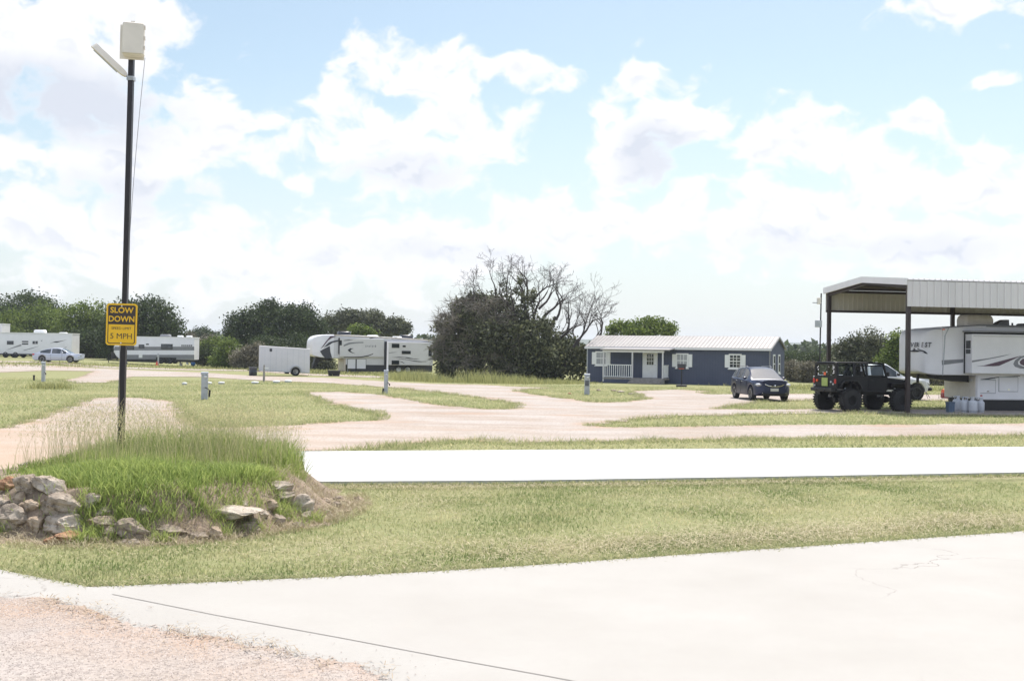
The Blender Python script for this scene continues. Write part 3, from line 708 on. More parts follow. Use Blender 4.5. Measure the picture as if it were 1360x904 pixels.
# ------------------------------------------------------------------ facade helper
class Frame:
    """local frame standing on the ground: x along the front (to the right), y away from the camera"""
    def __init__(s, o, ang):
        s.o = Vector(o); s.a = ang; s.ex = Vector((math.cos(ang), math.sin(ang), 0)); s.ey = Vector((-math.sin(ang), math.cos(ang), 0))
    def L(s, px, py, yf=0.0):
        d = ray(px, py); o = Vector((0, 0, HC)); p0 = s.o + s.ey * yf
        t = (p0 - o).dot(s.ey) / d.dot(s.ey); q = o + d * t - s.o
        return (q.dot(s.ex), q.z)
    def P(s, pts, yf=0.0): return [s.L(x, y, yf) for x, y in pts]
def crop(u0, v0, k): return lambda *uv: [(u0 + u / k, v0 + v / k) for u, v in uv]
def text(body, size, m, name, parent, loc, rot=(math.pi/2, 0, 0), extr=.004, bold=0.0, sx=1.0, shear=0, align='CENTER'):
    cu = bpy.data.curves.new(name, 'FONT'); cu.body = body; cu.size = size; cu.extrude = extr; cu.offset = bold; cu.shear = shear
    cu.align_x = align; cu.align_y = 'BOTTOM_BASELINE' if False else 'CENTER'; cu.resolution_u = 3
    o = bpy.data.objects.new(name, cu); COL.objects.link(o)
    dg = bpy.context.evaluated_depsgraph_get(); me = bpy.data.meshes.new_from_object(o.evaluated_get(dg))
    COL.objects.unlink(o); bpy.data.objects.remove(o)
    me.materials.clear(); me.materials.append(m)
    q = link(bpy.data.objects.new(name, me), parent); q.location = loc; q.rotation_euler = rot; q.scale = (sx, 1, 1); return q
def rect(mb, x0, x1, z0, z1, y0, y1): return mb.box(min(x0, x1), max(x0, x1), min(y0, y1), max(y0, y1), min(z0, z1), max(z0, z1))

# ------------------------------------------------------------------ house
A = at(0, 80)
pr = G(1023, 515); pr = Vector((18.3 + .0, 80.0, 0)); k = (1023 - 680) / FPX; pr.x = k * 80
ang = rad(-26)
dl = Vector((math.cos(ang), math.sin(ang), 0))
# left front corner: on the ray of px 779.5, along the front line
r = ray(779.5, 510); # intersect in plan
den = r.x * dl.y - r.y * dl.x; s_ = (pr.x * dl.y - pr.y * dl.x) / den
pl = Vector((r.x * s_, r.y * s_, 0))
HF = Frame(pl, ang); HL = (pr - pl).length; HD = 4.6
M['siding'] = None
t = NT('blue_siding'); 
tcn = t.n('ShaderNodeTexCoord'); sp = t.n('ShaderNodeSeparateXYZ'); t.l(tcn.outputs['Object'], sp.inputs[0])
gx = t.math('ADD', sp.outputs[0], sp.outputs[1])
gr = t.math('GREATER_THAN', t.math('FRACT', t.math('MULTIPLY', gx, 5.0)), .93)
c = t.ramp(t.noise(1.1, 5, .6), [(.3, (.062, .074, .118)), (.7, (.076, .089, .138))])
t.l(t.mix(gr, c, (.05, .06, .095)), t.b.inputs['Base Color']); t.b.inputs['Roughness'].default_value = .75; M['siding'] = t.m
t = NT('cream_metal_roof'); 
tcn = t.n('ShaderNodeTexCoord'); sp = t.n('ShaderNodeSeparateXYZ'); t.l(tcn.outputs['Object'], sp.inputs[0])
t.l(t.ramp(t.noise(.8, 5, .6), [(.3, (.23, .215, .205)), (.7, (.29, .27, .26))]), t.b.inputs['Base Color']); t.b.inputs['Roughness'].default_value = .5; M['roof'] = t.m
house = empty('blue_house', pl, ang, 1, 'long dark blue cabin with a cream metal roof and small front porch', 'house')
eL = HF.L(779.5, 458.5)[1]; eR = HF.L(1022.5, 464)[1]; EV = (eL + eR) / 2; RG = EV + .78
print('house L', HL, 'eave', eL, eR, 'base at', pl, pr)
mb = MB(); mb.prism_x([(0, -.1), (HD, -.1), (HD, EV), (HD/2, RG), (0, EV)], 0, HL); mb.build('wall', M['siding'], house)
mb = MB()
for (ya, za, yb, zb) in ((-.22, EV - .08, HD/2, RG + .0), (HD + .22, EV - .08, HD/2, RG + .0)):
    mb.add([(-.12, ya, za+.03), (HL+.14, ya, za+.03), (HL+.14, yb, zb+.05), (-.12, yb, zb+.05), (-.12, ya, za+.08), (HL+.14, ya, za+.08), (HL+.14, yb, zb+.10), (-.12, yb, zb+.10)],
           [(0,3,2,1),(4,5,6,7),(0,1,5,4),(1,2,6,5),(2,3,7,6),(3,0,4,7)])
    n = int(HL / .28)
    for i in range(n + 1):
        x = -.1 + i * (HL + .2) / n
        mb.add([(x-.02, ya, za+.081), (x+.02, ya, za+.081), (x+.02, yb, zb+.101), (x-.02, yb, zb+.101), (x, ya, za+.11), (x, yb, zb+.13)], [(0,1,4),(1,2,5,4),(3,0,4,5),(2,3,5)])
roof = mb.build('roof', M['roof'], house)
mb = MB(); mb.box(-.14, HL+.16, -.26, -.222, EV-.17, EV-.02); mb.build('fascia', M['white_rv'], roof)
mb = MB()
for s in (0, 1):
    ya = -.2 if s == 0 else HD + .2
    mb.add([(HL+.141, ya, EV-.16), (HL+.17, ya, EV-.16), (HL+.17, HD/2, RG-.06), (HL+.141, HD/2, RG-.06), (HL+.141, ya, EV+.0), (HL+.17, ya, EV+.0), (HL+.17, HD/2, RG+.1), (HL+.141, HD/2, RG+.1)],
           [(0,3,2,1),(4,5,6,7),(0,1,5,4),(1,2,6,5),(2,3,7,6),(3,0,4,7)])
mb.build('rake_trim', M['mid_grey'], roof)
mb = MB(); mb.box(-.03, .05, -.035, -.004, 0, EV - .1); mb.build('corner_trim', M['galv'], house)
mb = MB(); mb.box(HL-.06, HL+.03, -.035, -.004, 0, EV - .1); mb.build('corner_trim', M['mid_grey'], house)
hc = crop(760, 430, 4.533)
def house_window(u0, v0, u1, v1, shut=True, cols=3, rows=4, curtain=False, slope=0):
    (a, b) = hc((u0, v0), (u1, v1)); x0, z1 = HF.L(*a); x1, z0 = HF.L(*b)
    gw = (x1 - x0)
    fx0, fx1 = (x0 + gw * .22, x1 - gw * .22) if shut else (x0, x1)
    f = MB(); f.box(fx0 - .05, fx1 + .05, -.05, .02, z0 - .05, z1 + .05)
    fr = f.build('window', M['white'], house)
    g = MB(); g.box(fx0 + .05, fx1 - .05, -.062, -.045, z0 + .05, z1 - .05); g.build('pane', M['curtain'] if curtain else M['glass'], fr)
    mn = MB(); W_ = fx1 - fx0 - .1; H_ = z1 - z0 - .1
    for i in range(1, cols): x = fx0 + .05 + W_ * i / cols; mn.box(x - .016, x + .016, -.078, -.060, z0 + .05, z1 - .05)
    for i in range(1, rows):
        z = z0 + .05 + H_ * i / rows; th = .03 if i == rows // 2 else .016; mn.box(fx0 + .05, fx1 - .05, -.076, -.060, z - th, z + th)
    mn.build('muntin', M['white'], fr)
    sl_ = MB(); sl_.box(fx0 - .09, fx1 + .09, -.10, .0, z0 - .12, z0 - .052); sl_.build('sill', M['white'], fr)
    if shut:
        for (a_, b_) in ((x0, fx0 - .06), (fx1 + .06, x1)):
            s = MB(); s.box(a_, b_, -.045, .0, z0 + .02, z1 - .02)
            n = 9
            for i in range(n):
                zz = z0 + .08 + (z1 - z0 - .16) * (i + .5) / n; s.box(a_ + .035, b_ - .035, -.058, -.045, zz - .028, zz + .018)
            s.build('shutter', M['white'], house)
t = NT('pale_curtain'); wv = t.n('ShaderNodeTexWave', Scale=6.0); tcx = t.n('ShaderNodeTexCoord'); t.l(tcx.outputs['Object'], wv.inputs[0])
t.l(t.ramp(wv.outputs['Fac'], [(0, (.25, .26, .28)), (1, (.42, .43, .44))]), t.b.inputs['Base Color']); t.b.inputs['Roughness'].default_value = .15; M['curtain'] = t.m
house_window(120, 168, 230, 246, True, 2, 2, True)
house_window(603, 180, 722, 262, True, 3, 2, True)
house_window(920, 184, 1043, 266, True, 3, 4)
# gable windows on the right end
for yc in (1.15, 2.75):
    f = MB(); f.box(HL - .01, HL + .05, yc - .30, yc + .30, EV - 1.78, EV - .42); fr = f.build('window', M['white'], house)
    g = MB(); g.box(HL + .045, HL + .062, yc - .17, yc + .17, EV - 1.66, EV - 1.14); g.box(HL + .045, HL + .062, yc - .17, yc + .17, EV - 1.06, EV - .54); g.build('pane', M['glass'], fr)
    s = MB(); s.box(HL, HL + .1, yc - .31, yc + .31, EV - 1.85, EV - 1.782); s.build('sill', M['white'], fr)
# porch (projects towards the camera)
PD = 1.35
fl_z = HF.L(*hc((360, 325))[0], -PD)[1]
X_a = HF.L(*hc((186, 300))[0], -PD)[0]; X_b = HF.L(*hc((360, 300))[0], -PD)[0]; X_c = HF.L(*hc((543, 300))[0], -PD)[0]
pz = HF.L(*hc((300, 160))[0], -PD)[1]
mb = MB(); mb.box(X_a - .05, X_c + .08, -PD, -.002, fl_z - .12, fl_z); porch = mb.build('porch_floor', M['wood'], house)
mb = MB(); mb.box(X_a - .05, X_b + .05, -PD + .02, -PD + .05, -.05, fl_z - .121); mb.box(X_a - .05, X_a - .02, -PD + .05, -.003, -.05, fl_z - .121); mb.build('porch_skirt', M['siding'], house)
mb = MB(); zt = EV - .16
mb.add([(X_a-.2, -PD-.15, pz+.02), (X_c+.55, -PD-.15, pz+.02), (X_c+.55, -.27, zt), (X_a-.2, -.27, zt), (X_a-.2, -PD-.15, pz+.1), (X_c+.55, -PD-.15, pz+.1), (X_c+.55, -.27, zt+.09), (X_a-.2, -.27, zt+.09)],
       [(0,3,2,1),(4,5,6,7),(0,1,5,4),(1,2,6,5),(2,3,7,6),(3,0,4,7)]); mb.build('porch_roof', M['roof'], house)
mb = MB(); mb.box(X_a-.06, X_c+.1, -PD-.02, -PD+.08, pz-.13, pz+.018); mb.build('porch_beam', M['white_rv'], house)
for x in (X_a, X_b, X_c):
    mb = MB(); mb.box(x - .05, x + .05, -PD - .0, -PD + .10, fl_z - .3, pz - .132); mb.build('porch_post', M['silver_rv'], house)
zr = HF.L(*hc((280, 244))[0], -PD)[1]
mb = MB(); mb.box(X_a + .052, X_b - .052, -PD + .02, -PD + .08, zr - .06, zr); mb.box(X_a + .052, X_b - .052, -PD + .02, -PD + .08, fl_z + .05, fl_z + .10)
n = 13
for i in range(n): x = X_a + .05 + (X_b - X_a - .1) * (i + .5) / n; mb.box(x - .022, x + .022, -PD + .03, -PD + .07, fl_z + .101, zr - .061)
mb.build('railing', M['white'], house)
mb = MB(); x2 = X_c + .02
for i in range(9): y = -PD + .16 + (PD - .2) * i / 9; mb.box(x2 - .02, x2 + .02, y, y + .05, fl_z + .101, zr - .061)
mb.box(x2 - .03, x2 + .03, -PD + .11, -.01, zr - .06, zr); mb.box(x2 - .03, x2 + .03, -PD + .11, -.01, fl_z + .05, fl_z + .1); mb.build('railing', M['white'], house)
xa, xb = HF.L(*hc((345, 350))[0], -PD - .5)[0], HF.L(*hc((540, 350))[0], -PD - .5)[0]
ns = 4; st = MB()
for i in range(ns):
    z = fl_z * (ns - i) / (ns + .4) - .02; y = -PD - .03 - .26 * (i + 1); st.box(xa, xb, y, y + .27, z - .045, z)
    if i: st.box(xa + .02, xb - .02, y + .25, y + .262, z - .01, z + fl_z / ns - .06)
for x in (xa - .04, xb): st.prism_x([(-PD - .01, fl_z - .12), (-PD - .03 - .26 * ns, .0), (-PD - .01 - .26 * ns, -.02), (-PD - .01, -.02)], x, x + .04)
st.build('porch_steps', M['wood'], house)
(a, b) = hc((430, 167), (507, 323)); x0, z1 = HF.L(*a); x1, z0 = HF.L(*b); z0 = fl_z + .01
mb = MB(); mb.box(x0 - .07, x1 + .07, -.03, .02, z0, z1 + .07); mb.build('door_frame', M['white'], house)
mb = MB(); mb.box(x0, x1, -.05, -.028, z0 + .02, z1); door = mb.build('door', M['white'], house)
mb = MB(); wx = (x1 - x0); mb.box(x0 + wx*.27, x0 + wx*.78, -.062, -.048, z0 + (z1-z0)*.50, z0 + (z1-z0)*.92); mb.build('pane', M['glass'], door)
mb = MB()
for i in (1, 2): x = x0 + wx*(.27 + .17 * i); mb.box(x-.014, x+.014, -.072, -.06, z0+(z1-z0)*.5, z0+(z1-z0)*.92)
for i in (1, 2): z = z0+(z1-z0)*(.5+.14*i); mb.box(x0+wx*.27, x0+wx*.78, -.071, -.06, z-.014, z+.014)
mb.build('muntin', M['white'], door)
mb = MB(); mb.lathe([(.0, -.12), (.03, -.11), (.035, -.09), (.012, -.07), (.012, -.05)], (x1 - .09, 0, z0 + .95), 'y', 12); mb.build('door_handle', M['chrome'], door)
# basketball hoop in front of the house
p = G(905, 513.5); bh = empty('basketball_hoop', p, rad(-12), 1, 'small portable basketball hoop in front of the blue cabin wall', 'basketball hoop')
H = zat(905, 483.5, p.y)
mb = MB(); mb.box(-.35, .35, -.2, .4, 0, .13, .03); mb.build('base', M['black'], bh)
mb = MB(); mb.tube([(0, .2, .1), (0, .1, H*.8), (0, -.05, H - .25)], .035, 8); mb.build('pole', M['black'], bh, True)
mb = MB(); mb.box(-.28, .28, -.12, -.09, H - .32, H + .02); mb.build('backboard', M['charcoal'], bh)
mb = MB(); R = .18; pts = [(R*math.cos(t_), -.32 + R*math.sin(t_), H - .30) for t_ in [i*math.pi/8 for i in range(17)]]; mb.tube(pts, .012, 6, False); mb.build('hoop', M['orange'], bh)

# ------------------------------------------------------------------ carport
def panelmat(name, col, dark):
    t = NT(name); tcn = t.n('ShaderNodeTexCoord'); sp = t.n('ShaderNodeSeparateXYZ'); t.l(tcn.outputs['Object'], sp.inputs[0])
    t.l(t.ramp(t.noise(.7, 5, .6, stretch=(1, 1, .2)), [(.3, dark), (.7, col)]), t.b.inputs['Base Color']); t.b.inputs['Roughness'].default_value = .45; return t.m
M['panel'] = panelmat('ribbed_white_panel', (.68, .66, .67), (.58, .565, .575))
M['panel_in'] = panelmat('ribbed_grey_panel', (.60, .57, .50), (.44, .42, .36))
np_ = Vector(((1206 - 680) / FPX * 44.4, 44.4, 0)); ca = rad(9.7)
CF = Frame(np_, ca); cp = empty('carport', np_, ca, 1, 'tall open metal carport with white ribbed side panels on brown posts', 'carport')
CW = 7.0; CL = 18.6
ze = CF.L(1206, 373)[1]; zb = CF.L(1206, 407)[1]; zrg = ze + .27
print('carport', ze, zb)
def ribs(mb, x0, x1, z0, z1, y, d, step=.23):
    n = max(1, int((x1 - x0) / step))
    xs_ = []
    for i in range(n):
        a = x0 + (x1 - x0) * i / n; w_ = (x1 - x0) / n
        xs_ += [(a, y), (a + w_*.68, y), (a + w_*.76, y + d), (a + w_*.92, y + d)]
    xs_.append((x1, y))
    R = [[(x, yy, z0), (x, yy, z1)] for x, yy in xs_]
    V = [p for r in R for p in r]; F = [(2*i, 2*i+2, 2*i+3, 2*i+1) for i in range(len(R)-1)]
    return mb.add(V, F)
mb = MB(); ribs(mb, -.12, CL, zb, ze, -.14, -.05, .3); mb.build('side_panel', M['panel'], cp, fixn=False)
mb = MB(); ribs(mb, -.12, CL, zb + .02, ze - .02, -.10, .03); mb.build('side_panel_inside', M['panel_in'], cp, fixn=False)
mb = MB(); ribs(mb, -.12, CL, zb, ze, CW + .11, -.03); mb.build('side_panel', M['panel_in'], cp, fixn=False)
mb = MB()
for y0, z0, y1, z1 in ((-.16, ze, CW/2, zrg), (CW + .16, ze, CW/2, zrg)):
    n = int(CL / .23)
    for i in range(n + 1):
        x = -.15 + (CL + .1) * i / n
        mb.add([(x-.02, y0, z0+.06), (x+.05, y0, z0+.06), (x+.05, y1, z1+.06), (x-.02, y1, z1+.06), (x+.015, y0-.03, z0+.1), (x+.015, y1, z1+.1)], [(0,1,4),(1,2,5,4),(3,0,4,5)])
    mb.add([(-.15, y0, z0+.02), (CL, y0, z0+.02), (CL, y1, z1+.02), (-.15, y1, z1+.02), (-.15, y0, z0+.055), (CL, y0, z0+.055), (CL, y1, z1+.055), (-.15, y1, z1+.055)],
           [(0,3,2,1),(4,5,6,7),(0,1,5,4),(1,2,6,5),(2,3,7,6),(3,0,4,7)])
rf = mb.build('roof', M['panel'], cp)
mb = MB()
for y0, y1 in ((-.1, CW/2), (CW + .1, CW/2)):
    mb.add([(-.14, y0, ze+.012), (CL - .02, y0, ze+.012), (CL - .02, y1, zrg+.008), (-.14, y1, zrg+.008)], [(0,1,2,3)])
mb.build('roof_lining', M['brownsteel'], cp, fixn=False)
mb = MB()
for s in (0, 1):
    y0 = -.18 if s == 0 else CW + .18
    mb.add([(-.22, y0, ze-.17), (-.152, y0, ze-.17), (-.152, CW/2, zrg-.14), (-.22, CW/2, zrg-.14), (-.22, y0, ze+.1), (-.152, y0, ze+.1), (-.152, CW/2, zrg+.12), (-.22, CW/2, zrg+.12)],
           [(0,3,2,1),(4,5,6,7),(0,1,5,4),(1,2,6,5),(2,3,7,6),(3,0,4,7)])
mb.build('rake_trim', M['white_rv'], rf)
mb = MB(); mb.box(-.14, CL, -.05, .05, ze - .12, ze - .005); mb.box(-.14, CL, CW - .05, CW + .05, ze - .12, ze - .005); mb.build('eave_beam', M['brownsteel'], cp)
for j, x in enumerate((0, 6.1, 12.2, 18.3)):
    mb = MB()
    for s in (0, 1):
        y0 = .05 if s == 0 else CW - .05
        mb.add([(x-.05, y0, ze-.28), (x+.05, y0, ze-.28), (x+.05, CW/2, zrg-.22), (x-.05, CW/2, zrg-.22), (x-.05, y0, ze-.01), (x+.05, y0, ze-.01), (x+.05, CW/2, zrg-.0), (x-.05, CW/2, zrg-.0)],
               [(0,3,2,1),(4,5,6,7),(0,1,5,4),(1,2,6,5),(2,3,7,6),(3,0,4,7)])
    mb.build('rafter', M['brownsteel'], cp)
    for y in (0, CW):
        b = MB(); b.box(x-.075, x+.075, y-.075, y+.075, 0, ze - .121); b.box(x-.14, x+.14, y-.14, y+.14, -.02, .02)
        b.build('post', M['brownsteel'], cp)
mb = MB()
for i in range(6):
    y = .6 + i * (CW - 1.2) / 5; z = ze + (zrg - ze) * (1 - abs(y - CW/2) / (CW/2)); mb.box(.0, CL - .1, y - .03, y + .03, z - .05, z + .0)
mb.build('purlin', M['brownsteel'], cp)
mb = MB(); mb.box(-.12, CL, CW + .0, CW + .07, zb + .0, zb + .09); mb.box(-.12, CL, -.085, -.03, zb + .0, zb + .09); mb.build('girt', M['brownsteel'], cp)

# ------------------------------------------------------------------ wheels
def wheel(parent, x, y, r, wd, rimr=.62, side=-1, tm='rubber', rm='alloy', spokes=5, lugs=False):
    mb = MB(); w2 = wd / 2
    mb.lathe([(r*rimr, -w2*.9), (r*.86, -w2), (r*.96, -w2*.86), (r, -w2*.6), (r, w2*.6), (r*.96, w2*.86), (r*.86, w2), (r*rimr, w2*.9)], (x, y, r), 'y', 32)
    if lugs:
        for i in range(26):
            a = 2*math.pi*i/26
            for sy in (-1, 1):
                ca_, sa = math.cos(a + sy*.06), math.sin(a + sy*.06); tx, tz = -sa, ca_
                p0 = []
                for rr, ww in ((r*.97, .055), (r*1.045, .045)):
                    for yy in (sy*w2*.25, sy*w2*1.02):
                        for s in (-1, 1): p0.append((x + ca_*rr + tx*s*ww*.6, y + yy, r + sa*rr + tz*s*ww*.6))
                mb.add(p0, [(0,1,3,2),(4,5,7,6),(0,1,5,4),(2,3,7,6),(0,2,6,4),(1,3,7,5)])
    wh = mb.build('wheel', M[tm], parent, True, sharp=50)
    rb = MB(); R = r * rimr; yo = side * w2
    rb.lathe([(R, yo*.9), (R*.98, yo*.95), (R*.9, yo*.92), (R*.88, yo*.55), (R*.3, yo*.5), (R*.25, yo*.85), (0.001, yo*.88)], (x, y, r), 'y', 28)
    for i in range(spokes):
        a = 2*math.pi*i/spokes + .3; cx_, sx_ = math.cos(a), math.sin(a)
        P_ = []
        for rr, ww in ((R*.2, R*.15), (R*.93, R*.10)):
            for yy in (yo*.6, yo*.9):
                for s in (-1, 1): P_.append((x + cx_*rr - sx_*s*ww, y + yy, r + sx_*rr + cx_*s*ww))
        rb.add(P_, [(0,1,3,2),(4,5,7,6),(0,1,5,4),(2,3,7,6),(0,2,6,4),(1,3,7,5)])
    rb.build('rim', M[rm], wh, True, sharp=40)
    return wh
# ------------------------------------------------------------------ cars (x forward, y left, z up)
def itp(tab, x): return float(np.interp(x, [p[0] for p in tab], [p[1] for p in tab]))
def make_car(name, loc, heading, scale, S, label, cat='car'):
    """S: L, W, belt[(x,z)], roof[(x,z)], bottom z, width[(x,w)], roofw, wheels[(x)], r, ws (windshield x0,x1), rw (rear window x0,x1), panes [(x0,x1)]"""
    root = empty(name, loc, heading, scale, label, cat)
    L2 = S['L'] / 2; r = S['r']; ar = r * 1.13
    xs = set(np.linspace(-L2, L2, 64).tolist())
    for wx in S['wheels']:
        for t_ in np.linspace(0, math.pi, 15): xs.add(wx + ar * math.cos(t_))
        xs.add(wx - ar - .004); xs.add(wx + ar + .004)
    for a, b in S['panes']: xs.add(a); xs.add(b)
    for a in S['ws'] + S.get('rw', ()): xs.add(a)
    xs = sorted(xs); xs = [x for i, x in enumerate(xs) if i == 0 or x - xs[i-1] > .003]
    rings = []
    for x in xs:
        zt = itp(S['belt'], x); zr = max(itp(S['roof'], x), zt + .004); zb = S['bottom']
        endf = max(0, (abs(x) - (L2 - .35)) / .35)
        zb += .14 * endf ** 2
        for wx in S['wheels']:
            if abs(x - wx) <= ar: zb = max(zb, r + math.sqrt(max(0, ar*ar - (x-wx)**2)))
        w_ = itp(S['width'], x); mx = max(p[1] for p in S['roof']); fr = min(1, max(0, (zr - zt) / (mx - itp(S['belt'], 0))))
        wr = (w_ - .10) * (1 - fr) + S['roofw'] * fr
        zt = max(zt, zb + .10); zr = max(zr, zt + .004)
        zm = zb + (zt - zb) * .45
        h = [(0.0, zb), (w_ - .16, zb), (w_ - .015, zb + min(.05, (zt-zb)*.2)), (w_, zm), (w_ - .012, zt - (zt-zb)*.22), (w_ - .03, zt - .035), (w_ - .075, zt),
             (wr + .012, zr - .07 * fr - .003), (wr - .05, zr - .018 * fr), (wr * .55, zr + .012), (0.0, zr + .022)]
        rings.append((x, h))
    nb = len(rings[0][1]); body = MB(); panes = {}
    full = []
    for x, h in rings:
        R = [(x, -a, z) for a, z in h] + [(x, a, z) for a, z in reversed(h[1:-1])]
        full.append(R)
    n = len(full[0]); V = [p for R in full for p in R]
    def reg(i, j):
        xm = (xs[i] + xs[i+1]) / 2; jj = j if j < nb - 1 else n - 1 - j     # mirrored segment index
        side = 'R' if j < nb - 1 else 'L'
        for q, (a, b) in enumerate(S['panes']):
            if a + .012 < xm < b - .0 and jj == 6: return ('window', side, q)
        a, b = S['ws']
        if a < xm < b and jj in (8, 9): return ('windshield', '', 0)
        if 'rw' in S:
            a, b = S['rw']
            if a < xm < b and jj in (8, 9): return ('rear_window', '', 0)
        return None
    bf = []
    for i in range(len(full) - 1):
        for j in range(n):
            k_ = (j + 1) % n; f = (i*n+j, i*n+k_, (i+1)*n+k_, (i+1)*n+j); g = reg(i, j)
            if g is None: bf.append(f)
            else: panes.setdefault(g, []).append(f)
    bf += [tuple(range(n - 1, -1, -1)), tuple((len(full)-1)*n + j for j in range(n))]
    body.add(V, bf); bo = body.build('body', S['paint'], root, True, fixn=True, sharp=38)
    for (nm, sd, q), fs in panes.items():
        used = sorted({v for f in fs for v in f}); mp = {v: i for i, v in enumerate(used)}
        p = MB(); p.add([V[v] for v in used], [tuple(mp[v] for v in f) for f in fs]); p.build(nm, S.get('wglass', S.get('glass', M['glass'])) if nm == 'windshield' else S.get('glass', M['glass']), root, True, fixn=True)
    # dark inner arches and underbody
    u = MB()
    u.box(-L2 + .3, L2 - .3, -.62, .62, S['bottom'] + .02, S['bottom'] + .3)
    u.build('underbody', M['black'], root)
    for wx in S['wheels']:
        for sy in (-1, 1): wheel(root, wx, sy * (itp(S['width'], wx) - S.get('tw', .2)/2 - .01), r, S.get('tw', .2), S.get('rimr', .66), sy, rm=S.get('rim', 'alloy'), spokes=S.get('spokes', 5))
    for sy in (-1, 1):
        xm, zm = S['mirror']; y = sy * (itp(S['width'], xm) + .06)
        m_ = MB(); m_.box(xm - .06, xm + .06, y - .09, y + .09, zm - .06, zm + .07, .03); m_.build('side_mirror', S.get('mirrorm', S['paint']), root, True)
        for xh in S.get('handles', ()):
            zz = itp(S['belt'], xh) - .12; y = sy * (itp(S['width'], xh) - .0)
            m_ = MB(); m_.box(xh - .09, xh + .09, y - .018, y + .018, zz - .018, zz + .018, .008); m_.build('door_handle', S.get('handlem', S['paint']), root)
        # door seams
        for xd in S.get('seams', ()):
            m_ = MB(); y = sy * (itp(S['width'], xd) + .001); m_.box(xd - .007, xd + .007, min(y, y - sy*.03), max(y, y - sy*.03), S['bottom'] + .12, itp(S['belt'], xd) - .1); m_.build('door_seam', M['black'], root)
    return root, bo
def lamp_patch(root, name, x0, x1, y0, y1, z0, z1, m, ch=.03):
    for sy in (-1, 1):
        a, b = sorted((sy*y0, sy*y1)); q = MB(); q.box(x0, x1, a, b, z0, z1, ch); q.build(name, m, root, True)
PAINT = {'silver': mat('silver_car_paint', (.46, .49, .56), .28, .35, var=.03, coat=.6),
         'blue': mat('dark_blue_car_paint', (.007, .013, .048), .35, 0, var=.08, coat=.15),
         'white': mat('white_car_paint', (.66, .68, .72), .3, 0, var=.03, coat=.5),
         'blackj': mat('satin_black_paint', (.007, .007, .010), .5, 0, var=.15, coat=.05, spec=.3)}
# silver sedan
p = G(78, 481.2); d = p.y; sc = 63.5 / FPX * d / 4.8
print('sedan', p, sc)
sed, _ = make_car('sedan', p, rad(2), sc, dict(L=4.8, bottom=.2, r=.33, tw=.21, wheels=(-1.33, 1.42), roofw=.58,
  belt=[(-2.4, .74), (-2.28, .88), (-1.9, .95), (-1.0, .92), (.8, .88), (1.2, .85), (1.9, .76), (2.25, .64), (2.4, .50)],
  roof=[(-2.15, .9), (-1.9, 1.0), (-1.45, 1.2), (-.95, 1.36), (-.4, 1.45), (.1, 1.46), (.45, 1.40), (.75, 1.27), (1.5, .88)],
  width=[(-2.4, .62), (-2.2, .82), (-1.7, .9), (0, .92), (1.6, .9), (2.1, .8), (2.3, .66), (2.4, .5)],
  ws=(.5, 1.4), rw=(-1.85, -1.0), panes=[(-1.55, -.52), (-.44, .46), (.50, 1.0)], mirror=(.68, .98), handles=(-.7, .18), seams=(-.48, .62, -1.25), paint=PAINT['silver'], glass=M['glasslight']),
  'silver four door sedan parked beside the white travel trailer at the left', 'car')
lamp_patch(sed, 'tail_light', -2.35, -2.08, .55, .83, .72, .86, M['red_lens']); lamp_patch(sed, 'headlight', 2.0, 2.28, .50, .76, .55, .67, M['lens'])
# dark blue crossover
p = G(1005.5, 531.6); wd_ = p.y
suv_loc = Vector((p.x + .35, p.y + 1.1, 0)); 
suvang = math.atan2(-.996, .10)
suv, _ = make_car('crossover', suv_loc, suvang, .98, dict(L=4.6, bottom=.26, r=.36, tw=.23, wheels=(-1.33, 1.37), roofw=.62,
  belt=[(-2.3, 1.0), (-2.1, 1.12), (-1.3, 1.10), (.7, 1.02), (1.15, 1.0), (1.9, .92), (2.15, .82), (2.3, .6)],
  roof=[(-2.28, 1.1), (-2.1, 1.2), (-1.75, 1.52), (-1.0, 1.62), (-.1, 1.64), (.35, 1.56), (1.28, 1.02)],
  width=[(-2.3, .7), (-2.1, .86), (-1.5, .93), (0, .94), (1.5, .93), (2.0, .86), (2.2, .74), (2.3, .6)],
  ws=(.3, 1.2), rw=(-2.15, -1.72), panes=[(-1.85, -1.15), (-1.08, -.25), (-.18, .62)], mirror=(.72, 1.1), handles=(-.85, .05), seams=(-1.0, -.2, .75), handlem=M['chrome'], paint=PAINT['blue'], glass=M['glass'], wglass=glass('suv_windshield', (.16, .17, .19), .03)),  # windshield base paler than the side glass: sky glare put into the colour
  'dark blue crossover with a bright windshield parked before the blue cabin', 'car')
lamp_patch(suv, 'headlight', 1.84, 2.235, .46, .86, .72, .89, M['lens'], .07)
lamp_patch(suv, 'fog_light', 2.18, 2.29, .50, .62, .40, .47, M['lens'], .02)
q = MB(); q.box(2.20, 2.30, -.45, .45, .70, .84, .03); gr_ = q.build('grille', M['black'], suv)
q = MB(); q.tube([(2.28, -.47, .84), (2.33, -.3, .76), (2.35, 0, .73), (2.33, .3, .76), (2.28, .47, .84)], .028, 8); q.build('grille_bar', M['chrome'], gr_, True)
q = MB(); q.lathe([(.001, 2.39), (.055, 2.385), (.06, 2.36), (.06, 2.33)], (0, 0, .76), 'x', 14); q.build('badge', M['chrome'], gr_)
q = MB(); q.box(2.30, 2.325, -.20, .20, .50, .64); q.build('licence_plate', M['plate'], suv)
q = MB(); q.box(2.0, 2.30, -.62, .62, .27, .44, .05); q.build('bumper_intake', M['black'], suv)
for sy in (-1, 1):
    q = MB(); q.tube([(-1.6, sy*.60, 1.58), (-1.5, sy*.60, 1.665), (-.2, sy*.60, 1.70), (.05, sy*.60, 1.63)], .02, 6); q.build('roof_rail', M['mid_grey'], suv, True)
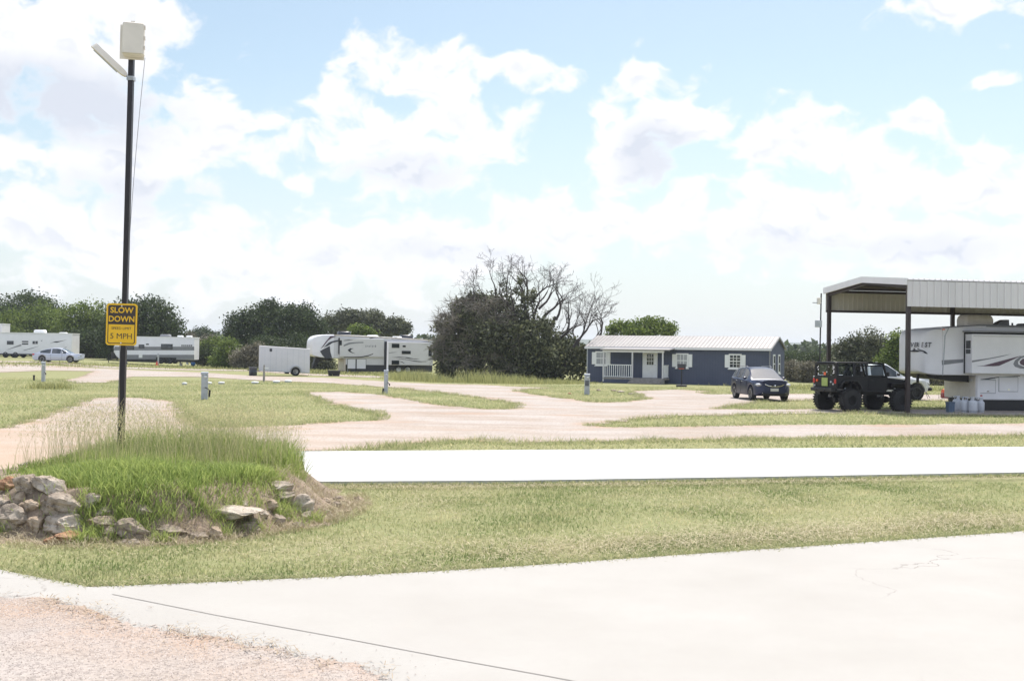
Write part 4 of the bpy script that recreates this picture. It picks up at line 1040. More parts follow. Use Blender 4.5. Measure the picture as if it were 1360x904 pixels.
# white pickup behind the jeep
p0 = G(1213, 532); d = p0.y; sc = 143 / FPX * d / 5.3
pk_c = Vector((((1087 + 1231) / 2 - 680) / FPX * (d + .9), d + .9, 0))
print('pickup', pk_c, sc)
pk, _ = make_car('pickup_truck', pk_c, rad(3), sc, dict(L=5.3, bottom=.36, r=.37, tw=.24, wheels=(-1.55, 2.03 - .3 + .2), roofw=.60,
  belt=[(-2.65, 1.0), (-2.6, 1.08), (-.62, 1.08), (1.0, 1.06), (1.3, 1.03), (2.3, .95), (2.55, .86), (2.65, .68)],
  roof=[(-.66, 1.0), (-.6, 1.15), (-.42, 1.60), (.2, 1.68), (.5, 1.63), (1.38, 1.04)],
  width=[(-2.65, .85), (-2.5, .89), (0, .90), (1.9, .90), (2.4, .84), (2.55, .78), (2.65, .68)],
  ws=(.42, 1.3), rw=(-.58, -.42), panes=[(-.36, .28), (.34, .92)], mirror=(.95, 1.16), handles=(.0,), seams=(-.45, 1.1), paint=PAINT['white'], mirrorm=M['black'], handlem=M['black'], glass=M['glasslight'], spokes=6, rim='dark_grey'),  # dark rim colour stands in for the shade on the wheels
  'white pickup truck mostly hidden behind the black off roader', 'pickup')
pk.scale = (sc, sc, sc * 1.1)
q = MB(); q.box(-2.55, -.68, -.72, .72, 1.083, 1.095); q.build('bed_cover', M['black'], pk)
q = MB(); q.box(2.5, 2.74, -.80, .80, .44, .60, .04); q.build('bumper', M['black'], pk)
lamp_patch(pk, 'headlight', 2.42, 2.60, .58, .80, .70, .84, M['lens'])

# ------------------------------------------------------------------ black lifted off-roader, built open so one sees through it
rear = Vector((13.2, 45.9, 0)); jang = math.atan2(.70, 2.22) ; js = 1.0
def jp(px, py):
    q = G(px, py); return q
a_ = G(1130.6, 547.2); b_ = G(1197, 546.8); c_ = G(1094.6, 543.6)
print('jeep pts', a_, b_, c_)
jang = math.atan2(b_.y - a_.y, b_.x - a_.x); jang = rad(19)
dirv = Vector((math.cos(jang), math.sin(jang), 0)); lv = Vector((-dirv.y, dirv.x, 0))
WB = 2.37
js = 1.0
rear = a_ + lv * .92
jeep = empty('off_roader', rear + dirv * (WB / 2), jang, 1.0, 'black lifted off road vehicle on oversized knobby tyres by the carport', 'off-road car')
bk = PAINT['blackj']; J = lambda: MB()
# x from rear axle(-1.185) to front axle (+1.185)
fz = .80     # frame height
q = J(); q.box(-1.75, .62, -.72, .72, .78, .86); q.box(-1.80, 1.65, -.42, -.34, .66, .775); q.box(-1.80, 1.65, .34, .42, .66, .775); q.build('frame', M['black'], jeep)
tub = J()
for sy in (-1, 1):
    a, b = sorted((sy*.74, sy*.78))
    # tub side with rear wheel arch cut
    tub.prism_y([(-1.75, .92), (-1.62, .92), (-1.60, 1.10), (-1.45, 1.22), (-.92, 1.22), (-.76, 1.08), (-.70, .86), (.62, .86), (.62, 1.36), (-1.75, 1.36)], a, b)
tub.box(-1.79, -1.75, -.78, .78, .86, 1.36)
tub.box(.56, .64, -.739, .739, .87, 1.36)
tub.build('tub', bk, jeep)
# hood and grille
q = J(); q.loft([[(.641, -.66, 1.02), (.641, .66, 1.02), (.641, .68, 1.30), (.641, .58, 1.38), (.641, -.58, 1.38), (.641, -.68, 1.30)],
                 [(1.62, -.52, 1.02), (1.62, .52, 1.02), (1.62, .54, 1.22), (1.62, .44, 1.29), (1.62, -.44, 1.29), (1.62, -.54, 1.22)]]); q.build('hood', bk, jeep)
q = J(); q.box(1.621, 1.67, -.56, .56, .86, 1.28, .01)
gq = q.build('grille', bk, jeep); q = J()
for i in range(7): y = -.24 + .08 * i; q.box(1.671, 1.678, y - .02, y + .02, .95, 1.2)
q.build('slot', M['black'], gq)
for sy in (-1, 1):
    q = J(); q.lathe([(.09, 1.68), (.1, 1.69), (.08, 1.71), (.001, 1.72)], (0, sy*.40, 1.1), 'x', 18); q.build('headlight', M['lens'], jeep, True)
    q = J(); a, b = sorted((sy*.56, sy*.90)); q.prism_y([(.70, 1.02), (.78, 1.14), (1.62, 1.14), (1.80, 1.06), (1.80, 1.03), (1.60, 1.11), (.80, 1.11), (.73, .98)], a, b); q.build('fender', bk, jeep)
    q = J(); a, b = sorted((sy*.78, sy*.90)); q.prism_y([(-1.66, .98), (-1.62, 1.14), (-1.46, 1.26), (-.90, 1.26), (-.72, 1.12), (-.64, .90), (-.68, .90), (-.76, 1.09), (-.92, 1.225), (-1.44, 1.225), (-1.59, 1.1), (-1.62, .98)], a, b); q.build('fender', M['black'], jeep)
    q = J(); a, b = sorted((sy*.79, sy*.86)); q.box(-.55, .55, a, b, .78, .84, .02); q.build('side_step', M['black'], jeep)
    q = J(); a, b = sorted((sy*.785, sy*.80)); q.box(-.30, .56, a, b, .92, 1.34); dj = q.build('door', bk, jeep)
    q = J(); q.box(-.22, -.08, a - .02, b + .02, 1.24, 1.27); q.build('handle', M['black'], dj)
    # side mirror
    q = J(); y = sy * .98; q.box(.42, .50, y - .10, y + .10, 1.42, 1.60, .02); q.tube([(.5, sy*.78, 1.40), (.47, sy*.92, 1.46)], .015, 6); q.build('side_mirror', M['black'], jeep)
# hard top: pillars, roof, with real window openings
top = 1.98
tp = J()
tp.loft([[(-1.78, -.66, top-.06), (-1.78, .66, top-.06), (-1.70, .60, top), (-1.70, -.60, top)], [(.42, -.64, top-.06), (.42, .64, top-.06), (.40, .58, top), (.40, -.58, top)]]) if False else None
tp.box(-1.76, .42, -.68, .68, top - .07, top, .03)
for sy in (-1, 1):
    ya, yb = sy * .75, sy * .67
    for (x0, x1, x2, x3) in ((-1.77, -1.66, -1.72, -1.62), (-.98, -.86, -.96, -.84), (-.36, -.28, -.36, -.28)):
        tp.add([(x0, ya, 1.361), (x1, ya, 1.361), (x3, yb, top-.05), (x2, yb, top-.05), (x0, ya - sy*.05, 1.361), (x1, ya - sy*.05, 1.361), (x3, yb - sy*.05, top-.05), (x2, yb - sy*.05, top-.05)],
               [(0,3,2,1),(4,5,6,7),(0,1,5,4),(1,2,6,5),(2,3,7,6),(3,0,4,7)])
    a, b = sorted((sy*.75, sy*.70)); tp.box(-1.76, -.32, a, b, 1.362, 1.43)
for y0, y1 in ((-.74, -.62), (.62, .74)): tp.box(-1.78, -1.73, y0, y1, 1.362, top - .05)
tp.box(-1.78, -1.73, -.619, .619, 1.362, 1.42); tp.box(-1.78, -1.73, -.619, .619, top - .12, top - .06)
tp.build('hard_top', bk, jeep)
wf = J()
for y0, y1 in ((-.74, -.66), (.66, .74)):
    wf.add([(.60, y0, 1.361), (.66, y0, 1.361), (.48, y0, top-.02), (.42, y0, top-.02), (.60, y1, 1.361), (.66, y1, 1.361), (.48, y1, top-.02), (.42, y1, top-.02)], [(0,3,2,1),(4,5,6,7),(0,1,5,4),(1,2,6,5),(2,3,7,6),(3,0,4,7)])
wf.box(.42, .49, -.659, .659, top-.09, top-.02); wf.box(.59, .66, -.659, .659, 1.362, 1.44); wf.build('windshield_frame', bk, jeep)
def clearglass(name, tint=(.75, .8, .82), a=.35):
    t = NT(name); tr = t.n('ShaderNodeBsdfTransparent'); tr.inputs[0].default_value = (*tint, 1)
    gl = t.n('ShaderNodeBsdfGlossy'); gl.inputs['Roughness'].default_value = .05; gl.inputs['Color'].default_value = (.8, .85, .9, 1)
    fr = t.n('ShaderNodeLayerWeight', Blend=a); ms = t.n('ShaderNodeMixShader'); t.l(fr.outputs['Fresnel'], ms.inputs[0]); t.l(tr.outputs[0], ms.inputs[1]); t.l(gl.outputs[0], ms.inputs[2]); t.l(ms.outputs[0], t.out.inputs['Surface']); return t.m
M['clear'] = clearglass('clear_glass', (.62, .68, .70), .12)
q = J(); q.add([(.63, -.66, 1.44), (.63, .66, 1.44), (.46, .66, top-.09), (.46, -.66, top-.09)], [(0,1,2,3)]); q.build('windshield', M['clear'], jeep)
q = J(); q.add([(-1.755, -.62, 1.42), (-1.755, .62, 1.42), (-1.755, .62, top-.12), (-1.755, -.62, top-.12)], [(0,1,2,3)]); rwj = q.build('rear_window', M['clear'], jeep)
# stickers on the rear window, seen as pale and red patches
q = J(); r_ = random.Random(4)
for i in range(16):
    y = r_.choice([-.56, -.5, .5, .56, r_.uniform(-.5, .5)]); z = r_.uniform(1.46, 1.84); s = r_.uniform(.015, .035)
    q.box(-1.765, -1.758, y - s, y + s, z - s, z + s)
q.build('sticker', M['white_rv'], rwj)
q = J(); q.box(-1.766, -1.758, -.02, .12, 1.44, 1.56); q.build('sticker', M['orange'], rwj)
for sy in (-1, 1):
    q = J(); q.add([(-1.62, sy*.715, 1.43), (-.97, sy*.715, 1.43), (-.95, sy*.66, top-.08), (-1.60, sy*.66, top-.08)], [(0,1,2,3)]); q.build('window', M['clear'], jeep)
    q = J(); a, b = sorted((sy*.66, sy*.78)); q.box(-1.83, -1.795, a, b, 1.12, 1.30, .01); q.build('tail_light', M['red_lens'], jeep)
# seats and roll bar
q = J()
for y in (-.36, .36): q.box(-.45, .10, y - .24, y + .24, .861, 1.12, .05); q.box(-.55, -.38, y - .24, y + .24, 1.05, 1.62, .05); q.box(-.52, -.42, y - .12, y + .12, 1.62, 1.80, .03)
q.build('seats', M['black'], jeep)
q = J()
for sy in (-1, 1): q.tube([(-1.6, sy*.60, .9), (-1.1, sy*.58, 1.80), (-.45, sy*.58, 1.84), (.45, sy*.60, 1.84)], .03, 8)
q.tube([(-.42, -.60, .87), (-.42, -.58, 1.83), (-.42, .58, 1.83), (-.42, .60, .87)], .03, 8); q.build('roll_bar', M['black'], jeep)
# rear bumper, plate, spare holder
q = J(); q.box(-1.98, -1.80, -.72, .72, .80, .94, .02); q.tube([(-1.99, -.3, .86), (-2.08, -.3, .80)], .02); q.tube([(-1.99, .3, .86), (-2.08, .3, .80)], .02); q.build('bumper', M['black'], jeep)
q = J(); q.box(1.70, 1.92, -.75, .75, .84, .98, .02); q.tube([(1.8, -.35, .97), (1.85, -.3, 1.2), (1.85, .3, 1.2), (1.8, .35, .97)], .03, 8); q.build('bumper', M['black'], jeep)
q = J(); q.box(-1.825, -1.80, -.22, .18, 1.0, 1.34, .008); q.build('licence_plate', M['green_sticker'], jeep)
q = J(); q.lathe([(.001, -1.85), (.05, -1.845), (.055, -1.80)], (0, .50, 1.22), 'x', 12); q.build('reflector', M['orange'], jeep)
for y, z in ((-.45, 1.18), (-.60, 1.10), (.66, 1.02)):
    q = J(); q.lathe([(.001, -1.84), (.035, -1.835), (.04, -1.80)], (0, y, z), 'x', 10); q.build('lamp', M['lens'], jeep)
R_j = .46
for x in (-WB/2, WB/2):
    for sy in (-1, 1): wheel(jeep, x, sy*.86, R_j, .32, .46, sy, rm='black', spokes=8, lugs=True)
    q = J(); q.cyl((x, -.72, R_j), (x, .72, R_j), .05); q.lathe([(.001, -.16), (.12, -.12), (.15, 0), (.12, .12), (.001, .16)], (x, .1, R_j), 'x', 16); q.build('axle', M['black'], jeep, True)
    for sy in (-1, 1):
        q = J(); q.tube([(x + .12, sy*.48, R_j), (x + .05, sy*.42, .95)], .035, 8); q.lathe([(.06, .55), (.075, .60), (.06, .65), (.075, .70), (.06, .75)], (x - .05, sy*.45, 0), 'z', 12); q.build('shock', M['galv'], jeep)
# ------------------------------------------------------------------ camper shells
def ring(x, y0, y1, z0, z1, c=.10, cb=.03):
    return [(x, y0 + cb, z0), (x, y1 - cb, z0), (x, y1, z0 + cb), (x, y1, z1 - c), (x, y1 - c*.3, z1 - c*.3), (x, y1 - c, z1), (x, y0 + c, z1), (x, y0 + c*.3, z1 - c*.3), (x, y0, z1 - c), (x, y0, z0 + cb)]
def shell(st, m, parent, name='body', c=.1):
    mb = MB(); mb.loft([ring(x, y0, y1, z0, z1, c) for x, y0, y1, z0, z1 in st]); return mb.build(name, m, parent, True, sharp=30)
def decal(F, root, pts, m, name='stripe', yf=0.0, th=.006, parent=None):
    poly = F.P(pts, yf); mb = MB(); mb.prism_y(poly, yf - th, yf + .002); return mb.build(name, M[m], parent or root)
def winbox(F, root, p0, p1, yf=0.0, m='glass', frame=True, parent=None, name='window'):
    (x0, z1), (x1, z0) = F.L(*p0, yf), F.L(*p1, yf)
    mb = MB(); mb.box(x0, x1, yf - .025, yf + .002, z0, z1, .012); w_ = mb.build(name, M['black' if frame else m], parent or root)
    if frame:
        g = MB(); g.box(x0 + .035, x1 - .035, yf - .032, yf - .024, z0 + .035, z1 - .035); g.build('pane', M[m], w_)
    return w_
def ac_unit(root, x0, x1, yc, z, h, m, w_=.7, name='air_conditioner'):
    R = []
    for f, zz in ((1.0, 0), (1.0, .55), (.93, .85), (.8, 1.0)):
        xm, hx = (x0 + x1) / 2, (x1 - x0) / 2 * f; hy = w_ / 2 * f; c = .08
        R.append([(xm-hx+c, yc-hy, z+h*zz), (xm+hx-c, yc-hy, z+h*zz), (xm+hx, yc-hy+c, z+h*zz), (xm+hx, yc+hy-c, z+h*zz), (xm+hx-c, yc+hy, z+h*zz), (xm-hx+c, yc+hy, z+h*zz), (xm-hx, yc+hy-c, z+h*zz), (xm-hx, yc-hy+c, z+h*zz)])
    mb = MB().loft(R); return mb.build(name, M[m], root, True, sharp=40)
def swoosh(*pts): return list(pts)

# ---- near fifth wheel under the carport
o = CF.o + CF.ey * 2.15; E = Frame(o, ca); c4 = crop(1190, 400, 5.653); c3 = crop(1270, 420, 11.3); c5 = crop(1240, 490, 11.333)
x0 = E.L(*c4((347, 600))[0])[0]; o2 = o + E.ex * x0; E = Frame(o2, ca)
ev = empty('fifth_wheel_camper', o2, ca, 1, 'large white fifth wheel camper with a bulging nose parked under the carport', 'camper')
WD = 2.45
zt0 = E.L(*c4((420, 195))[0])[1]; zt1 = E.L(*c4((620, 178))[0])[1]; zb0 = E.L(*c4((345, 553))[0])[1]; zlow = E.L(*c4((700, 735))[0])[1]
xn = E.L(*c4((58, 430))[0], 1.2)[0] + .22
print('everest', zt0, zt1, zb0, zlow, xn)
st = []
for i in range(15):
    t_ = i / 14; s = 1 - t_
    hw = WD/2 * (1 - s ** 2.6) ** .5 if t_ > 0 else .02
    hw = max(hw, .35)
    x = xn * (1 - (1 - s ** 2.0) ** .5 if False else math.cos(t_ * math.pi/2) ** 1.15 if t_ < 1 else 0)
    z0_ = zb0 + .30 * s ** 3; z1_ = zt0 - .04 - .95 * s ** 3.2
    st.append((x, WD/2 - hw, WD/2 + hw, z0_, z1_))
cap = shell(st, M['white_rv'], ev, 'front_cap', .16)
xlo = E.L(*c4((603, 600))[0])[0]
shell([(.012, 0, WD, zb0, zt0 - .02), (.5, 0, WD, zb0, zt0 + .02), (xlo, 0, WD, zb0, zt1 - .01), (xlo + .004, 0, WD, zlow, zt1 - .01), (2.0, 0, WD, zlow, zt1), (8.6, 0, WD, zlow, zt1 - .06)], M['white_rv'], ev, 'body', .10)
mb = MB(); mb.prism_y([(.004, zb0 - .02), (.03, zb0 - .02), (.13, zt0 - .35), (.30, zt0 - .02), (.25, zt0 - .02), (.08, zt0 - .36)], -.012, .0); mb.build('cap_seam', M['galv'], ev)
mb = MB(); mb.box(2.0, 8.5, -.02, .06, zt1 - .07, zt1 - .02); mb.box(2.0, 8.5, .2, WD - .2, zt1 - .0, zt1 + .025); mb.build('roof_edge', M['mid_grey'], ev)
mb = MB(); mb.box(xlo + .02, 8.6, -.03, -.002, zlow - .02, zlow + .03); mb.build('trim', M['silver_rv'], ev)
# lower beige front panel and support post
(xa, _), (xb, _) = E.L(*c4((352, 600))[0]), E.L(*c4((603, 600))[0])
mb = MB(); mb.box(xlo - .02, xlo + .002, .06, WD - .06, zlow + .04, zb0 - .04); lp_ = mb.build('lower_panel', M['offwhite'], ev)
mb = MB(); mb.box(xlo - .035, xlo - .02, .45, WD - .4, zlow + .12, zb0 - .16); mb.build('storage_door', M['offwhite'], lp_)
mb = MB(); mb.box(xlo + .02, xlo + .15, -.05, .0, zlow - .02, zb0 - .02); mb.build('support_post', M['white_rv'], ev)
for u0, u1, v0, v1 in ((700, 925, 160, 360), (985, 1262, 118, 335)):
    (a, z1), (b, z0) = E.L(*c5((u0, v0))[0]), E.L(*c5((u1, v1))[0])
    mb = MB(); mb.box(a, b, -.016, .0, z0, z1); d_ = mb.build('storage_door', M['white_rv'], ev)
    s = MB(); s.box(a - .02, b + .02, -.008, .001, z0 - .02, z1 + .02); s.build('door_gasket', M['mid_grey'], d_)
    l_ = MB(); l_.box((a+b)/2 - .05, (a+b)/2 + .05, -.03, -.016, z0 + .05, z0 + .09); l_.build('latch', M['chrome'], d_)
    h_ = MB(); h_.box(a + .02, b - .02, -.024, -.016, z1 - .03, z1 - .012); h_.build('hinge', M['galv'], d_)
q = MB(); (a, z) = E.L(*c5((597, 170))[0]); q.lathe([(.001, -.09), (.05, -.08), (.06, -.02)], (xlo, .35, z), 'x', 12); q.build('porch_light', M['lens'], ev)
q = MB(); (a, z) = E.L(*c5((712, 398))[0]); q.box(a-.05, a+.05, -.03, 0, z-.025, z+.025); q.build('marker_light', M['red_lens'], ev)
decal(E, ev, c5((715, 150), (960, 115), (1300, 98), (1300, 108), (960, 128), (800, 160), (715, 178)), 'charcoal')
decal(E, ev, c4((343, 442), (505, 434), (505, 458), (345, 478)), 'mid_grey')
# slide-out room
ys = -.55
(sx0, sz1), (_, sz0) = E.L(*c3((238, 262))[0], ys), E.L(*c3((238, 858))[0], ys)
xl = E.L(*c3((120, 500))[0])[0]
mb = MB(); mb.box(sx0, sx0 + 4.4, ys, .0, sz0, sz1, .02); so_ = mb.build('slide_out', M['white_rv'], ev)
mb = MB(); mb.box(sx0 - .03, sx0 - .002, -.06, -.002, sz0, sz1 + .05); mb.box(sx0 - .03, sx0 + 4.42, -.06, -.002, sz1 + .004, sz1 + .07); mb.build('seal', M['black'], so_)
mb = MB(); mb.box(sx0 - .10, sx0 + 4.5, ys - .02, -.0, sz1 + .075, sz1 + .14); mb.build('slide_topper', M['mid_grey'], so_)
for z0, z1 in ((.63, .83), (.50, .61)):
    mb = MB(); mb.box(sx0 - .012, sx0 + .002, ys + .10, ys + .42, sz0 + (sz1-sz0)*z0, sz0 + (sz1-sz0)*z1); mb.build('window', M['glass'], so_)
mb = MB(); mb.box(sx0 + .06, sx0 + 4.3, ys - .012, ys + .001, sz1 - .12, sz1 - .05); mb.build('trim', M['silver_rv'], so_)
decal(E, ev, c3((238, 662), (500, 625), (830, 562), (700, 600), (480, 645), (238, 690)), 'mid_grey', yf=ys, parent=so_)
decal(E, ev, c3((300, 745), (420, 735), (700, 660), (980, 588), (870, 640), (640, 742), (560, 748)), 'purple', yf=ys, parent=so_)
decal(E, ev, c3((1060, 580), (960, 600), (880, 660), (855, 715), (880, 755), (960, 782), (1100, 790), (1100, 760), (1000, 750), (930, 720), (925, 680), (970, 630), (1060, 605)), 'mid_grey', yf=ys, parent=so_)
decal(E, ev, c3((1060, 620), (990, 640), (950, 680), (965, 720), (1030, 745), (1100, 748), (1100, 700), (1040, 690), (1020, 660)), 'purple', yf=ys, parent=so_)
ztop = zt1 + .0
a0, a1 = E.L(*c4((500, 130))[0], 1.0)[0], E.L(*c4((716, 130))[0], 1.0)[0]
ac_unit(ev, a0, a1, 1.15, ztop - .0, E.L(*c4((600, 102))[0], 1.0)[1] - ztop, 'offwhite', .75)
a0, a1 = E.L(*c4((755, 150))[0], 1.0)[0], E.L(*c4((852, 150))[0], 1.0)[0]
mb = MB(); hh = E.L(*c4((820, 138))[0], 1.0)[1] - ztop; mb.prism_y([(a0, ztop), (a1, ztop), (a1 - .02, ztop + hh), (a1 - .2, ztop + hh), (a0 + .15, ztop + hh*.6)], 1.0, 1.4); mb.build('roof_vent', M['mid_grey'], ev)
a0 = E.L(*c4((905, 150))[0], 1.0)[0]
mb = MB(); mb.cyl((a0, 1.3, ztop), (a0, 1.3, ztop + .16), .04); mb.build('vent_pipe', M['mid_grey'], ev)
ac_unit(ev, a0 + .25, a0 + .85, 1.2, ztop, .14, 'mid_grey', .6, 'roof_vent')
# lettering on the cap: the cap side is curved, so letters follow it one by one
def cap_y(x):
    pts_ = sorted((s_[0], s_[1]) for s_ in st); return float(np.interp(x, [p_[0] for p_ in pts_], [p_[1] for p_ in pts_]))
lx = [(95, 322), (122, 322), (142, 323), (164, 324), (187, 325), (209, 325), (232, 326), (256, 327)]
lx = [(82, 330), (107, 329), (131, 328), (155, 328), (181, 328), (206, 327), (230, 327), (254, 326)]
for ch, (u, v) in zip('EVEREST', [(92, 330), (118, 329), (143, 328), (168, 328), (196, 328), (224, 328), (250, 328)]):
    yy = .1
    for _ in range(40):
        x_, z_ = E.L(*c4((u, v))[0], yy); yy = .7 * yy + .3 * (cap_y(x_) - .055 * math.hypot(1, (cap_y(x_ + .05) - cap_y(x_ - .05)) / .1))
    sl_ = (cap_y(x_ + .05) - cap_y(x_ - .05)) / .1
    text(ch, .27, M['charcoal'], 'letter', cap, (x_, yy, z_), (math.pi/2, 0, math.atan(sl_)), .003, .007, .78, .2)
pts = [(98, 366), (112, 372), (128, 362), (134, 352), (142, 364), (152, 358), (160, 353), (172, 362), (190, 368), (210, 374), (232, 394), (205, 388), (180, 382), (150, 378), (120, 380), (100, 378)]
P3 = []
for u, v in pts:
    yy = .1
    for _ in range(40): x_, z_ = E.L(*c4((u, v))[0], yy); yy = .7 * yy + .3 * cap_y(x_)
    P3.append((x_, yy, z_))
tr = tessellate_polygon([[Vector((a, c, 0)) for a, b, c in P3]]); n = len(P3)
mb = MB(); mb.add([(a, b - .08, c) for a, b, c in P3] + [(a, b + .0, c) for a, b, c in P3], [tuple(t_) for t_ in tr] + [(i, (i+1)%n, (i+1)%n+n, i+n) for i in range(n)]); mb.build('mountain_emblem', M['charcoal'], cap)
q = MB(); x_, z_ = E.L(*c4((357, 211))[0]); q.box(x_-.05, x_+.05, -.03, .01, z_-.02, z_+.02); q.build('marker_light', M['orange'], cap)
# hitch and chassis below
mb = MB(); mb.prism_y([(xn*.55, zb0 + .02), (xlo - .04, zb0 + .02), (xlo - .04, zb0 - .30), (xn*.3, zb0 - .16)], .5, 1.9); mb.build('hitch_frame', M['black'], ev)
mb = MB(); mb.cyl((xn*.5, 1.2, zb0 + .0), (xn*.5, 1.2, zb0 - .35), .06); mb.build('kingpin', M['black'], ev)
mb = MB(); mb.box(xlo + .1, 8.4, .2, WD - .2, .30, zlow - .001); mb.build('chassis', M['black'], ev)
for xx in (xlo + .3, ):
    for yy in (.25, WD - .25):
        mb = MB(); mb.box(xx-.05, xx+.05, yy-.05, yy+.05, .02, zlow); mb.box(xx-.14, xx+.14, yy-.14, yy+.14, 0, .03); mb.build('landing_leg', M['black'], ev)
for xx in (5.0, 5.9):
    for sy, yy in ((-1, .14), (1, WD-.14)): wheel(ev, xx, yy, .37, .22, .6, sy, rm='white')
# dark skirt under the body
mb = MB(); mb.box(xb + .25, 8.5, .03, .06, .02, zlow - .002); mb.build('skirt', M['black'], ev)

# propane tanks and bin
def place_front(px, py): return G(px, py)
tank0 = None
tspec = [(350, 640, 52, 'white gas bottle leftmost of the row, next to the blue grey bin'), (470, 655, 52, 'white gas bottle second from the left in the row by the camper'), (592, 662, 56, 'white gas bottle third from the left with the tallest collar'), (700, 655, 48, 'white gas bottle rightmost of the row beside the dark skirt')]
for i, (u, v, w_, lab) in enumerate(tspec):
    (px, py) = c5((u, v))[0]; p = G(px, py)
    if tank0 is None:
        t_ = empty('gas_bottle', p, 0, 1, lab, 'gas bottle', 'gas bottles by the camper')
        mb = MB(); mb.lathe([(.10, .0), (.13, .0), (.13, .05), (.10, .05)], n=20); mb.build('foot_ring', M['tank'], t_, True)
        mb = MB(); mb.lathe([(.001, .03), (.10, .035), (.148, .08), (.155, .12), (.155, .40), (.148, .46), (.11, .51), (.05, .535), (.001, .54)], n=24); mb.build('cylinder', M['tank'], t_, True, sharp=60)
        mb = MB()
        for a in (0, 2.1, 4.2):
            R = [[(.105*math.cos(a+s), .105*math.sin(a+s), z) for s in np.linspace(0, 1.2, 6)] for z in (.50, .63)]
            V_ = [p_ for r_ in R for p_ in r_]; mb.add(V_, [(j, j+1, j+7, j+6) for j in range(5)])
        mb.lathe([(.085, .62), (.115, .62), (.115, .65), (.085, .65)], n=18)
        mb.build('collar', M['tank'], t_, fixn=False)
        mb = MB(); mb.cyl((0, 0, .53), (0, 0, .60), .025); mb.cyl((-.04, 0, .60), (.04, 0, .60), .02); mb.build('valve', M['chrome'], t_)
        tank0 = t_
    else:
        t_ = copy_tree(tank0); t_.location = p; t_['label'] = lab; t_.rotation_euler = (0, 0, i * .7)
    t_.scale = (1.12 if i != 3 else 1.05,) * 2 + ((1.0, 1.0, 1.0, .93)[i],)
p = G(*c5((248, 655))[0]); b_ = empty('plastic_bin', p, ca, 1, 'blue grey plastic bin left of the white gas bottles', 'bin')
mb = MB(); mb.loft([[(-.13*f, -.13*f, z), (.13*f, -.13*f, z), (.13*f, .13*f, z), (-.13*f, .13*f, z)] for f, z in ((.88, 0), (1.0, .40), (1.08, .40), (1.08, .44))]); mb.build('tub', M['bluegrey_bin'], b_)
mb = MB(); mb.cyl((.06, .02, .44), (.10, .02, .66), .018); mb.cyl((-.04, .03, .44), (-.10, .0, .60), .014); mb.build('handle', M['black'], b_)
# red generator and tripod behind
p = G(1257, 531.5); g_ = empty('generator', p + Vector((.8, 2.0, 0)), 0, .8, 'red and orange portable generator on the grass left of the camper', 'generator')
mb = MB(); mb.box(-.36, .36, -.25, .25, .06, .42, .04); mb.build('engine_block', mat('dark_red_housing', (.22, .02, .02), .4), g_)
mb = MB(); mb.loft([[(-.30*f, -.24*f, z), (.30*f, -.24*f, z), (.30*f, .24*f, z), (-.30*f, .24*f, z)] for f, z in ((1, .42), (1.05, .50), (.95, .60), (.6, .66))]); mb.build('fuel_tank', M['orange'], g_, True)
mb = MB()
for y in (-.28, .28): mb.tube([(-.44, y, .0), (-.44, y, .62), (.44, y, .62), (.44, y, .0)], .02, 6, False)
mb.build('tube_frame', M['black'], g_)
p = G(1238, 530) + Vector((0, 1.0, 0)); g_ = empty('tripod_stand', p, 0, 1, 'thin dark tripod stand beside the red generator', 'stand')
mb = MB(); mb.cyl((0, 0, .3), (0, 0, 1.15), .018); mb.build('pole', M['black'], g_)
for k in range(3): a = 2.1*k + .5; mb = MB(); mb.cyl((0, 0, .42), (.38*math.cos(a), .38*math.sin(a), .01), .014); mb.build('leg', M['black'], g_)

# ---- middle fifth wheel
mo = at(443.5, 104.0); ma = rad(23); F5 = Frame(mo, ma); c6 = crop(410, 440, 15.067); c7 = crop(490, 440, 13.6)
mz = empty('fifth_wheel_camper', mo, ma, 1, 'long cream and grey fifth wheel camper with black swooshes, left of the dead tree', 'camper')
W5 = 2.45
zt_a = F5.L(*c6((450, 62))[0])[1]; xr, zt_b = F5.L(*c7((1165, 150))[0]); zb_a = F5.L(*c6((480, 535))[0])[1]; zl = F5.L(*c6((740, 800))[0])[1]; zlr = F5.L(*c7((1165, 612))[0])[1]
print('mid5', zt_a, xr, zt_b, zb_a, zl, zlr)
z0g = mo.z
zl = .55
xn5 = -2.15
st5 = []
for i in range(13):
    t_ = i / 12; s = 1 - t_
    hw = max(.55, W5/2 * (1 - s ** 2.8) ** .5 if t_ > 0 else .5)
    x = xn5 * math.cos(t_ * math.pi/2) ** 1.1 if t_ < 1 else 0
    st5.append((x, W5/2 - hw, W5/2 + hw, zb_a + .55 * s ** 2.2, zt_a - .0 - 1.0 * s ** 3))
cap5 = shell(st5, M['white_rv'], mz, 'front_cap', .15)
shell([(.012, 0, W5, zb_a, zt_a + .0), (xr * .25, 0, W5, zb_a, zt_a * .75 + zt_b * .25 + .05), (xr, 0, W5, zb_a, zt_b)], M['silver_rv'], mz, 'body', .1)
zlm = F5.L(*c7((700, 610))[0])[1]
xl5 = F5.L(*c6((742, 600))[0])[0]
mb = MB(); mb.box(xl5, xr - .02, .01, W5 - .01, zlm, zb_a - .001); mb.build('lower_wall', M['silver_rv'], mz)
mb = MB(); mb.box(xl5 + .5, xr - .05, .05, W5 - .05, .15, zlm - .001); mb.build('skirt', M['charcoal'], mz)
mb = MB(); mb.add([(0, .0, zt_a-.06), (xr, 0, zt_b-.06), (xr, 0, zt_b+.0), (0, .0, zt_a+.0), (0, -.05, zt_a-.06), (xr, -.05, zt_b-.06), (xr, -.05, zt_b+.0), (0, -.05, zt_a+.0)], [(4,5,6,7),(0,4,7,3),(1,2,6,5),(3,7,6,2),(0,1,5,4)]); mb.build('awning_roll', M['cream_rv'], mz)
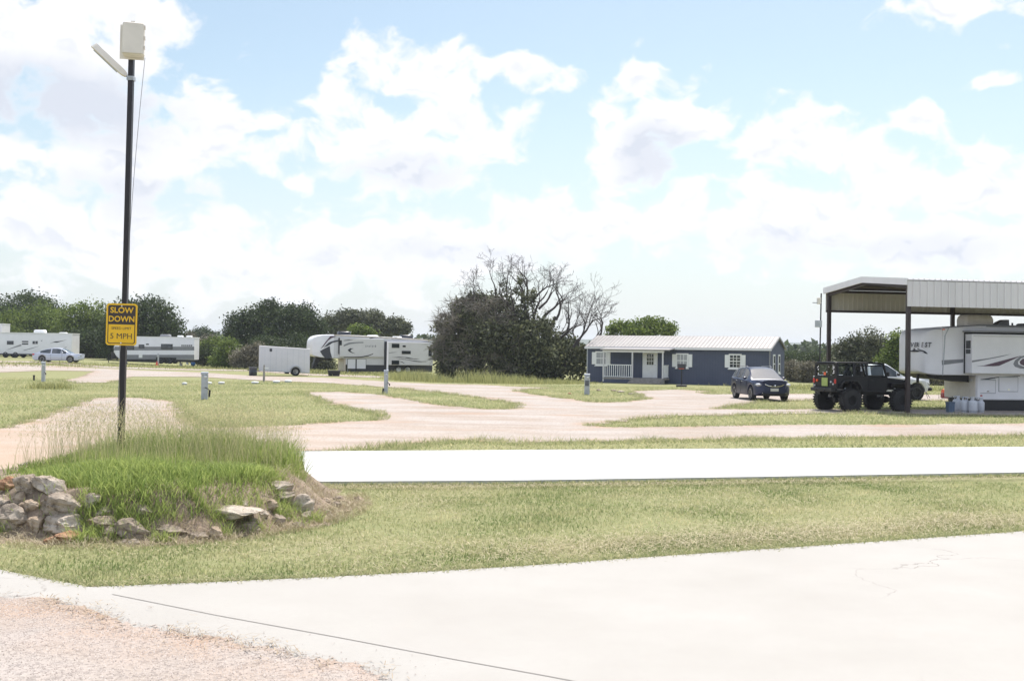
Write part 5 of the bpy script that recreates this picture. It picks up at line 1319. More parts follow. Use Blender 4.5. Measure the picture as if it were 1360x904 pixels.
# black nose wedge wrapping the cap side
def cap5_y(x):
    pts_ = sorted((s_[0], s_[1]) for s_ in st5); return float(np.interp(x, [p_[0] for p_ in pts_], [p_[1] for p_ in pts_]))
def wrap(pts, m, name):
    P3 = []
    for (px, py) in pts:
        yy = .1
        for _ in range(40): x_, z_ = F5.L(px, py, yy); yy = .7 * yy + .3 * (cap5_y(x_) if x_ < 0 else 0.0)
        P3.append((x_, yy, z_))
    P2 = []
    n0 = len(P3)
    for i in range(n0):            # subdivide the outline so that it hugs the curve
        a, b = P3[i], P3[(i+1) % n0]
        for k_ in range(4):
            f = k_/4; x_ = a[0]*(1-f)+b[0]*f; z_ = a[2]*(1-f)+b[2]*f; P2.append((x_, (cap5_y(x_) if x_ < 0 else 0.0), z_))
    tr = tessellate_polygon([[Vector((a, c, 0)) for a, b, c in P2]]); n = len(P2)
    mb = MB(); mb.add([(a, b - .035, c) for a, b, c in P2] + [(a, b + .02, c) for a, b, c in P2], [tuple(t_) for t_ in tr] + [(i, (i+1)%n, (i+1)%n+n, i+n) for i in range(n)]); return mb.build(name, M[m], cap5)
wrap(c6((225, 395), (300, 350), (420, 290), (430, 400), (465, 530), (330, 535), (270, 470)), 'charcoal', 'stripe')
wrap(c6((240, 345), (330, 220), (430, 95), (560, 95), (460, 130), (390, 180), (300, 290)), 'purple', 'stripe')
wrap(c6((300, 320), (400, 220), (500, 185), (600, 170), (600, 195), (480, 225), (380, 290)), 'charcoal', 'stripe')
S5 = lambda pts, m='charcoal': decal(F5, mz, pts, m)
# slide outs: front bedroom slide and rear living slide
(a, z1), (b, z0) = F5.L(*c6((612, 130))[0]), F5.L(*c6((1360, 525))[0])
(b2, _) = F5.L(*c7((285, 300))[0])
mb = MB(); mb.box(a - .08, a + .02, -.14, .0, z0 + .3, z1); mb.build('slide_seal', M['black'], mz)
mb = MB(); mb.box(a + .02, b2 - .1, -.16, .0, z0 + .06, z1 - .02, .02); sl1 = mb.build('slide_out', M['silver_rv'], mz)
YS = -.16
D1 = lambda pts, m='charcoal': decal(F5, mz, pts, m, yf=YS, parent=sl1)
D1(c6((700, 175), (800, 160), (900, 170), (800, 185), (700, 190)), 'mid_grey')
D1(c6((700, 270), (800, 225), (950, 212), (1095, 210), (1095, 232), (950, 236), (820, 256), (700, 302)), 'mid_grey')
D1(c6((900, 340), (830, 335), (780, 370), (800, 400), (860, 430), (930, 440), (860, 410), (835, 385), (850, 360)))
D1(c6((700, 505), (900, 505), (1050, 500), (1180, 478), (1290, 440), (1290, 455), (1180, 500), (1050, 520), (850, 520), (700, 516)))
winbox(F5, mz, c6((617, 178))[0], c6((662, 278))[0], YS, parent=sl1)
q = MB()
for i, ww in enumerate((.07, .05, .08, .04, .07, .06, .08)):
    x_, z_ = F5.L(*c6((1145 + i * 32, 295))[0], YS); q.box(x_ - ww/2, x_ + ww/2, YS - .006, YS, z_ - .10 + .03*(i%2), z_ + .10 - .02*(i%3))
q.build('worn_lettering', M['mid_grey'], sl1)
(a, z1), (_, z0) = F5.L(*c7((325, 190))[0]), F5.L(*c7((325, 605))[0]); b, _ = F5.L(*c7((1050, 300))[0])
mb = MB(); mb.box(a, b, -.45, .0, z0, z1, .02); sl2 = mb.build('slide_out', M['silver_rv'], mz)
mb = MB(); mb.box(a - .25, a - .004, -.06, .0, z0 - .02, z1 + .04); mb.build('slide_seal', M['charcoal'], mz)
YS2 = -.45
D2 = lambda pts, m='charcoal': decal(F5, mz, pts, m, yf=YS2, parent=sl2)
for p0_, p1_ in (((412, 220), (550, 298)), ((608, 252), (664, 284)), ((592, 350), (755, 410)), ((410, 522), (546, 598))): winbox(F5, mz, c7(p0_)[0], c7(p1_)[0], YS2, parent=sl2)
winbox(F5, mz, c7((1072, 272))[0], c7((1136, 446))[0], 0)
D2(c7((360, 385), (420, 375), (520, 370), (420, 388), (360, 395)), 'mid_grey')
D2(c7((400, 468), (550, 458), (700, 468), (800, 488), (920, 495), (860, 502), (740, 495), (640, 475), (500, 470)))
D2(c7((480, 485), (650, 498), (800, 525), (950, 540), (1040, 538), (1040, 545), (930, 552), (830, 545), (700, 515), (560, 498)))
D2(c7((550, 540), (600, 545), (640, 572), (640, 580), (590, 556)))
S5(c7((1075, 505), (1165, 482), (1165, 497), (1110, 515), (1070, 516)))
S5(c7((940, 180), (1050, 182), (1165, 205), (1165, 218), (1080, 196), (1000, 188)))
S5(c7((400, 130), (460, 108), (560, 102), (480, 118), (420, 136)), 'mid_grey')
S5(c7((0, 118), (110, 96), (240, 98), (130, 108), (20, 132)), 'charcoal')
S5(c7((410, 160), (560, 138), (730, 160), (560, 148)), 'mid_grey')
# lower front box, storage doors
(a, z1), (b, z0) = F5.L(*c6((500, 545))[0]), F5.L(*c6((740, 800))[0])
mb = MB(); mb.box(xl5 - .12, xl5 - .003, .0, W5, z0 + .0, zb_a - .01, .04); fc_ = mb.build('front_compartment', M['cream_rv'], mz)
mb = MB(); mb.box(xl5 - .135, xl5 - .12, .3, W5 - .3, z0 + .2, zb_a - .3); mb.build('storage_door', M['offwhite'], fc_)
(a, z1), (b, z0) = F5.L(*c6((780, 548))[0]), F5.L(*c6((1140, 745))[0])
z0 = max(z0, zlm - .4)
mb = MB(); mb.box(a, b, -.012, .03, z0, z1 - .03); dd_ = mb.build('storage_door', M['white_rv'], mz)
mb = MB(); mb.box(a - .04, b + .04, -.006, .028, z0 - .03, z1 + .0); mb.build('door_gasket', M['charcoal'], dd_)
mb = MB(); mb.box((a+b)/2 - .12, (a+b)/2, -.02, -.012, z0, z1 - .03); mb.build('seam', M['charcoal'], dd_)
# rear ladder, roof units, landing gear, wheels
mb = MB()
for yy in (.5, .95): mb.tube([(xr + .08, yy, .7), (xr + .08, yy, zt_b + .05), (xr - .1, yy, zt_b + .12)], .02, 6)
for i in range(7): z_ = .9 + i * .36; mb.cyl((xr + .08, .5, z_), (xr + .08, .95, z_), .015, n=6)
mb.build('ladder', M['galv'], mz)
def topz(x): return zt_a + (zt_b - zt_a) * max(0, x) / xr
a0 = F5.L(*crop(400, 430, 6.8)((330, 60))[0], 1.2)[0]; a1 = F5.L(*crop(400, 430, 6.8)((440, 60))[0], 1.2)[0]
ac_unit(mz, a0, a1, 1.2, topz(a0) - .02, .36, 'charcoal', .8)
a0 = F5.L(*c7((560, 60))[0], 1.2)[0]; a1 = F5.L(*c7((775, 60))[0], 1.2)[0]
ac_unit(mz, a0, a1, 1.2, topz(a0) - .05, .36, 'charcoal', .8)
for (u, v, ww) in ((55, 50, .5), (500, 60, .4)):
    x_ = F5.L(*c7((u, v))[0], 1.2)[0]; ac_unit(mz, x_ - ww, x_ + ww, 1.0, topz(x_) - .04, .2, 'white', .6, 'roof_vent')
mb = MB(); mb.prism_y([(-1.35, zb_a + .35), (.0, zb_a), (-.05, zb_a - .25), (-1.0, zb_a - .15), (-1.5, zb_a - .85), (-1.75, zb_a - .95), (-1.7, zb_a - .6)], .9, 1.5); mb.build('hitch', M['black'], mz)
for yy in (.3, W5 - .3):
    mb = MB(); mb.box(xl5 + .22, xl5 + .32, yy - .05, yy + .05, .0, zb_a - .5); mb.box(xl5 + .15, xl5 + .39, yy - .12, yy + .12, -.02, .03); mb.build('landing_leg', M['galv'], mz)
for xx in (6.2, 7.1):
    for sy, yy in ((-1, .0), (1, W5 - .14)): wheel(mz, xx, yy, .38, .22, .6, sy, rm='white')

# black storage tote in front of the middle camper
p = G(443.5, 499.3); g_ = empty('storage_tote', p, rad(10), 1, 'black storage tote on the grass below the nose of the middle camper', 'tote')
mb = MB(); mb.loft([[(-.5*f, -.3*f, z), (.5*f, -.3*f, z), (.5*f, .3*f, z), (-.5*f, .3*f, z)] for f, z in ((.88, 0), (1, .40))]); mb.build('tub', M['black'], g_)
mb = MB(); mb.box(-.54, .54, -.34, .34, .401, .47, .02); mb.build('lid', M['black'], g_)

# ---- enclosed cargo trailer
k = 91.0; to = at(344.5, k); ta = rad(14); F6 = Frame(to, ta); c2 = crop(260, 390, 4.0)
tr_ = empty('cargo_trailer', to, ta, 1, 'plain pale enclosed cargo trailer with a single black wheel in view', 'trailer')
xr, ztr = F6.L(*c2((607, 292))[0]); _, ztl = F6.L(*c2((338, 275))[0]); _, zbr = F6.L(*c2((604, 422))[0]); _, zbl = F6.L(*c2((336, 410))[0])
print('cargo', xr, ztl, ztr, zbl, zbr)
shell([(0, .05, 1.75, zbl, ztl - .03), (.08, 0, 1.8, zbl - .0, ztl), (xr, 0, 1.8, zbr, ztr)], M['silver_rv'], tr_, 'box', .08)
mb = MB(); mb.add([(0, -.015, ztl-.07), (xr+.02, -.015, ztr-.07), (xr+.02, -.015, ztr-.02), (0, -.015, ztl-.02), (0, .0, ztl-.07), (xr+.02, .0, ztr-.07), (xr+.02, .0, ztr-.02), (0, .0, ztl-.02)], [(0,1,2,3),(0,4,5,1),(3,2,6,7)]); mb.build('top_trim', M['white_rv'], tr_)
mb = MB(); mb.add([(0, -.012, zbl), (xr, -.012, zbr), (xr, -.012, zbr+.07), (0, -.012, zbl+.07), (0, 0, zbl), (xr, 0, zbr), (xr, 0, zbr+.07), (0, 0, zbl+.07)], [(0,1,2,3),(0,4,5,1),(3,2,6,7)]); mb.build('bottom_trim', M['galv'], tr_)
mb = MB()
for i in range(1, 9): x_ = xr * i / 9; mb.box(x_-.006, x_+.006, -.006, .002, zbr + .08, ztr - .09)
mb.build('panel_seam', M['galv'], tr_)
x_, z_ = F6.L(*c2((399, 299))[0]); mb = MB(); mb.box(x_-.1, x_+.1, -.03, 0, z_-.12, z_+.12, .01); mb.build('side_vent', M['charcoal'], tr_)
wx, _ = F6.L(*c2((530, 415))[0])
wheel(tr_, wx, -.0, .35, .2, .55, -1, rm='alloy'); wheel(tr_, wx, 1.8, .35, .2, .55, 1, rm='alloy')
mb = MB(); R = []
for a in np.linspace(0, math.pi, 12): R.append([(wx + rr * math.cos(a), yy, .36 + rr * math.sin(a)) for rr, yy in ((.40, -.18), (.46, -.18), (.46, -.005), (.40, -.005))])
mb.loft(R); mb.build('fender', M['galv'], tr_, True)
mb = MB(); mb.tube([(.1, .3, zbl), (-.9, .9, .42)], .035, 6); mb.tube([(.1, 1.5, zbl), (-.9, .9, .42)], .035, 6); mb.cyl((-.75, .9, .0), (-.75, .9, .75), .03); mb.build('tongue', M['black'], tr_)
mb = MB(); mb.prism_y([(wx - .95, .42), (wx - .35, .42), (wx - .5, .15), (wx - .8, .15)], .7, 1.0); mb.build('spare_bracket', M['black'], tr_)
p = G(336, 499); g_ = empty('trash_bin', p, .1, 1, 'dark open topped barrel left of the pale cargo trailer', 'bin')
mb = MB(); mb.lathe([(.30, 0), (.31, .02), (.31, .28), (.325, .30), (.31, .32), (.31, .60), (.33, .66), (.29, .66), (.27, .10), (.001, .08)], n=24); mb.build('drum', M['charcoal'], g_, True, sharp=40)
mb = MB(); mb.tube([(.33*math.cos(a), .33*math.sin(a), .67) for a in np.linspace(0, 2*math.pi, 25)], .02, 6, False); mb.build('rim', M['mid_grey'], g_)

# ---- travel trailers
def travel_trailer(px0, px1, pytL, pytR, depth, ang, label, gap_z, side_m='white_rv', roof_m='white'):
    """px0..px1: side from left to right; pyt: y of the roof edge at both ends"""
    o = at(px0, depth); F = Frame(o, ang)
    xr, ztr = F.L(px1, pytR); _, ztl = F.L(px0, pytL)
    root = empty('travel_trailer', o, ang, 1, label, 'camper')
    return o, F, root, xr, ztl, ztr
TW = 2.4
# grey and white trailer right of the pole
c8 = crop(130, 430, 7.158)
o, F, root, xr, ztl, ztr = travel_trailer(151, 258.3, 446.5, 448.3, 124, rad(3), 'grey and white striped travel trailer behind the speed sign pole', .5)
zlow = F.L(*c8((700, 338))[0])[1]
print('grey trailer', o, xr, ztl, ztr, zlow)
shell([(0, .05, TW-.05, zlow + .75, ztl - 1.1), (.25, 0, TW, zlow + .35, ztl - .65), (.6, 0, TW, zlow, ztl - .15), (.95, 0, TW, zlow, ztl), (xr, 0, TW, zlow, ztr)], M['white_rv'], root, 'body', .07)
mb = MB(); mb.box(.9, xr + .03, -.03, TW + .03, ztr - .04, ztr + .05); mb.build('roof_edge', M['white'], root)
D = lambda pts, m: decal(F, root, c8(*pts), m)
D(((215, 216), (916, 216), (916, 252), (215, 252)), 'mid_grey'); D(((215, 293), (916, 293), (916, 336), (215, 336)), 'mid_grey')
D(((160, 216), (212, 216), (212, 252), (150, 252)), 'mid_grey')
for a_, b_ in (((388, 195), (442, 232)), ((458, 187), (485, 200)), ((600, 190), (711, 241)), ((270, 196), (345, 245))): winbox(F, root, c8(a_)[0], c8(b_)[0])
mb = MB(); (a, z1), (b, z0) = F.L(*c8((389, 287))[0]), F.L(*c8((423, 322))[0]); mb.box(a, b, -.03, 0, z0, z1, .01); mb.build('access_hatch', M['white'], root)
q = MB()
for i in range(6): x_, z_ = F.L(*c8((800 + i * 18, 206))[0]); q.box(x_-.08, x_+.08, -.008, 0, z_-.10, z_+.10)
q.build('worn_lettering', M['mid_grey'], root)
D(((800, 228), (870, 232), (905, 222), (870, 238)), 'white')
mb = MB(); mb.box(.7, xr - .1, .1, TW - .1, zlow - .28, zlow - .002); mb.build('chassis', M['black'], root)
wx = F.L(*c8((640, 360))[0])[0]
mb = MB(); mb.box(wx - 1.0, wx + 1.2, -.012, .05, zlow - .02, zlow + .22); mb.build('wheel_arch', M['black'], root)
for dx in (-.45, .5):
    for sy, yy in ((-1, .05), (1, TW - .12)): wheel(root, wx + dx, yy, .36, .22, .6, sy, rm='dark_grey')
mb = MB(); mb.tube([(.4, .5, .5), (-1.0, 1.2, .42)], .05, 6); mb.tube([(.4, 1.9, .5), (-1.0, 1.2, .42)], .05, 6); mb.cyl((-.9, 1.2, 0), (-.9, 1.2, .9), .04); mb.build('tongue', M['black'], root)
mb = MB(); mb.box(-.55, .0, .8, 1.6, .5, 1.2, .05); mb.build('tank_cover', M['black'], root)
x_ = F.L(*c8((645, 110))[0], 1.2)[0]; ac_unit(root, x_ - .55, x_ + .55, 1.2, ztr + .03, .3, 'mid_grey', .8)
for u in (785, 870): x_ = F.L(*c8((u, 125))[0], 1.2)[0]; ac_unit(root, x_ - .3, x_ + .3, 1.2, ztr + .03, .2, 'white', .5, 'roof_vent')
for xx in (1.3, xr - .8):
    mb = MB(); mb.add([(xx-.15, .2, 0), (xx+.15, .2, 0), (xx+.05, .2, zlow-.2), (xx-.05, .2, zlow-.2), (xx-.15, .3, 0), (xx+.15, .3, 0), (xx+.05, .3, zlow-.2), (xx-.05, .3, zlow-.2)], [(0,1,2,3),(4,7,6,5),(0,3,7,4),(1,5,6,2)]); mb.build('stabiliser', M['galv'], root)
# clutter in front of it
def small(px, py, dy=0): q = G(px, py); return q + Vector((0, dy, 0))
p = small(*c8((560, 398))[0]); g_ = empty('traffic_cone', p, 0, 1, 'red cone shaped marker standing in front of the grey trailer', 'cone')
mb = MB(); mb.box(-.2, .2, -.2, .2, 0, .04); mb.build('base', M['orange'], g_); mb = MB(); mb.lathe([(.15, .041), (.04, .48), (.001, .49)], n=16); mb.build('cone', mat('red_plastic', (.6, .06, .03), .45), g_, True)
p = small(*c8((790, 402))[0]); g_ = empty('plastic_bucket', p, 0, 1, 'white plastic bucket in front of the grey trailer', 'bucket')
mb = MB(); mb.lathe([(.001, 0), (.14, 0), (.17, .36), (.18, .38), (.16, .38), (.13, .05), (.001, .04)], n=18); mb.build('tub', M['white'], g_, True, sharp=40)
mb = MB(); mb.tube([(.17*math.cos(a), 0, .36 + .15*math.sin(a)) for a in np.linspace(0, math.pi, 9)], .008, 5); mb.build('handle', M['galv'], g_)
p = small(*c8((905, 402))[0]); g_ = empty('ball', p, 0, 1, 'bright blue ball on the grass at the end of the grey trailer', 'ball')
mb = MB(); mb.lathe([(.26*math.sin(a), .26 - .26*math.cos(a)) for a in np.linspace(0.001, math.pi-.001, 14)], n=22); mb.build('sphere', M['blueball'], g_, True, sharp=80)
mb = MB(); mb.lathe([(.001, .50), (.03, .515), (.03, .53), (.001, .535)], n=10); mb.build('plug', M['white'], g_)
for u, v0, v1, lab in ((565, 282, 398, 'grey hookup post with a red cone at its foot'), (776, 270, 398, 'slim grey post with a small dark box right of the trailer wheels')):
    p = small(*c8((u, v1))[0]); H_ = zat(*c8((u, v0))[0], p.y) - p.z; g_ = empty('hookup_post', p + Vector((0, .3, 0)), 0, 1, lab, 'post')
    mb = MB(); mb.box(-.07, .07, -.06, .06, 0, H_); mb.build('post', M['galv'], g_)
    mb = MB(); mb.box(-.12, .12, -.14, -.06, H_ - .35, H_ - .05, .01); mb.build('meter_box', M['galv' if u < 600 else 'charcoal'], g_)
# white trailer at the left edge
c9 = crop(0, 430, 11.333)
o, F, root, xr, ztl, ztr = travel_trailer(-38, 95.8, 442.5, 443.0, 138, rad(0), 'white travel trailer with grey swooshes behind the silver sedan', .5)
zlow = F.L(*c9((700, 455))[0])[1]
print('left trailer', o, xr, ztl, ztr, zlow)
shell([(0, 0, TW, zlow, ztl), (xr, 0, TW, zlow, ztr)], M['white_rv'], root, 'body', .07)
mb = MB(); mb.box(-.02, xr + .03, -.03, TW + .03, ztr - .05, ztr + .05); mb.build('roof_edge', M['white'], root)
mb = MB(); mb.box(xr - .04, xr + .03, -.025, .0, zlow, ztr - .06); mb.build('corner_trim', M['white'], root)

for a_, b_ in (((105, 255), (205, 312)), ((330, 256), (426, 276)), ((330, 290), (426, 312)), ((490, 258), (526, 302)), ((534, 258), (568, 302))): winbox(F, root, c9(a_)[0], c9(b_)[0])
D = lambda pts, m: decal(F, root, c9(*pts), m)
D(((80, 398), (200, 350), (300, 312), (322, 312), (325, 328), (230, 355)), 'mid_grey'); D(((350, 395), (480, 360), (600, 330), (480, 372), (370, 400)), 'mid_grey')
D(((740, 298), (830, 262), (900, 258), (1010, 238), (900, 270), (860, 282), (800, 280)), 'charcoal'); D(((610, 255), (640, 240), (630, 262)), 'mid_grey'); D(((960, 360), (1010, 340), (985, 360)), 'mid_grey')
mb = MB(); mb.box(.2, xr - .1, -.01, TW - .1, zlow - .12, zlow - .002); mb.build('chassis', M['charcoal'], root)
for u in (80, 230):
    wx = F.L(*c9((u, 490))[0])[0]
    for sy, yy in ((-1, .1), (1, TW - .12)): wheel(root, wx, yy, .36, .22, .6, sy, rm='dark_grey')
x0_, x1_ = F.L(*c9((525, 110))[0], 1.2)[0], F.L(*c9((690, 110))[0], 1.2)[0]; ac_unit(root, x0_, x1_, 1.2, ztr + .02, .42, 'white', .8)
x0_, x1_ = F.L(*c9((900, 110))[0], 1.2)[0], F.L(*c9((1010, 110))[0], 1.2)[0]; ac_unit(root, x0_, x1_, 1.2, ztr + .02, .14, 'white', .6, 'roof_vent')
for xx in (xr - .7, 3.0):
    mb = MB(); mb.box(xx - .05, xx + .05, .2, .3, 0, zlow); mb.box(xx - .15, xx + .15, .15, .35, -.02, .03); mb.build('stabiliser', M['galv'], root)
# taller camper cut by the left edge of the photo
o, F, root, xr, ztl, ztr = travel_trailer(-60, 2.5, 429, 430, 146, rad(0), 'tall white camper end cut by the left edge of the photo', .5)
shell([(0, 0, TW, .6, ztl), (xr, 0, TW, .6, ztr)], M['white_rv'], root, 'body', .07)
mb = MB(); mb.box(-.02, xr + .03, -.03, TW + .03, ztr - .05, ztr + .05); mb.build('roof_edge', M['white'], root)
mb = MB(); mb.box(.2, xr - .2, .1, TW - .1, .25, .598); mb.build('chassis', M['black'], root)
for sy, yy in ((-1, .1), (1, TW - .12)): wheel(root, xr * .5, yy, .36, .22, .6, sy, rm='dark_grey')
# ------------------------------------------------------------------ speed sign pole
pd = 16.9; r = ray(160.5, 610); k = pd / r.y
pb = Vector((r.x * k, pd, 0)); pb.z = float(mnd(pb.x, pb.y)) + .02
PT = HC + ray(171, 76).z / ray(171, 76).y * pd
pole = empty('light_pole', pb, 0, 1, 'tall dark steel pole carrying a beige box and flat lamp above the grass bed', 'pole')
lean = math.atan2((171.5 - 160.5) / FPX * pd - (0), PT - pb.z) - ROLL
lean = rad(.55); pole.rotation_euler = (0, lean, 0)
PH = PT - pb.z
mb = MB(); mb.box(-.037, .037, -.037, .037, -.3, PH); mb.build('mast', M['steelpole'], pole)
# white cable clipped along the left edge low down, hanging free higher up
mb = MB(); pts = [(-.052, -.02, .05 + i * .35) for i in range(7)]; mb.tube([(x + .006 * math.sin(i * 2.1), y, z) for i, (x, y, z) in enumerate(pts)], .007, 5); mb.build('cable', M['cable'], pole)
mb = MB(); mb.tube([(.05 + .17 * (f ** 1.5), -.06, PH * .45 + (PH * .55 - .02) * f) for f in np.linspace(0, 1, 9)], .0045, 5); mb.tube([(.05, -.05, PH*.45), (.045, -.05, PH*.3), (.16, -.05, PH*.29)], .0045, 5); mb.build('loose_wire', M['cable'], pole)
mb = MB(); mb.box(-.17, -.145, -.16, .16, PH + .02, PH + .47) ; 
# enclosure turned a little
bx = empty('equipment_box', (0, 0, 0), 0, 1, parent=pole) if False else None
def rotz(mb, a, c=(0, 0)):
    ca_, sa = math.cos(a), math.sin(a); mb.v = [(c[0] + (x-c[0])*ca_ - (y-c[1])*sa, c[1] + (x-c[0])*sa + (y-c[1])*ca_, z) for x, y, z in mb.v]; return mb
mb = MB(); mb.box(-.165, .185, -.06, -.045, PH - .05, PH + .46); bp = rotz(mb, rad(12)).build('back_plate', M['offwhite'], pole)
mb = MB(); mb.box(-.115, .195, -.235, -.061, PH - .02, PH + .47, .025); bb = rotz(mb, rad(12)).build('equipment_box', M['offwhite'], pole, True)
mb = MB(); mb.box(-.105, .185, -.250, -.236, PH, PH + .45, .006); rotz(mb, rad(12)).build('box_lid', M['offwhite'], bb)
mb = MB()
for z in (.08, .22, .38): mb.box(.196, .212, -.22, -.17, PH + z, PH + z + .05)
mb.box(-.0, .06, -.2, -.1, PH + .47, PH + .49); rotz(mb, rad(12)).build('latch', M['offwhite'], bb)
# slanted flat lamp
k_ = pd / FPX
lx0, lz0 = (124 - 170) * k_, (82 - 66) * -k_; 
A_ = Vector((-.50, .0, PH + (66 - 76) * -k_ )); 
p1 = Vector(((166 - 171) * k_, -.04, zat(166, 102, pd) - pb.z)); p0 = Vector(((123 - 170.5) * k_, -.10, zat(123, 63, pd) - pb.z))
dirl = (p1 - p0).normalized(); up = dirl.cross(Vector((0, 1, 0))).normalized(); yv = (Vector((0, 1, 0)) * .55 + up * .83).normalized(); up = dirl.cross(yv).normalized()
mb = MB(); R = []
for f, hw, th in ((0, .05, .012), (.04, .048, .016), (.85, .048, .018), (.93, .04, .02), (1.0, .02, .018)):
    c_ = p0.lerp(p1, f); R.append([c_ - yv*hw - up*th, c_ + yv*hw - up*th, c_ + yv*hw + up*th, c_ - yv*hw + up*th])
lh = mb.loft(R).build('lamp_head', M['offwhite'], pole)
mb = MB(); c0, c1 = p0.lerp(p1, .08), p0.lerp(p1, .8); s = 1 if up.z < 0 else -1
mb.add([c0 - yv*.06 + up*s*.024, c0 + yv*.06 + up*s*.024, c1 + yv*.06 + up*s*.026, c1 - yv*.06 + up*s*.026], [(0,1,2,3)]); mb.build('lens', M['lens'], lh)
mb = MB(); mb.tube([tuple(p1), (-.02, -.05, p1.z - .03), (.03, -.05, p1.z - .03)], .014, 6); mb.box(-.05, .05, -.055, .055, p1.z - .06, p1.z - .0); mb.build('lamp_bracket', M['galv'], pole)
# sign: hangs on the pole (part of what is bolted to it, but a thing of its own)
sx = (159.5 - 680) / FPX * (pd - .06); sd_ = pd - .065
zt_, zb_ = zat(159.5, 403, sd_), zat(159.5, 458.5, sd_)
SW, SH = (180 - 139.5) / FPX * sd_, zt_ - zb_
sign = empty('speed_sign', (sx + .02, sd_, (zt_ + zb_) / 2), rad(3), 1, 'yellow and black metal sign reading SLOW DOWN SPEED LIMIT 5 MPH', 'sign'); sign.rotation_euler = (0, rad(.6), rad(3))
def rrect(w_, h_, r_, n=6, cx=0, cz=0):
    pts = []
    for (sx_, sz_, a0) in ((1, 1, 0), (-1, 1, 90), (-1, -1, 180), (1, -1, 270)):
        for i in range(n + 1): a = rad(a0 + 90 * i / n); pts.append((cx + sx_ * (w_/2 - r_) + r_ * math.cos(a), cz + sz_ * (h_/2 - r_) + r_ * math.sin(a)))
    return pts
mb = MB(); mb.prism_y(rrect(SW, SH, .045), 0, .003); plate = mb.build('plate', M['yellow'], sign)
mb = MB(); mb.prism_y(rrect(SW - .05, SH - .05, .03), -.0015, 0); mb.build('border', M['signblack'], plate)
zs = SH * -.005
iw = SW - .075
mb = MB(); mb.prism_y([(x, z) for x, z in rrect(iw, SH - .075, .022) if True], -.003, -.0016); mb.build('field', M['yellow'], plate)
up_poly = [p_ for p_ in rrect(iw + .006, SH - .069, .022) if p_[1] > .0]; up_poly = up_poly + [(-(iw + .006)/2, .0), ((iw + .006)/2, .0)]
up_poly = sorted(up_poly, key=lambda p_: math.atan2(p_[1] - SH*.2, p_[0]))
mb = MB(); mb.prism_y(up_poly, -.0045, -.0031); mb.build('dark_field', M['signblack'], plate)
text('SLOW', .118, M['yellow'], 'lettering', plate, (0, -.0055, SH * .335), bold=.0022, sx=1.02, extr=.001)
text('DOWN', .118, M['yellow'], 'lettering', plate, (0, -.0055, SH * .125), bold=.0022, sx=.97, extr=.001)
text('SPEED LIMIT', .056, M['signblack'], 'lettering', plate, (0, -.0045, -SH * .095), bold=0.0, sx=.98, extr=.001)
text('5 MPH', .118, M['signblack'], 'lettering', plate, (0, -.0045, -SH * .285), bold=.0, sx=1.0, extr=.001)
for z in (SH/2 - .04, -SH/2 + .035):
    mb = MB(); mb.lathe([(.001, -.014), (.010, -.012), (.012, -.006), (.012, .0)], (0, 0, z), 'y', 10); mb.build('bolt', M['chrome'], sign)
mb = MB(); mb.box(-.03, .03, .004, .03, -.2, -.15); mb.box(-.03, .03, .004, .03, .15, .2); mb.build('bracket', M['galv'], sign)

# distant light pole
p = G(1088, 514); g_ = empty('light_pole', p, 0, 1, 'slim distant pole with two boxes and a short arm, left of the carport', 'pole'); d = p.y; kk = d / FPX
H_ = zat(1091, 389.5, d)
mb = MB(); mb.cyl((0, 0, 0), (0, 0, H_), .055, .05, 8); mb.build('mast', M['steelpole'], g_, True)
z_ = zat(1089, 400, d); mb = MB(); mb.box(-.28, -.04, -.12, .12, z_ - .2, z_ + .25, .02); mb.build('equipment_box', M['offwhite'], g_)
z_ = zat(1089, 430, d); mb = MB(); mb.box(-.42, .06, -.2, -.04, z_ - .25, z_ + .25, .02); mb.build('meter_box', M['galv'], g_)
z_ = zat(1089, 402, d); mb = MB(); mb.box(-.60, -.0, -.06, .06, z_ - .04, z_ + .02); mb.build('lamp_arm', M['galv'], g_)
g_.rotation_euler = (0, rad(.6), 0)

# ------------------------------------------------------------------ hookup pedestals
def pedestal(px, py, pytop, wpx, lab, style=0, rz=0.0):
    p = G(px, py); d = p.y; H_ = zat(px, pytop, d) - p.z; w_ = wpx / FPX * d
    g_ = empty('hookup_pedestal', p, rz, 1, lab, 'pedestal', 'utility pedestals of the camping pitches')
    mb = MB(); mb.box(-w_/2, w_/2, -.07, .07, -.02, H_ * .98, .012); mb.build('post', M['galv'], g_)
    mb = MB(); mb.prism_x([(-.12, H_*.90), (-.11, H_*.98), (.08, H_*1.0), (.08, H_*.96), (-.07, H_*.96), (-.07, H_*.90)], -w_/2 - .012, w_/2 + .012); mb.build('hood', M['galv'], g_)
    mb = MB(); mb.lathe([(.001, -.14), (w_*.22, -.135), (w_*.27, -.10), (w_*.28, -.071)], (w_*.12, 0, H_ * .82), 'y', 18); mb.build('meter', M['lens'], g_, True)
    mb = MB(); mb.box(-w_*.38, w_*.38, -.085, -.071, H_ * .42, H_ * .68, .005); mb.build('outlet_cover', M['dark_grey' if style == 3 else 'galv'], g_)
    if style == 1:
        mb = MB(); mb.tube([(w_*.1, -.08, H_*.44), (w_*.55, -.12, H_*.40), (w_*.80, -.12, H_*.34)], .018, 6); mb.cyl((w_*.85, -.12, H_*.35), (w_*.80, -.12, H_*.10), .045, .04, 10); mb.build('plug_cable', M['black'], g_, True)
    if style == 2:
        mb = MB(); mb.cyl((w_*.4, -.1, H_*.5), (w_*.95, -.14, H_*.42), .02); mb.cyl((w_*.95, -.14, H_*.45), (w_*.95, -.14, H_*.36), .03); mb.build('water_tap', M['black'], g_)
    return g_
pedestal(271.5, 530.5, 493.5, 8.5, 'grey utility pedestal with a black cable plug in the left meadow', 1, .1)
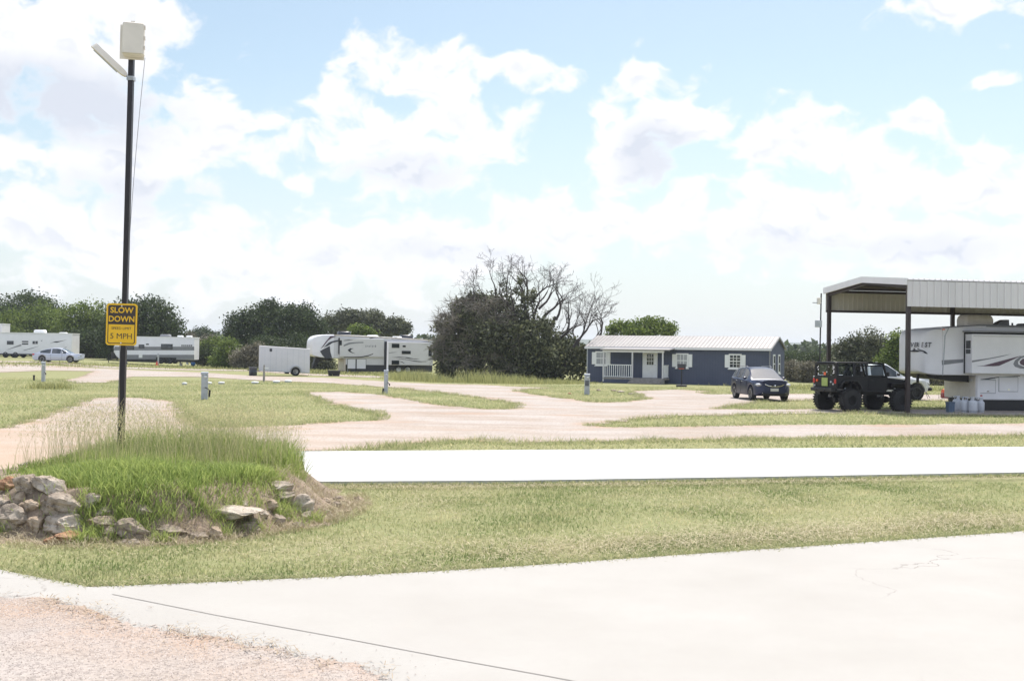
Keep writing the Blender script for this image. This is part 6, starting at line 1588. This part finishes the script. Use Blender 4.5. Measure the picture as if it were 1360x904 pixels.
pedestal(57.5, 507, 480, 4.6, 'slim grey utility pedestal under the rear wheel of the silver sedan', 2)
pedestal(779.5, 524, 496, 7.0, 'grey utility pedestal at the left corner of the blue cabin', 3, -.1)
g_ = pedestal(512.5, 523.5, 491, 5.2, 'white utility pedestal with a tall thin pipe before the middle camper', 2)
p = G(513.5, 523); H_ = zat(513.5, 453, p.y)
mb = MB(); mb.cyl((.04, .14, 0), (.04, .14, H_), .045, .04, 8); mb.build('riser_pipe', M['white_rv'], g_, True)
mb = MB(); mb.cyl((-.14, -.1, 0), (-.12, -.08, .30), .05, .045, 8); mb.build('drain_pipe', M['black'], g_, True)
pedestal(1083, 517.5, 499, 5.5, 'pale utility pedestal beside the distant light pole', 3)
pedestal(538.5, 491, 481.5, 3.6, 'tiny grey pedestal half hidden by weeds before the middle camper', 0)
p = G(567.5, 494); g_ = empty('pipe_post', p, 0, 1, 'thin white pipe standing among the weeds before the middle camper', 'post'); H_ = zat(567.5, 473, p.y)
mb = MB(); mb.cyl((0, 0, 0), (0, 0, H_), .045, n=8); mb.build('pipe', M['white_rv'], g_, True); mb = MB(); mb.cyl((0, 0, H_), (0, 0, H_ + .05), .06, n=8); mb.build('cap', M['white_rv'], g_)
p = G(350.5, 506.8); g_ = empty('wooden_post', p, 0, 1, 'weathered wooden stake with a tiny white tag in the meadow', 'post'); H_ = zat(350.5, 484.5, p.y)
mb = MB(); mb.box(-.06, .06, -.06, .06, -.05, H_*.62); mb.box(-.04, .04, -.04, .04, H_*.62, H_, .01); mb.build('stake', M['wood'], g_)
mb = MB(); mb.box(.04, .30, -.05, -.03, H_*.78, H_*.84); mb.build('tag', M['white'], g_)
p = G(45, 505.5); g_ = empty('pipe_stub', p, 0, 1, 'short black pipe stub in the grass left of the slim pedestal', 'pipe')
mb = MB(); mb.cyl((0, 0, 0), (0, 0, .32), .055, n=10); mb.build('pipe', M['black'], g_, True); mb = MB(); mb.lathe([(.065, .30), (.075, .31), (.075, .35), (.001, .36)], n=12); mb.build('cap', M['black'], g_)
# septic lids
base = None
for px, py, w_, lab in ((245, 511, 7, 'small white lid nearest to the pole among the meadow lids'), (277.5, 510.3, 8, 'white lid just right of the pedestal with the black plug'), (294, 510, 9, 'white lid second right of the pedestal with the black plug'), (338.7, 509.6, 10, 'round concrete lid left of the wooden stake foot'), (367, 508.4, 10, 'pale lid right of the wooden stake'), (382.7, 507.6, 10, 'pale lid below the cargo trailer wheel, rightmost of the lids')):
    p = G(px, py); 
    if base is None:
        base = empty('utility_lid', p, 0, 1, lab, 'lid', 'round lids in the meadow')
        mb = MB(); mb.lathe([(.30, -.05), (.30, .07), (.28, .08)], n=22); mb.build('riser', M['galv'], base, True, sharp=40)
        mb = MB(); mb.lathe([(.33, .081), (.34, .10), (.30, .14), (.10, .155), (.001, .155)], n=22); mb.build('cover', M['white'], base, True, sharp=40); b_ = base
    else: b_ = copy_tree(base); b_.location = p; b_['label'] = lab
    s = w_ / FPX * p.y / .68; b_.scale = (s, s, 1)
# little rocks on the dirt by the cabin pedestal
rr_ = random.Random(3)
for i, (px, py, w_, h_, lab, m_) in enumerate(((756.5, 522.5, 4, 3, 'small dark rock alone on the grass left of the cabin pedestal', 'rust'), (824, 520, 9, 4, 'largest pale rubble lump on the dirt heap before the porch', 'pale'), (815, 518.5, 7, 3, 'pale rubble lump behind the largest one on the dirt heap', 'dirt'), (838, 523, 7, 3, 'rubble lump at the right end of the dirt heap before the porch', 'pale'), (795, 518.5, 6, 3, 'rubble lump nearest to the cabin pedestal on its right', 'dirt'), (639, 586, 6, 3, 'brown clod on the grass edge of the gravel road, middle of the photo', 'rust'))):
    rock(px, py, w_, h_, m_, lab, seed=50 + i, group='loose rubble by the gravel road')
# ------------------------------------------------------------------ foliage
LM = {'oak': leafmat('oak_leaves', (.022, .036, .016), (.095, .13, .045), .25),
      'green': leafmat('green_leaves', (.045, .08, .018), (.24, .30, .07), .35),
      'grey': leafmat('grey_green_leaves', (.05, .06, .035), (.17, .18, .10), .25),
      'brush': leafmat('dry_brush_leaves', (.11, .10, .07), (.27, .25, .18), .2),
      'vine': leafmat('vine_leaves', (.042, .052, .026), (.235, .245, .135), .3),
      'weed': leafmat('weed_leaves', (.16, .19, .07), (.50, .48, .22), .4)}
M['bark'] = mat('grey_bark', (.13, .11, .09), .95, var=.3, scale=3, bump=.5)
M['deadbark'] = mat('dead_grey_bark', (.075, .062, .06), .95, var=.3, scale=3, bump=.5)
def crown(name, blobs, n, ls, m, parent, hole=.0, shell_=.62, zmin=.02, clump=34, seed=0):
    """blobs: (centre xyz, radii xyz) in local space"""
    r = np.random.default_rng(seed + 11)
    vol = np.array([b[1][0] * b[1][2] for b in blobs]); cnt = np.maximum(1, (n * vol / vol.sum() / clump)).astype(int)
    C, T, Sg = [], [], []
    for (c, rd), k in zip(blobs, cnt):
        v = r.normal(size=(k, 3)); v /= np.linalg.norm(v, axis=1)[:, None]
        rad_ = shell_ + (1.0 - shell_) * r.random(k) ** .6
        rad_ *= 1 + .12 * np.sin(v[:, 0] * 5 + c[0]) + .10 * np.sin(v[:, 2] * 7 + c[1]); rad_ += r.normal(0, .05, k)
        P = np.array(c) + v * rad_[:, None] * np.array(rd); C.append(P)
        T.append(np.clip(r.normal(.44, .27, k), 0, 1)); Sg.append(np.full(k, min(rd) * .15 + ls * .6))
    C = np.vstack(C); T = np.concatenate(T); Sg = np.concatenate(Sg)
    idx = np.repeat(np.arange(len(C)), clump); N = len(idx)
    P = C[idx] + r.normal(size=(N, 3)) * (Sg[idx] * np.array(1.0))[:, None] * np.array([1.25, 1.25, .8])
    ok = P[:, 2] > zmin; P, idx = P[ok], idx[ok]; N = len(P)
    a = r.normal(size=(N, 3)); a /= np.linalg.norm(a, axis=1)[:, None]; b = r.normal(size=(N, 3)); b -= (a * b).sum(1)[:, None] * a; b /= np.linalg.norm(b, axis=1)[:, None]
    s = ls * r.uniform(.55, 1.3, N)[:, None]
    V = np.stack([P - a*s*.6, P - b*s*.35, P + a*s*.6, P + b*s*.35], 1).reshape(-1, 3)
    return np_mesh(name, V, np.arange(4*N).reshape(-1, 4), m, tone=np.clip(T[idx] + r.normal(0, .08, N), 0, 1), parent=parent)
def pxblobs(base, depth, bl, yj=.5, seed=1):
    r = random.Random(seed); out = []
    for (px, py, rx, ry) in bl:
        k = depth / FPX; x = (px - 680) * k; z = zat(px, py, depth); dy = r.uniform(-1, 1) * rx * k * yj
        out.append(((x - base.x, dy, z - base.z), (rx * k, max(rx, ry) * k * .8, ry * k)))
    return out
def tree(name, lab, cat, depth, pxb, bl, m='oak', n=5000, ls=.34, shell_=.6, group=None, seed=0, trunk=True, clump=34):
    base = at(pxb, depth); root = empty(name, base, 0, 1, lab, cat, group)
    B = pxblobs(base, depth, bl, seed=seed); crown('crown', B, int(n * 1.7), ls * .74, LM[m], root, shell_=shell_, seed=seed, clump=clump)
    if trunk:
        mb = MB(); r = random.Random(seed)
        top = max(b[0][2] for b in B); 
        mb.tube([(0, 0, -.1), (.15, .1, top * .3), (.1, 0, top * .55)], [.38, .28, .2], 8)
        for (c, rd) in B:
            mb.tube([(.1, 0, top * .3), ((c[0]) * .5, c[1] * .5, top * .3 + (c[2] - top*.3) * .6), c, (c[0] + rd[0]*r.uniform(-.4, .4), c[1], c[2] + rd[2]*.6)], [.2, .13, .07, .02], 6)
        mb.build('trunk', M['bark'], root, True)
    return root
G1 = 'trees behind the campers'
tree('oak_tree', 'dark round oak rising behind the left trailer at the far left', 'tree', 168, 42, [(40, 412, 34, 22), (20, 422, 22, 18), (62, 420, 20, 16), (2, 418, 14, 14)], 'oak', 7000, .42, group=G1, seed=1)
tree('leafy_tree', 'light green bushy tree between the dark oak and the left trailer roof', 'tree', 158, 30, [(20, 430, 26, 20), (52, 428, 24, 22), (75, 434, 18, 22), (30, 452, 30, 20)], 'green', 8000, .38, group=G1, seed=2)
tree('leafy_tree', 'mid green tree left of the speed sign', 'tree', 150, 108, [(105, 424, 20, 22), (128, 428, 20, 24), (95, 444, 18, 26), (122, 452, 26, 26), (140, 440, 14, 26)], 'green', 9000, .36, group=G1, seed=3)
tree('leafy_tree', 'dark green lower growth right of the left trailer, behind the sedan hood', 'tree', 146, 122, [(112, 458, 24, 20), (138, 462, 18, 18)], 'oak', 5000, .34, group=G1, seed=33)
tree('oak_tree', 'big dark domed oak directly right of the speed sign', 'tree', 140, 196, [(195, 420, 34, 24), (172, 430, 26, 30), (222, 436, 18, 24), (196, 448, 38, 24), (160, 452, 22, 26), (226, 455, 16, 20)], 'oak', 16000, .36, .5, group=G1, seed=4)
tree('oak_tree', 'small far dark tree in the gap left of the oak pair', 'tree', 230, 268, [(266, 444, 14, 8), (278, 446, 10, 7), (258, 447, 8, 6)], 'oak', 2600, .45, group=G1, seed=5)
tree('bare_shrub', 'brownish thin shrub below the small far dark tree', 'shrub', 150, 262, [(248, 452, 12, 9), (276, 456, 16, 10), (262, 462, 18, 12)], 'brush', 3500, .26, group=G1, seed=6)
for i, (lab, nm, dp, px, bl, m_, n_) in enumerate((
 ('dark bush right of the grey trailer end', 'bush', 128, 268, [(266, 472, 14, 14), (280, 474, 12, 12)], 'oak', 3000),
 ('light green bush in the gap right of the grey trailer', 'bush', 130, 285, [(284, 462, 14, 14), (292, 470, 12, 12)], 'green', 3000),
 ('rounded dark green bush left of the cargo trailer', 'bush', 122, 300, [(300, 472, 15, 16), (306, 462, 12, 12), (296, 480, 14, 8)], 'green', 4200),
 ('grey twiggy brush touching the left side of the cargo trailer', 'bush', 118, 328, [(326, 474, 16, 14), (338, 470, 12, 12), (320, 482, 14, 8), (345, 480, 12, 10)], 'brush', 5200),
 ('green bush between the cargo trailer and the camper nose', 'bush', 116, 425, [(424, 482, 12, 14), (434, 486, 12, 11), (418, 470, 10, 14)], 'grey', 4200),
 ('dark growth hidden behind the cargo trailer', 'bush', 124, 380, [(360, 462, 26, 16), (395, 462, 28, 16), (410, 474, 16, 18)], 'oak', 6000))):
    tree(nm, lab, 'bush', dp, px, bl, m_, n_, .24, group='bushes along the field edge', seed=20 + i, trunk=True)
tree('oak_tree', 'spreading oak with an uneven grey green top above the cargo trailer left end', 'tree', 150, 345, [(348, 424, 26, 20), (322, 432, 20, 18), (358, 412, 18, 12), (340, 448, 30, 16), (312, 446, 14, 14)], 'oak', 11000, .34, .5, group=G1, seed=7)
tree('oak_tree', 'oak with a round top just left of the middle camper nose', 'tree', 148, 398, [(400, 426, 24, 20), (385, 418, 16, 14), (415, 438, 20, 18), (396, 450, 30, 14), (375, 444, 18, 18)], 'oak', 11000, .34, .5, group=G1, seed=8)
tree('leafy_tree', 'bright light green bush peeking above the camper roof', 'tree', 128, 480, [(478, 438, 12, 7), (484, 443, 14, 7)], 'green', 1700, .3, group=G1, seed=9)
for i, (px, bl, lab) in enumerate(((455, [(452, 428, 18, 13), (440, 438, 14, 12), (464, 420, 12, 8)], 'grey green tree behind the front half of the middle camper'), (492, [(488, 424, 22, 11), (500, 432, 22, 12), (472, 420, 12, 7)], 'grey green tree behind the centre of the middle camper roof'), (528, [(524, 432, 12, 10), (536, 436, 9, 9), (515, 438, 16, 9)], 'thin topped tree behind the rear half of the middle camper'))):
    tree('leafy_tree', lab, 'tree', 170, px, bl, 'grey', 4200, .4, group=G1, seed=40 + i)
tree('leafy_tree', 'green tree with an airy crown rising behind the blue cabin roof', 'tree', 112, 850, [(838, 436, 16, 11), (860, 430, 14, 9), (876, 434, 18, 10), (850, 442, 26, 9), (822, 432, 9, 7), (890, 440, 10, 8), (812, 440, 8, 8)], 'green', 4200, .3, .35, seed=10, clump=22)
# right side
tree('leafy_tree', 'rounded grey green tree between the carport posts', 'tree', 98, 1150, [(1150, 458, 22, 18), (1128, 468, 18, 18), (1168, 468, 18, 20), (1140, 482, 34, 18), (1160, 492, 34, 16), (1118, 486, 16, 18)], 'grey', 11000, .26, .5, seed=11)
tree('leafy_tree', 'brighter green leafy tree left of the camper nose', 'tree', 92, 1190, [(1190, 452, 10, 12), (1196, 468, 14, 16), (1186, 484, 16, 20), (1200, 496, 18, 16)], 'green', 6000, .24, .5, seed=12)
for i, (lab, dp, px, bl, m_, n_) in enumerate((
 ('dark green hedge like bush right behind the cabin end', 130, 1052, [(1050, 478, 14, 12), (1064, 482, 14, 12)], 'oak', 3000),
 ('dark bush in front of the far hills left of the slim pole', 125, 1080, [(1076, 478, 14, 9), (1090, 482, 14, 12)], 'oak', 3000),
 ('pale dry brush touching the right end of the blue cabin', 95, 1054, [(1052, 492, 12, 12), (1064, 496, 12, 12)], 'brush', 4200),
 ('pale dry brush left of the slim pole', 93, 1078, [(1076, 494, 14, 12), (1086, 500, 12, 10)], 'brush', 4200),
 ('grey green brush behind the off roader', 92, 1112, [(1108, 496, 16, 12), (1124, 500, 14, 10)], 'grey', 4200),
 ('grey brush under the nose of the carport camper', 90, 1232, [(1225, 505, 16, 14), (1244, 508, 16, 13)], 'brush', 4500),
 ('green brush behind the carport camper at the right edge', 96, 1300, [(1290, 500, 30, 18), (1340, 500, 30, 18)], 'grey', 5000))):
    tree('bush', lab, 'bush', dp, px, bl, m_, n_, .2, group='bushes along the field edge', seed=60 + i)

# ---- half dead tree swallowed by vines
DT = at(700, 90.5)
dead = empty('dead_tree', DT, 0, 1, 'huge half dead tree smothered in grey green vines with bare branches on top', 'tree')
kk = 90.5 / FPX
def lp(px, py, dy=0): return Vector(((px - 680) * kk - DT.x, dy, zat(px, py, 90.5)))
def lpw(px, py, dy=0): return Vector(((px - 680) * 90.5 / FPX - DT.x, dy, zat(px, py, 90.5)))
rb = random.Random(12)
def grow(mb, p, d, ln, r0, lev, maxl, spread=1.0, up=.14):
    pts, rr = [p], [r0]; n = 4; dd = d.normalized()
    for i in range(n):
        dd = (dd + Vector((rb.uniform(-1, 1), rb.uniform(-1, 1), rb.uniform(-.8, .8))) * .36 + Vector((0, 0, up * .5))).normalized()
        pts.append(pts[-1] + dd * ln / n); rr.append(max(.008, r0 * (1 - .5 * (i + 1) / n)))
    mb.tube(pts, rr, 6 if lev < 2 else 4, False)
    if lev >= maxl: return
    for k_ in range(3 if lev < 3 else 3):
        i = rb.choice([2, 3, 4]) if k_ else 4
        nd = (dd + Vector((rb.uniform(-1, 1), rb.uniform(-1, 1), rb.uniform(-.5, .9))) * spread).normalized()
        grow(mb, pts[i], nd, ln * rb.uniform(.5, .78), rr[i] * (.85 if k_ == 0 else .62), lev + 1, maxl, spread, up * .6)
tk = MB()
base_pts = [(698, 506), (712, 506), (688, 506), (735, 506), (770, 505)]
limbs = [((700, 505), (706, 470), (700, 420), .34, -.1), ((712, 505), (722, 465), (738, 420), .26, .3), ((690, 505), (672, 465), (655, 420), .28, .0), ((735, 505), (752, 480), (768, 450), .2, -.4), ((770, 506), (778, 480), (790, 455), .15, .2), ((745, 506), (745, 470), (752, 440), .15, .6), ((680, 506), (640, 470), (612, 445), .2, .5)]
br = MB()
for (a, b, c, r_, dy) in limbs:
    A_, B_, C_ = lpw(*a), lpw(b[0], b[1], dy * 2), lpw(c[0], c[1], dy * 3); A_.z = -.1
    tk.tube([A_, A_.lerp(B_, .5) + Vector((.1, 0, 0)), B_, B_.lerp(C_, .5) + Vector((-.08, 0, .05)), C_], [r_, r_*.85, r_*.75, r_*.6, r_*.5], 8)
tk.build('trunk', M['deadbark'], dead, True)
starts = [((645, 400), (-.4, -.2, 1), 1.4, .06, 4), ((658, 396), (-.1, -.3, 1), 1.6, .07, 4), ((628, 402), (-.5, .2, .9), 1.2, .05, 4), ((672, 392), (.1, -.2, 1), 1.5, .07, 4), ((680, 415), (-.35, .2, 1), 1.8, .12, 4), ((692, 402), (-.2, 0, 1), 1.6, .11, 4), ((706, 402), (.3, 0, 1), 1.7, .12, 4), ((722, 420), (.6, .1, 1), 2.2, .12, 4), ((785, 460), (.9, .2, .8), 2.2, .10, 4), ((698, 425), (-.3, .1, 1), 2.32, .17, 4), ((706, 440), (.45, -.2, 1), 2.56, .17, 4), ((738, 425), (.25, .2, 1), 2.07, .12, 4), ((688, 430), (-.7, -.1, 1), 2.07, .13, 4), ((655, 425), (-.4, .1, .9), 1.46, .10, 4), ((700, 400), (.1, .1, 1), 1.83, .12, 4), ((715, 410), (.5, .1, 1), 1.83, .11, 4),
          ((768, 452), (.35, -.2, 1), 2.07, .11, 4), ((790, 456), (.45, .1, 1), 2.07, .11, 4), ((752, 445), (.1, .3, 1), 1.95, .11, 4), ((760, 470), (.6, 0, 1), 2.81, .12, 4), ((775, 475), (-.2, 0, 1), 2.44, .12, 4), ((735, 455), (.8, -.1, .6), 2.44, .12, 4), ((712, 460), (.9, 0, .75), 2.44, .13, 4), ((612, 440), (-.8, 0, .6), 1.34, .06, 3), ((600, 432), (-.7, .3, .8), 1.22, .05, 3), ((630, 410), (-.3, 0, .9), 1.22, .05, 3),
          ((640, 440), (-.1, -.9, .4), 2.07, .08, 4), ((670, 460), (-.2, -1, .1), 1.95, .08, 4), ((700, 465), (.2, -1, .1), 1.95, .08, 4), ((620, 470), (-.4, -.9, .0), 1.71, .07, 4)]
for (a, d_, ln, r_, ml) in starts: grow(br, lpw(*a), Vector(d_), ln, r_, 0, ml)
br.build('branches', M['deadbark'], dead, False, fixn=False)
print('branch faces', len(br.f))
VB = [(612, 408, 12, 10), (632, 398, 14, 8), (590, 430, 10, 12), (660, 400, 14, 12), (584, 465, 7, 14), (748, 455, 12, 14), (775, 470, 8, 14), (628, 436, 33, 30), (604, 452, 20, 32), (598, 485, 12, 20), (650, 415, 30, 18), (655, 450, 34, 26), (690, 450, 30, 40), (705, 478, 34, 28), (650, 485, 34, 14), (620, 482, 20, 16), (738, 478, 22, 28), (762, 484, 16, 22), (720, 445, 18, 22), (684, 424, 14, 16), (592, 494, 13, 13), (650, 500, 40, 8)]
crown('vines', pxblobs(DT, 90.5, VB, .7, 5), 36000, .22, LM['vine'], dead, shell_=.55, seed=77, clump=30)
crown('vines', pxblobs(DT, 89.5, [(700, 488, 26, 18), (725, 492, 24, 14), (688, 470, 12, 24)], .4, 6), 9000, .22, LM['green'], dead, shell_=.5, seed=78)
crown('climbing_vines', pxblobs(DT, 90.5, [(676, 400, 5, 14), (697, 402, 6, 20), (707, 392, 4, 20), (686, 388, 4, 11), (724, 430, 6, 18), (690, 372, 3, 10), (668, 382, 3, 12)], .6, 7), 3000, .13, LM['vine'], dead, shell_=.2, seed=79, clump=16)
# dead twig tangle that greys the left of the mass
r9 = np.random.default_rng(5); tw = MB()
for i in range(2200):
    (px, py, rx, ry) = VB[r9.choice([7, 8, 10, 11, 11, 7, 0, 2, 4, 14])]; a = r9.uniform(0, 6.28); f = r9.uniform(.7, 1.12)
    c = lpw(px + math.cos(a) * rx * f, py + math.sin(a) * ry * f, -abs(math.sin(a * 2 + 1)) * rx * kk * .9); c.z = max(c.z, .2)
    d = Vector((r9.normal(), r9.normal() * .7 - .4, r9.normal() * .7)).normalized() * r9.uniform(.4, 1.2)
    tw.tube([c, c + d * .5 + Vector((0, 0, .06)), c + d], [.022, .016, .006], 3, False)
tw.build('twigs', M['deadtwig'] if 'deadtwig' in M else mat('pale_dead_twigs', (.24, .215, .18), .95), dead, fixn=False)

# ---- weeds along the edge in front of the camper and the dead tree
def weeds(name, lab, pts, n, h0, h1, m, seed, spread=.5, kind=None, cat='weeds', ww=.03):
    r = np.random.default_rng(seed); poly = np.array([tuple(G(*p))[:2] for p in pts]); L = np.hypot(*np.diff(poly, axis=0).T); c = np.concatenate([[0], np.cumsum(L)]); s = r.random(n) * c[-1]
    x = np.interp(s, c, poly[:, 0]) + r.normal(0, spread, n); y = np.interp(s, c, poly[:, 1]) + r.normal(0, spread * 1.4, n)
    cl = .6 + .5 * np.sin(s * 1.3 + seed) * np.sin(s * .47) + .2 * np.sin(s * 3.1)
    h = r.uniform(h0, h1, n) * np.clip(cl, .25, 1.2)
    return blades(name, x, y, terr(x, y), h, np.full(n, ww), h * r.uniform(.1, .6, n), m, np.clip(r.normal(.55, .25, n), 0, 1), 2, lab, cat, kind='stuff')
weeds('weeds', 'tall yellow green weeds between the middle camper and the gravel drive', [(532, 503), (560, 506), (600, 507.5), (640, 508), (685, 509)], 6000, .35, 1.05, LM['weed'], 3, .8)
weeds('weeds', 'low weeds at the foot of the dead tree', [(640, 507), (700, 509), (770, 509)], 5000, .25, .7, LM['weed'], 4, .8)
weeds('weeds', 'uncut grass along the field edge behind the trailers', [(-20, 484), (130, 485), (300, 489), (420, 493), (530, 499)], 9000, .15, .4, LM['weed'], 5, 2.5, ww=.05)
weeds('weeds', 'uncut grass strip behind the cabin and carport', [(1044, 516), (1100, 515), (1260, 518), (1360, 519)], 6000, .15, .4, LM['weed'], 6, 2.0, ww=.04)
p = G(67, 516); r = np.random.default_rng(9); n = 500
blades('weed_tuft', p.x + r.normal(0, .55, n), p.y + r.normal(0, .5, n), np.full(n, p.z), r.uniform(.2, .5, n), np.full(n, .03), r.uniform(.05, .3, n), LM['weed'], r.random(n), 2, 'bright green weed tuft in the left meadow below the slim pedestal', 'weeds', kind='stuff')

# ---- far woods and hills
def far_wood(name, lab, x0, x1, y0, y1, h0, h1, n, ls, seed):
    r = np.random.default_rng(seed); k = n // 26; x = r.uniform(x0, x1, k); y = r.uniform(y0, y1, k)
    h = (h0 + (h1 - h0) * (.5 + .5 * np.sin(x * .043 + seed) * np.sin(x * .017 + 2)) ) * r.uniform(.5, 1.0, k)
    idx = np.repeat(np.arange(k), 26); N = len(idx); P = np.stack([x[idx], y[idx], h[idx] * r.uniform(.1, 1, N)], 1) + r.normal(size=(N, 3)) * np.array([1.6, 1.6, .7])
    P[:, 2] = np.maximum(P[:, 2], .1); a = r.normal(size=(N, 3)); a /= np.linalg.norm(a, axis=1)[:, None]; b = r.normal(size=(N, 3)); b -= (a*b).sum(1)[:, None]*a; b /= np.linalg.norm(b, axis=1)[:, None]
    s = ls * r.uniform(.6, 1.3, N)[:, None]; V = np.stack([P - a*s, P - b*s*.7, P + a*s, P + b*s*.7], 1).reshape(-1, 3)
    return tag(np_mesh(name, V, np.arange(4*N).reshape(-1, 4), LM['oak'], tone=np.clip(r.normal(.45, .25, N), 0, 1)), lab, 'woodland', kind='stuff')
far_wood('distant_woods', 'dark distant tree line across the whole width of the field', -230, 260, 250, 330, 3.2, 6.0, 60000, .8, 3)
far_wood('distant_woods', 'hazy far woodland below the hills', -500, 700, 600, 900, 5, 10, 40000, 2.2, 4)
mh = NT('wooded_hills'); mh.l(mh.ramp(wn(mh, .02, 6, .7), [(.35, (.03, .045, .02)), (.65, (.07, .09, .04))]), mh.b.inputs['Base Color']); mh.b.inputs['Roughness'].default_value = 1
xs = np.linspace(-3300, 3300, 240); ys = np.linspace(2000, 3800, 30); XX, YY = np.meshgrid(xs, ys)
ZZ = (30 + 7 * np.sin(XX / 420) + 5 * np.sin(XX / 170 + 1) + 2 * np.sin(XX / 47) + 1.0 * np.sin(XX / 15)) * np.sin(np.clip((YY - 2000) / 1800, 0, 1) * np.pi) ** .7 + .3
V = np.stack([XX, YY, ZZ], -1).reshape(-1, 3); ny, nx = XX.shape; ii = np.arange(nx*ny).reshape(ny, nx); F = np.stack([ii[:-1, :-1], ii[:-1, 1:], ii[1:, 1:], ii[1:, :-1]], -1).reshape(-1, 4)
tag(np_mesh('hills', V, F, mh.m, smooth=True), 'low blue wooded hills on the horizon', kind='structure')
# ---- air
HAZE = True
if HAZE:
    mz_ = bpy.data.materials.new('haze_air'); mz_.use_nodes = True; nt = mz_.node_tree; nt.nodes.clear()
    ou = nt.nodes.new('ShaderNodeOutputMaterial'); pv = nt.nodes.new('ShaderNodeVolumePrincipled'); pv.inputs['Color'].default_value = (.86, .92, 1, 1); pv.inputs['Density'].default_value = .00022; pv.inputs['Anisotropy'].default_value = .2
    nt.links.new(pv.outputs[0], ou.inputs['Volume'])
    mb = MB(); mb.box(-4100, 4100, -1600, 5100, -1.0, 62); hz_ = mb.build('haze', mz_); hz_['kind'] = 'stuff'; hz_['label'] = 'thin pale summer haze over the whole site'
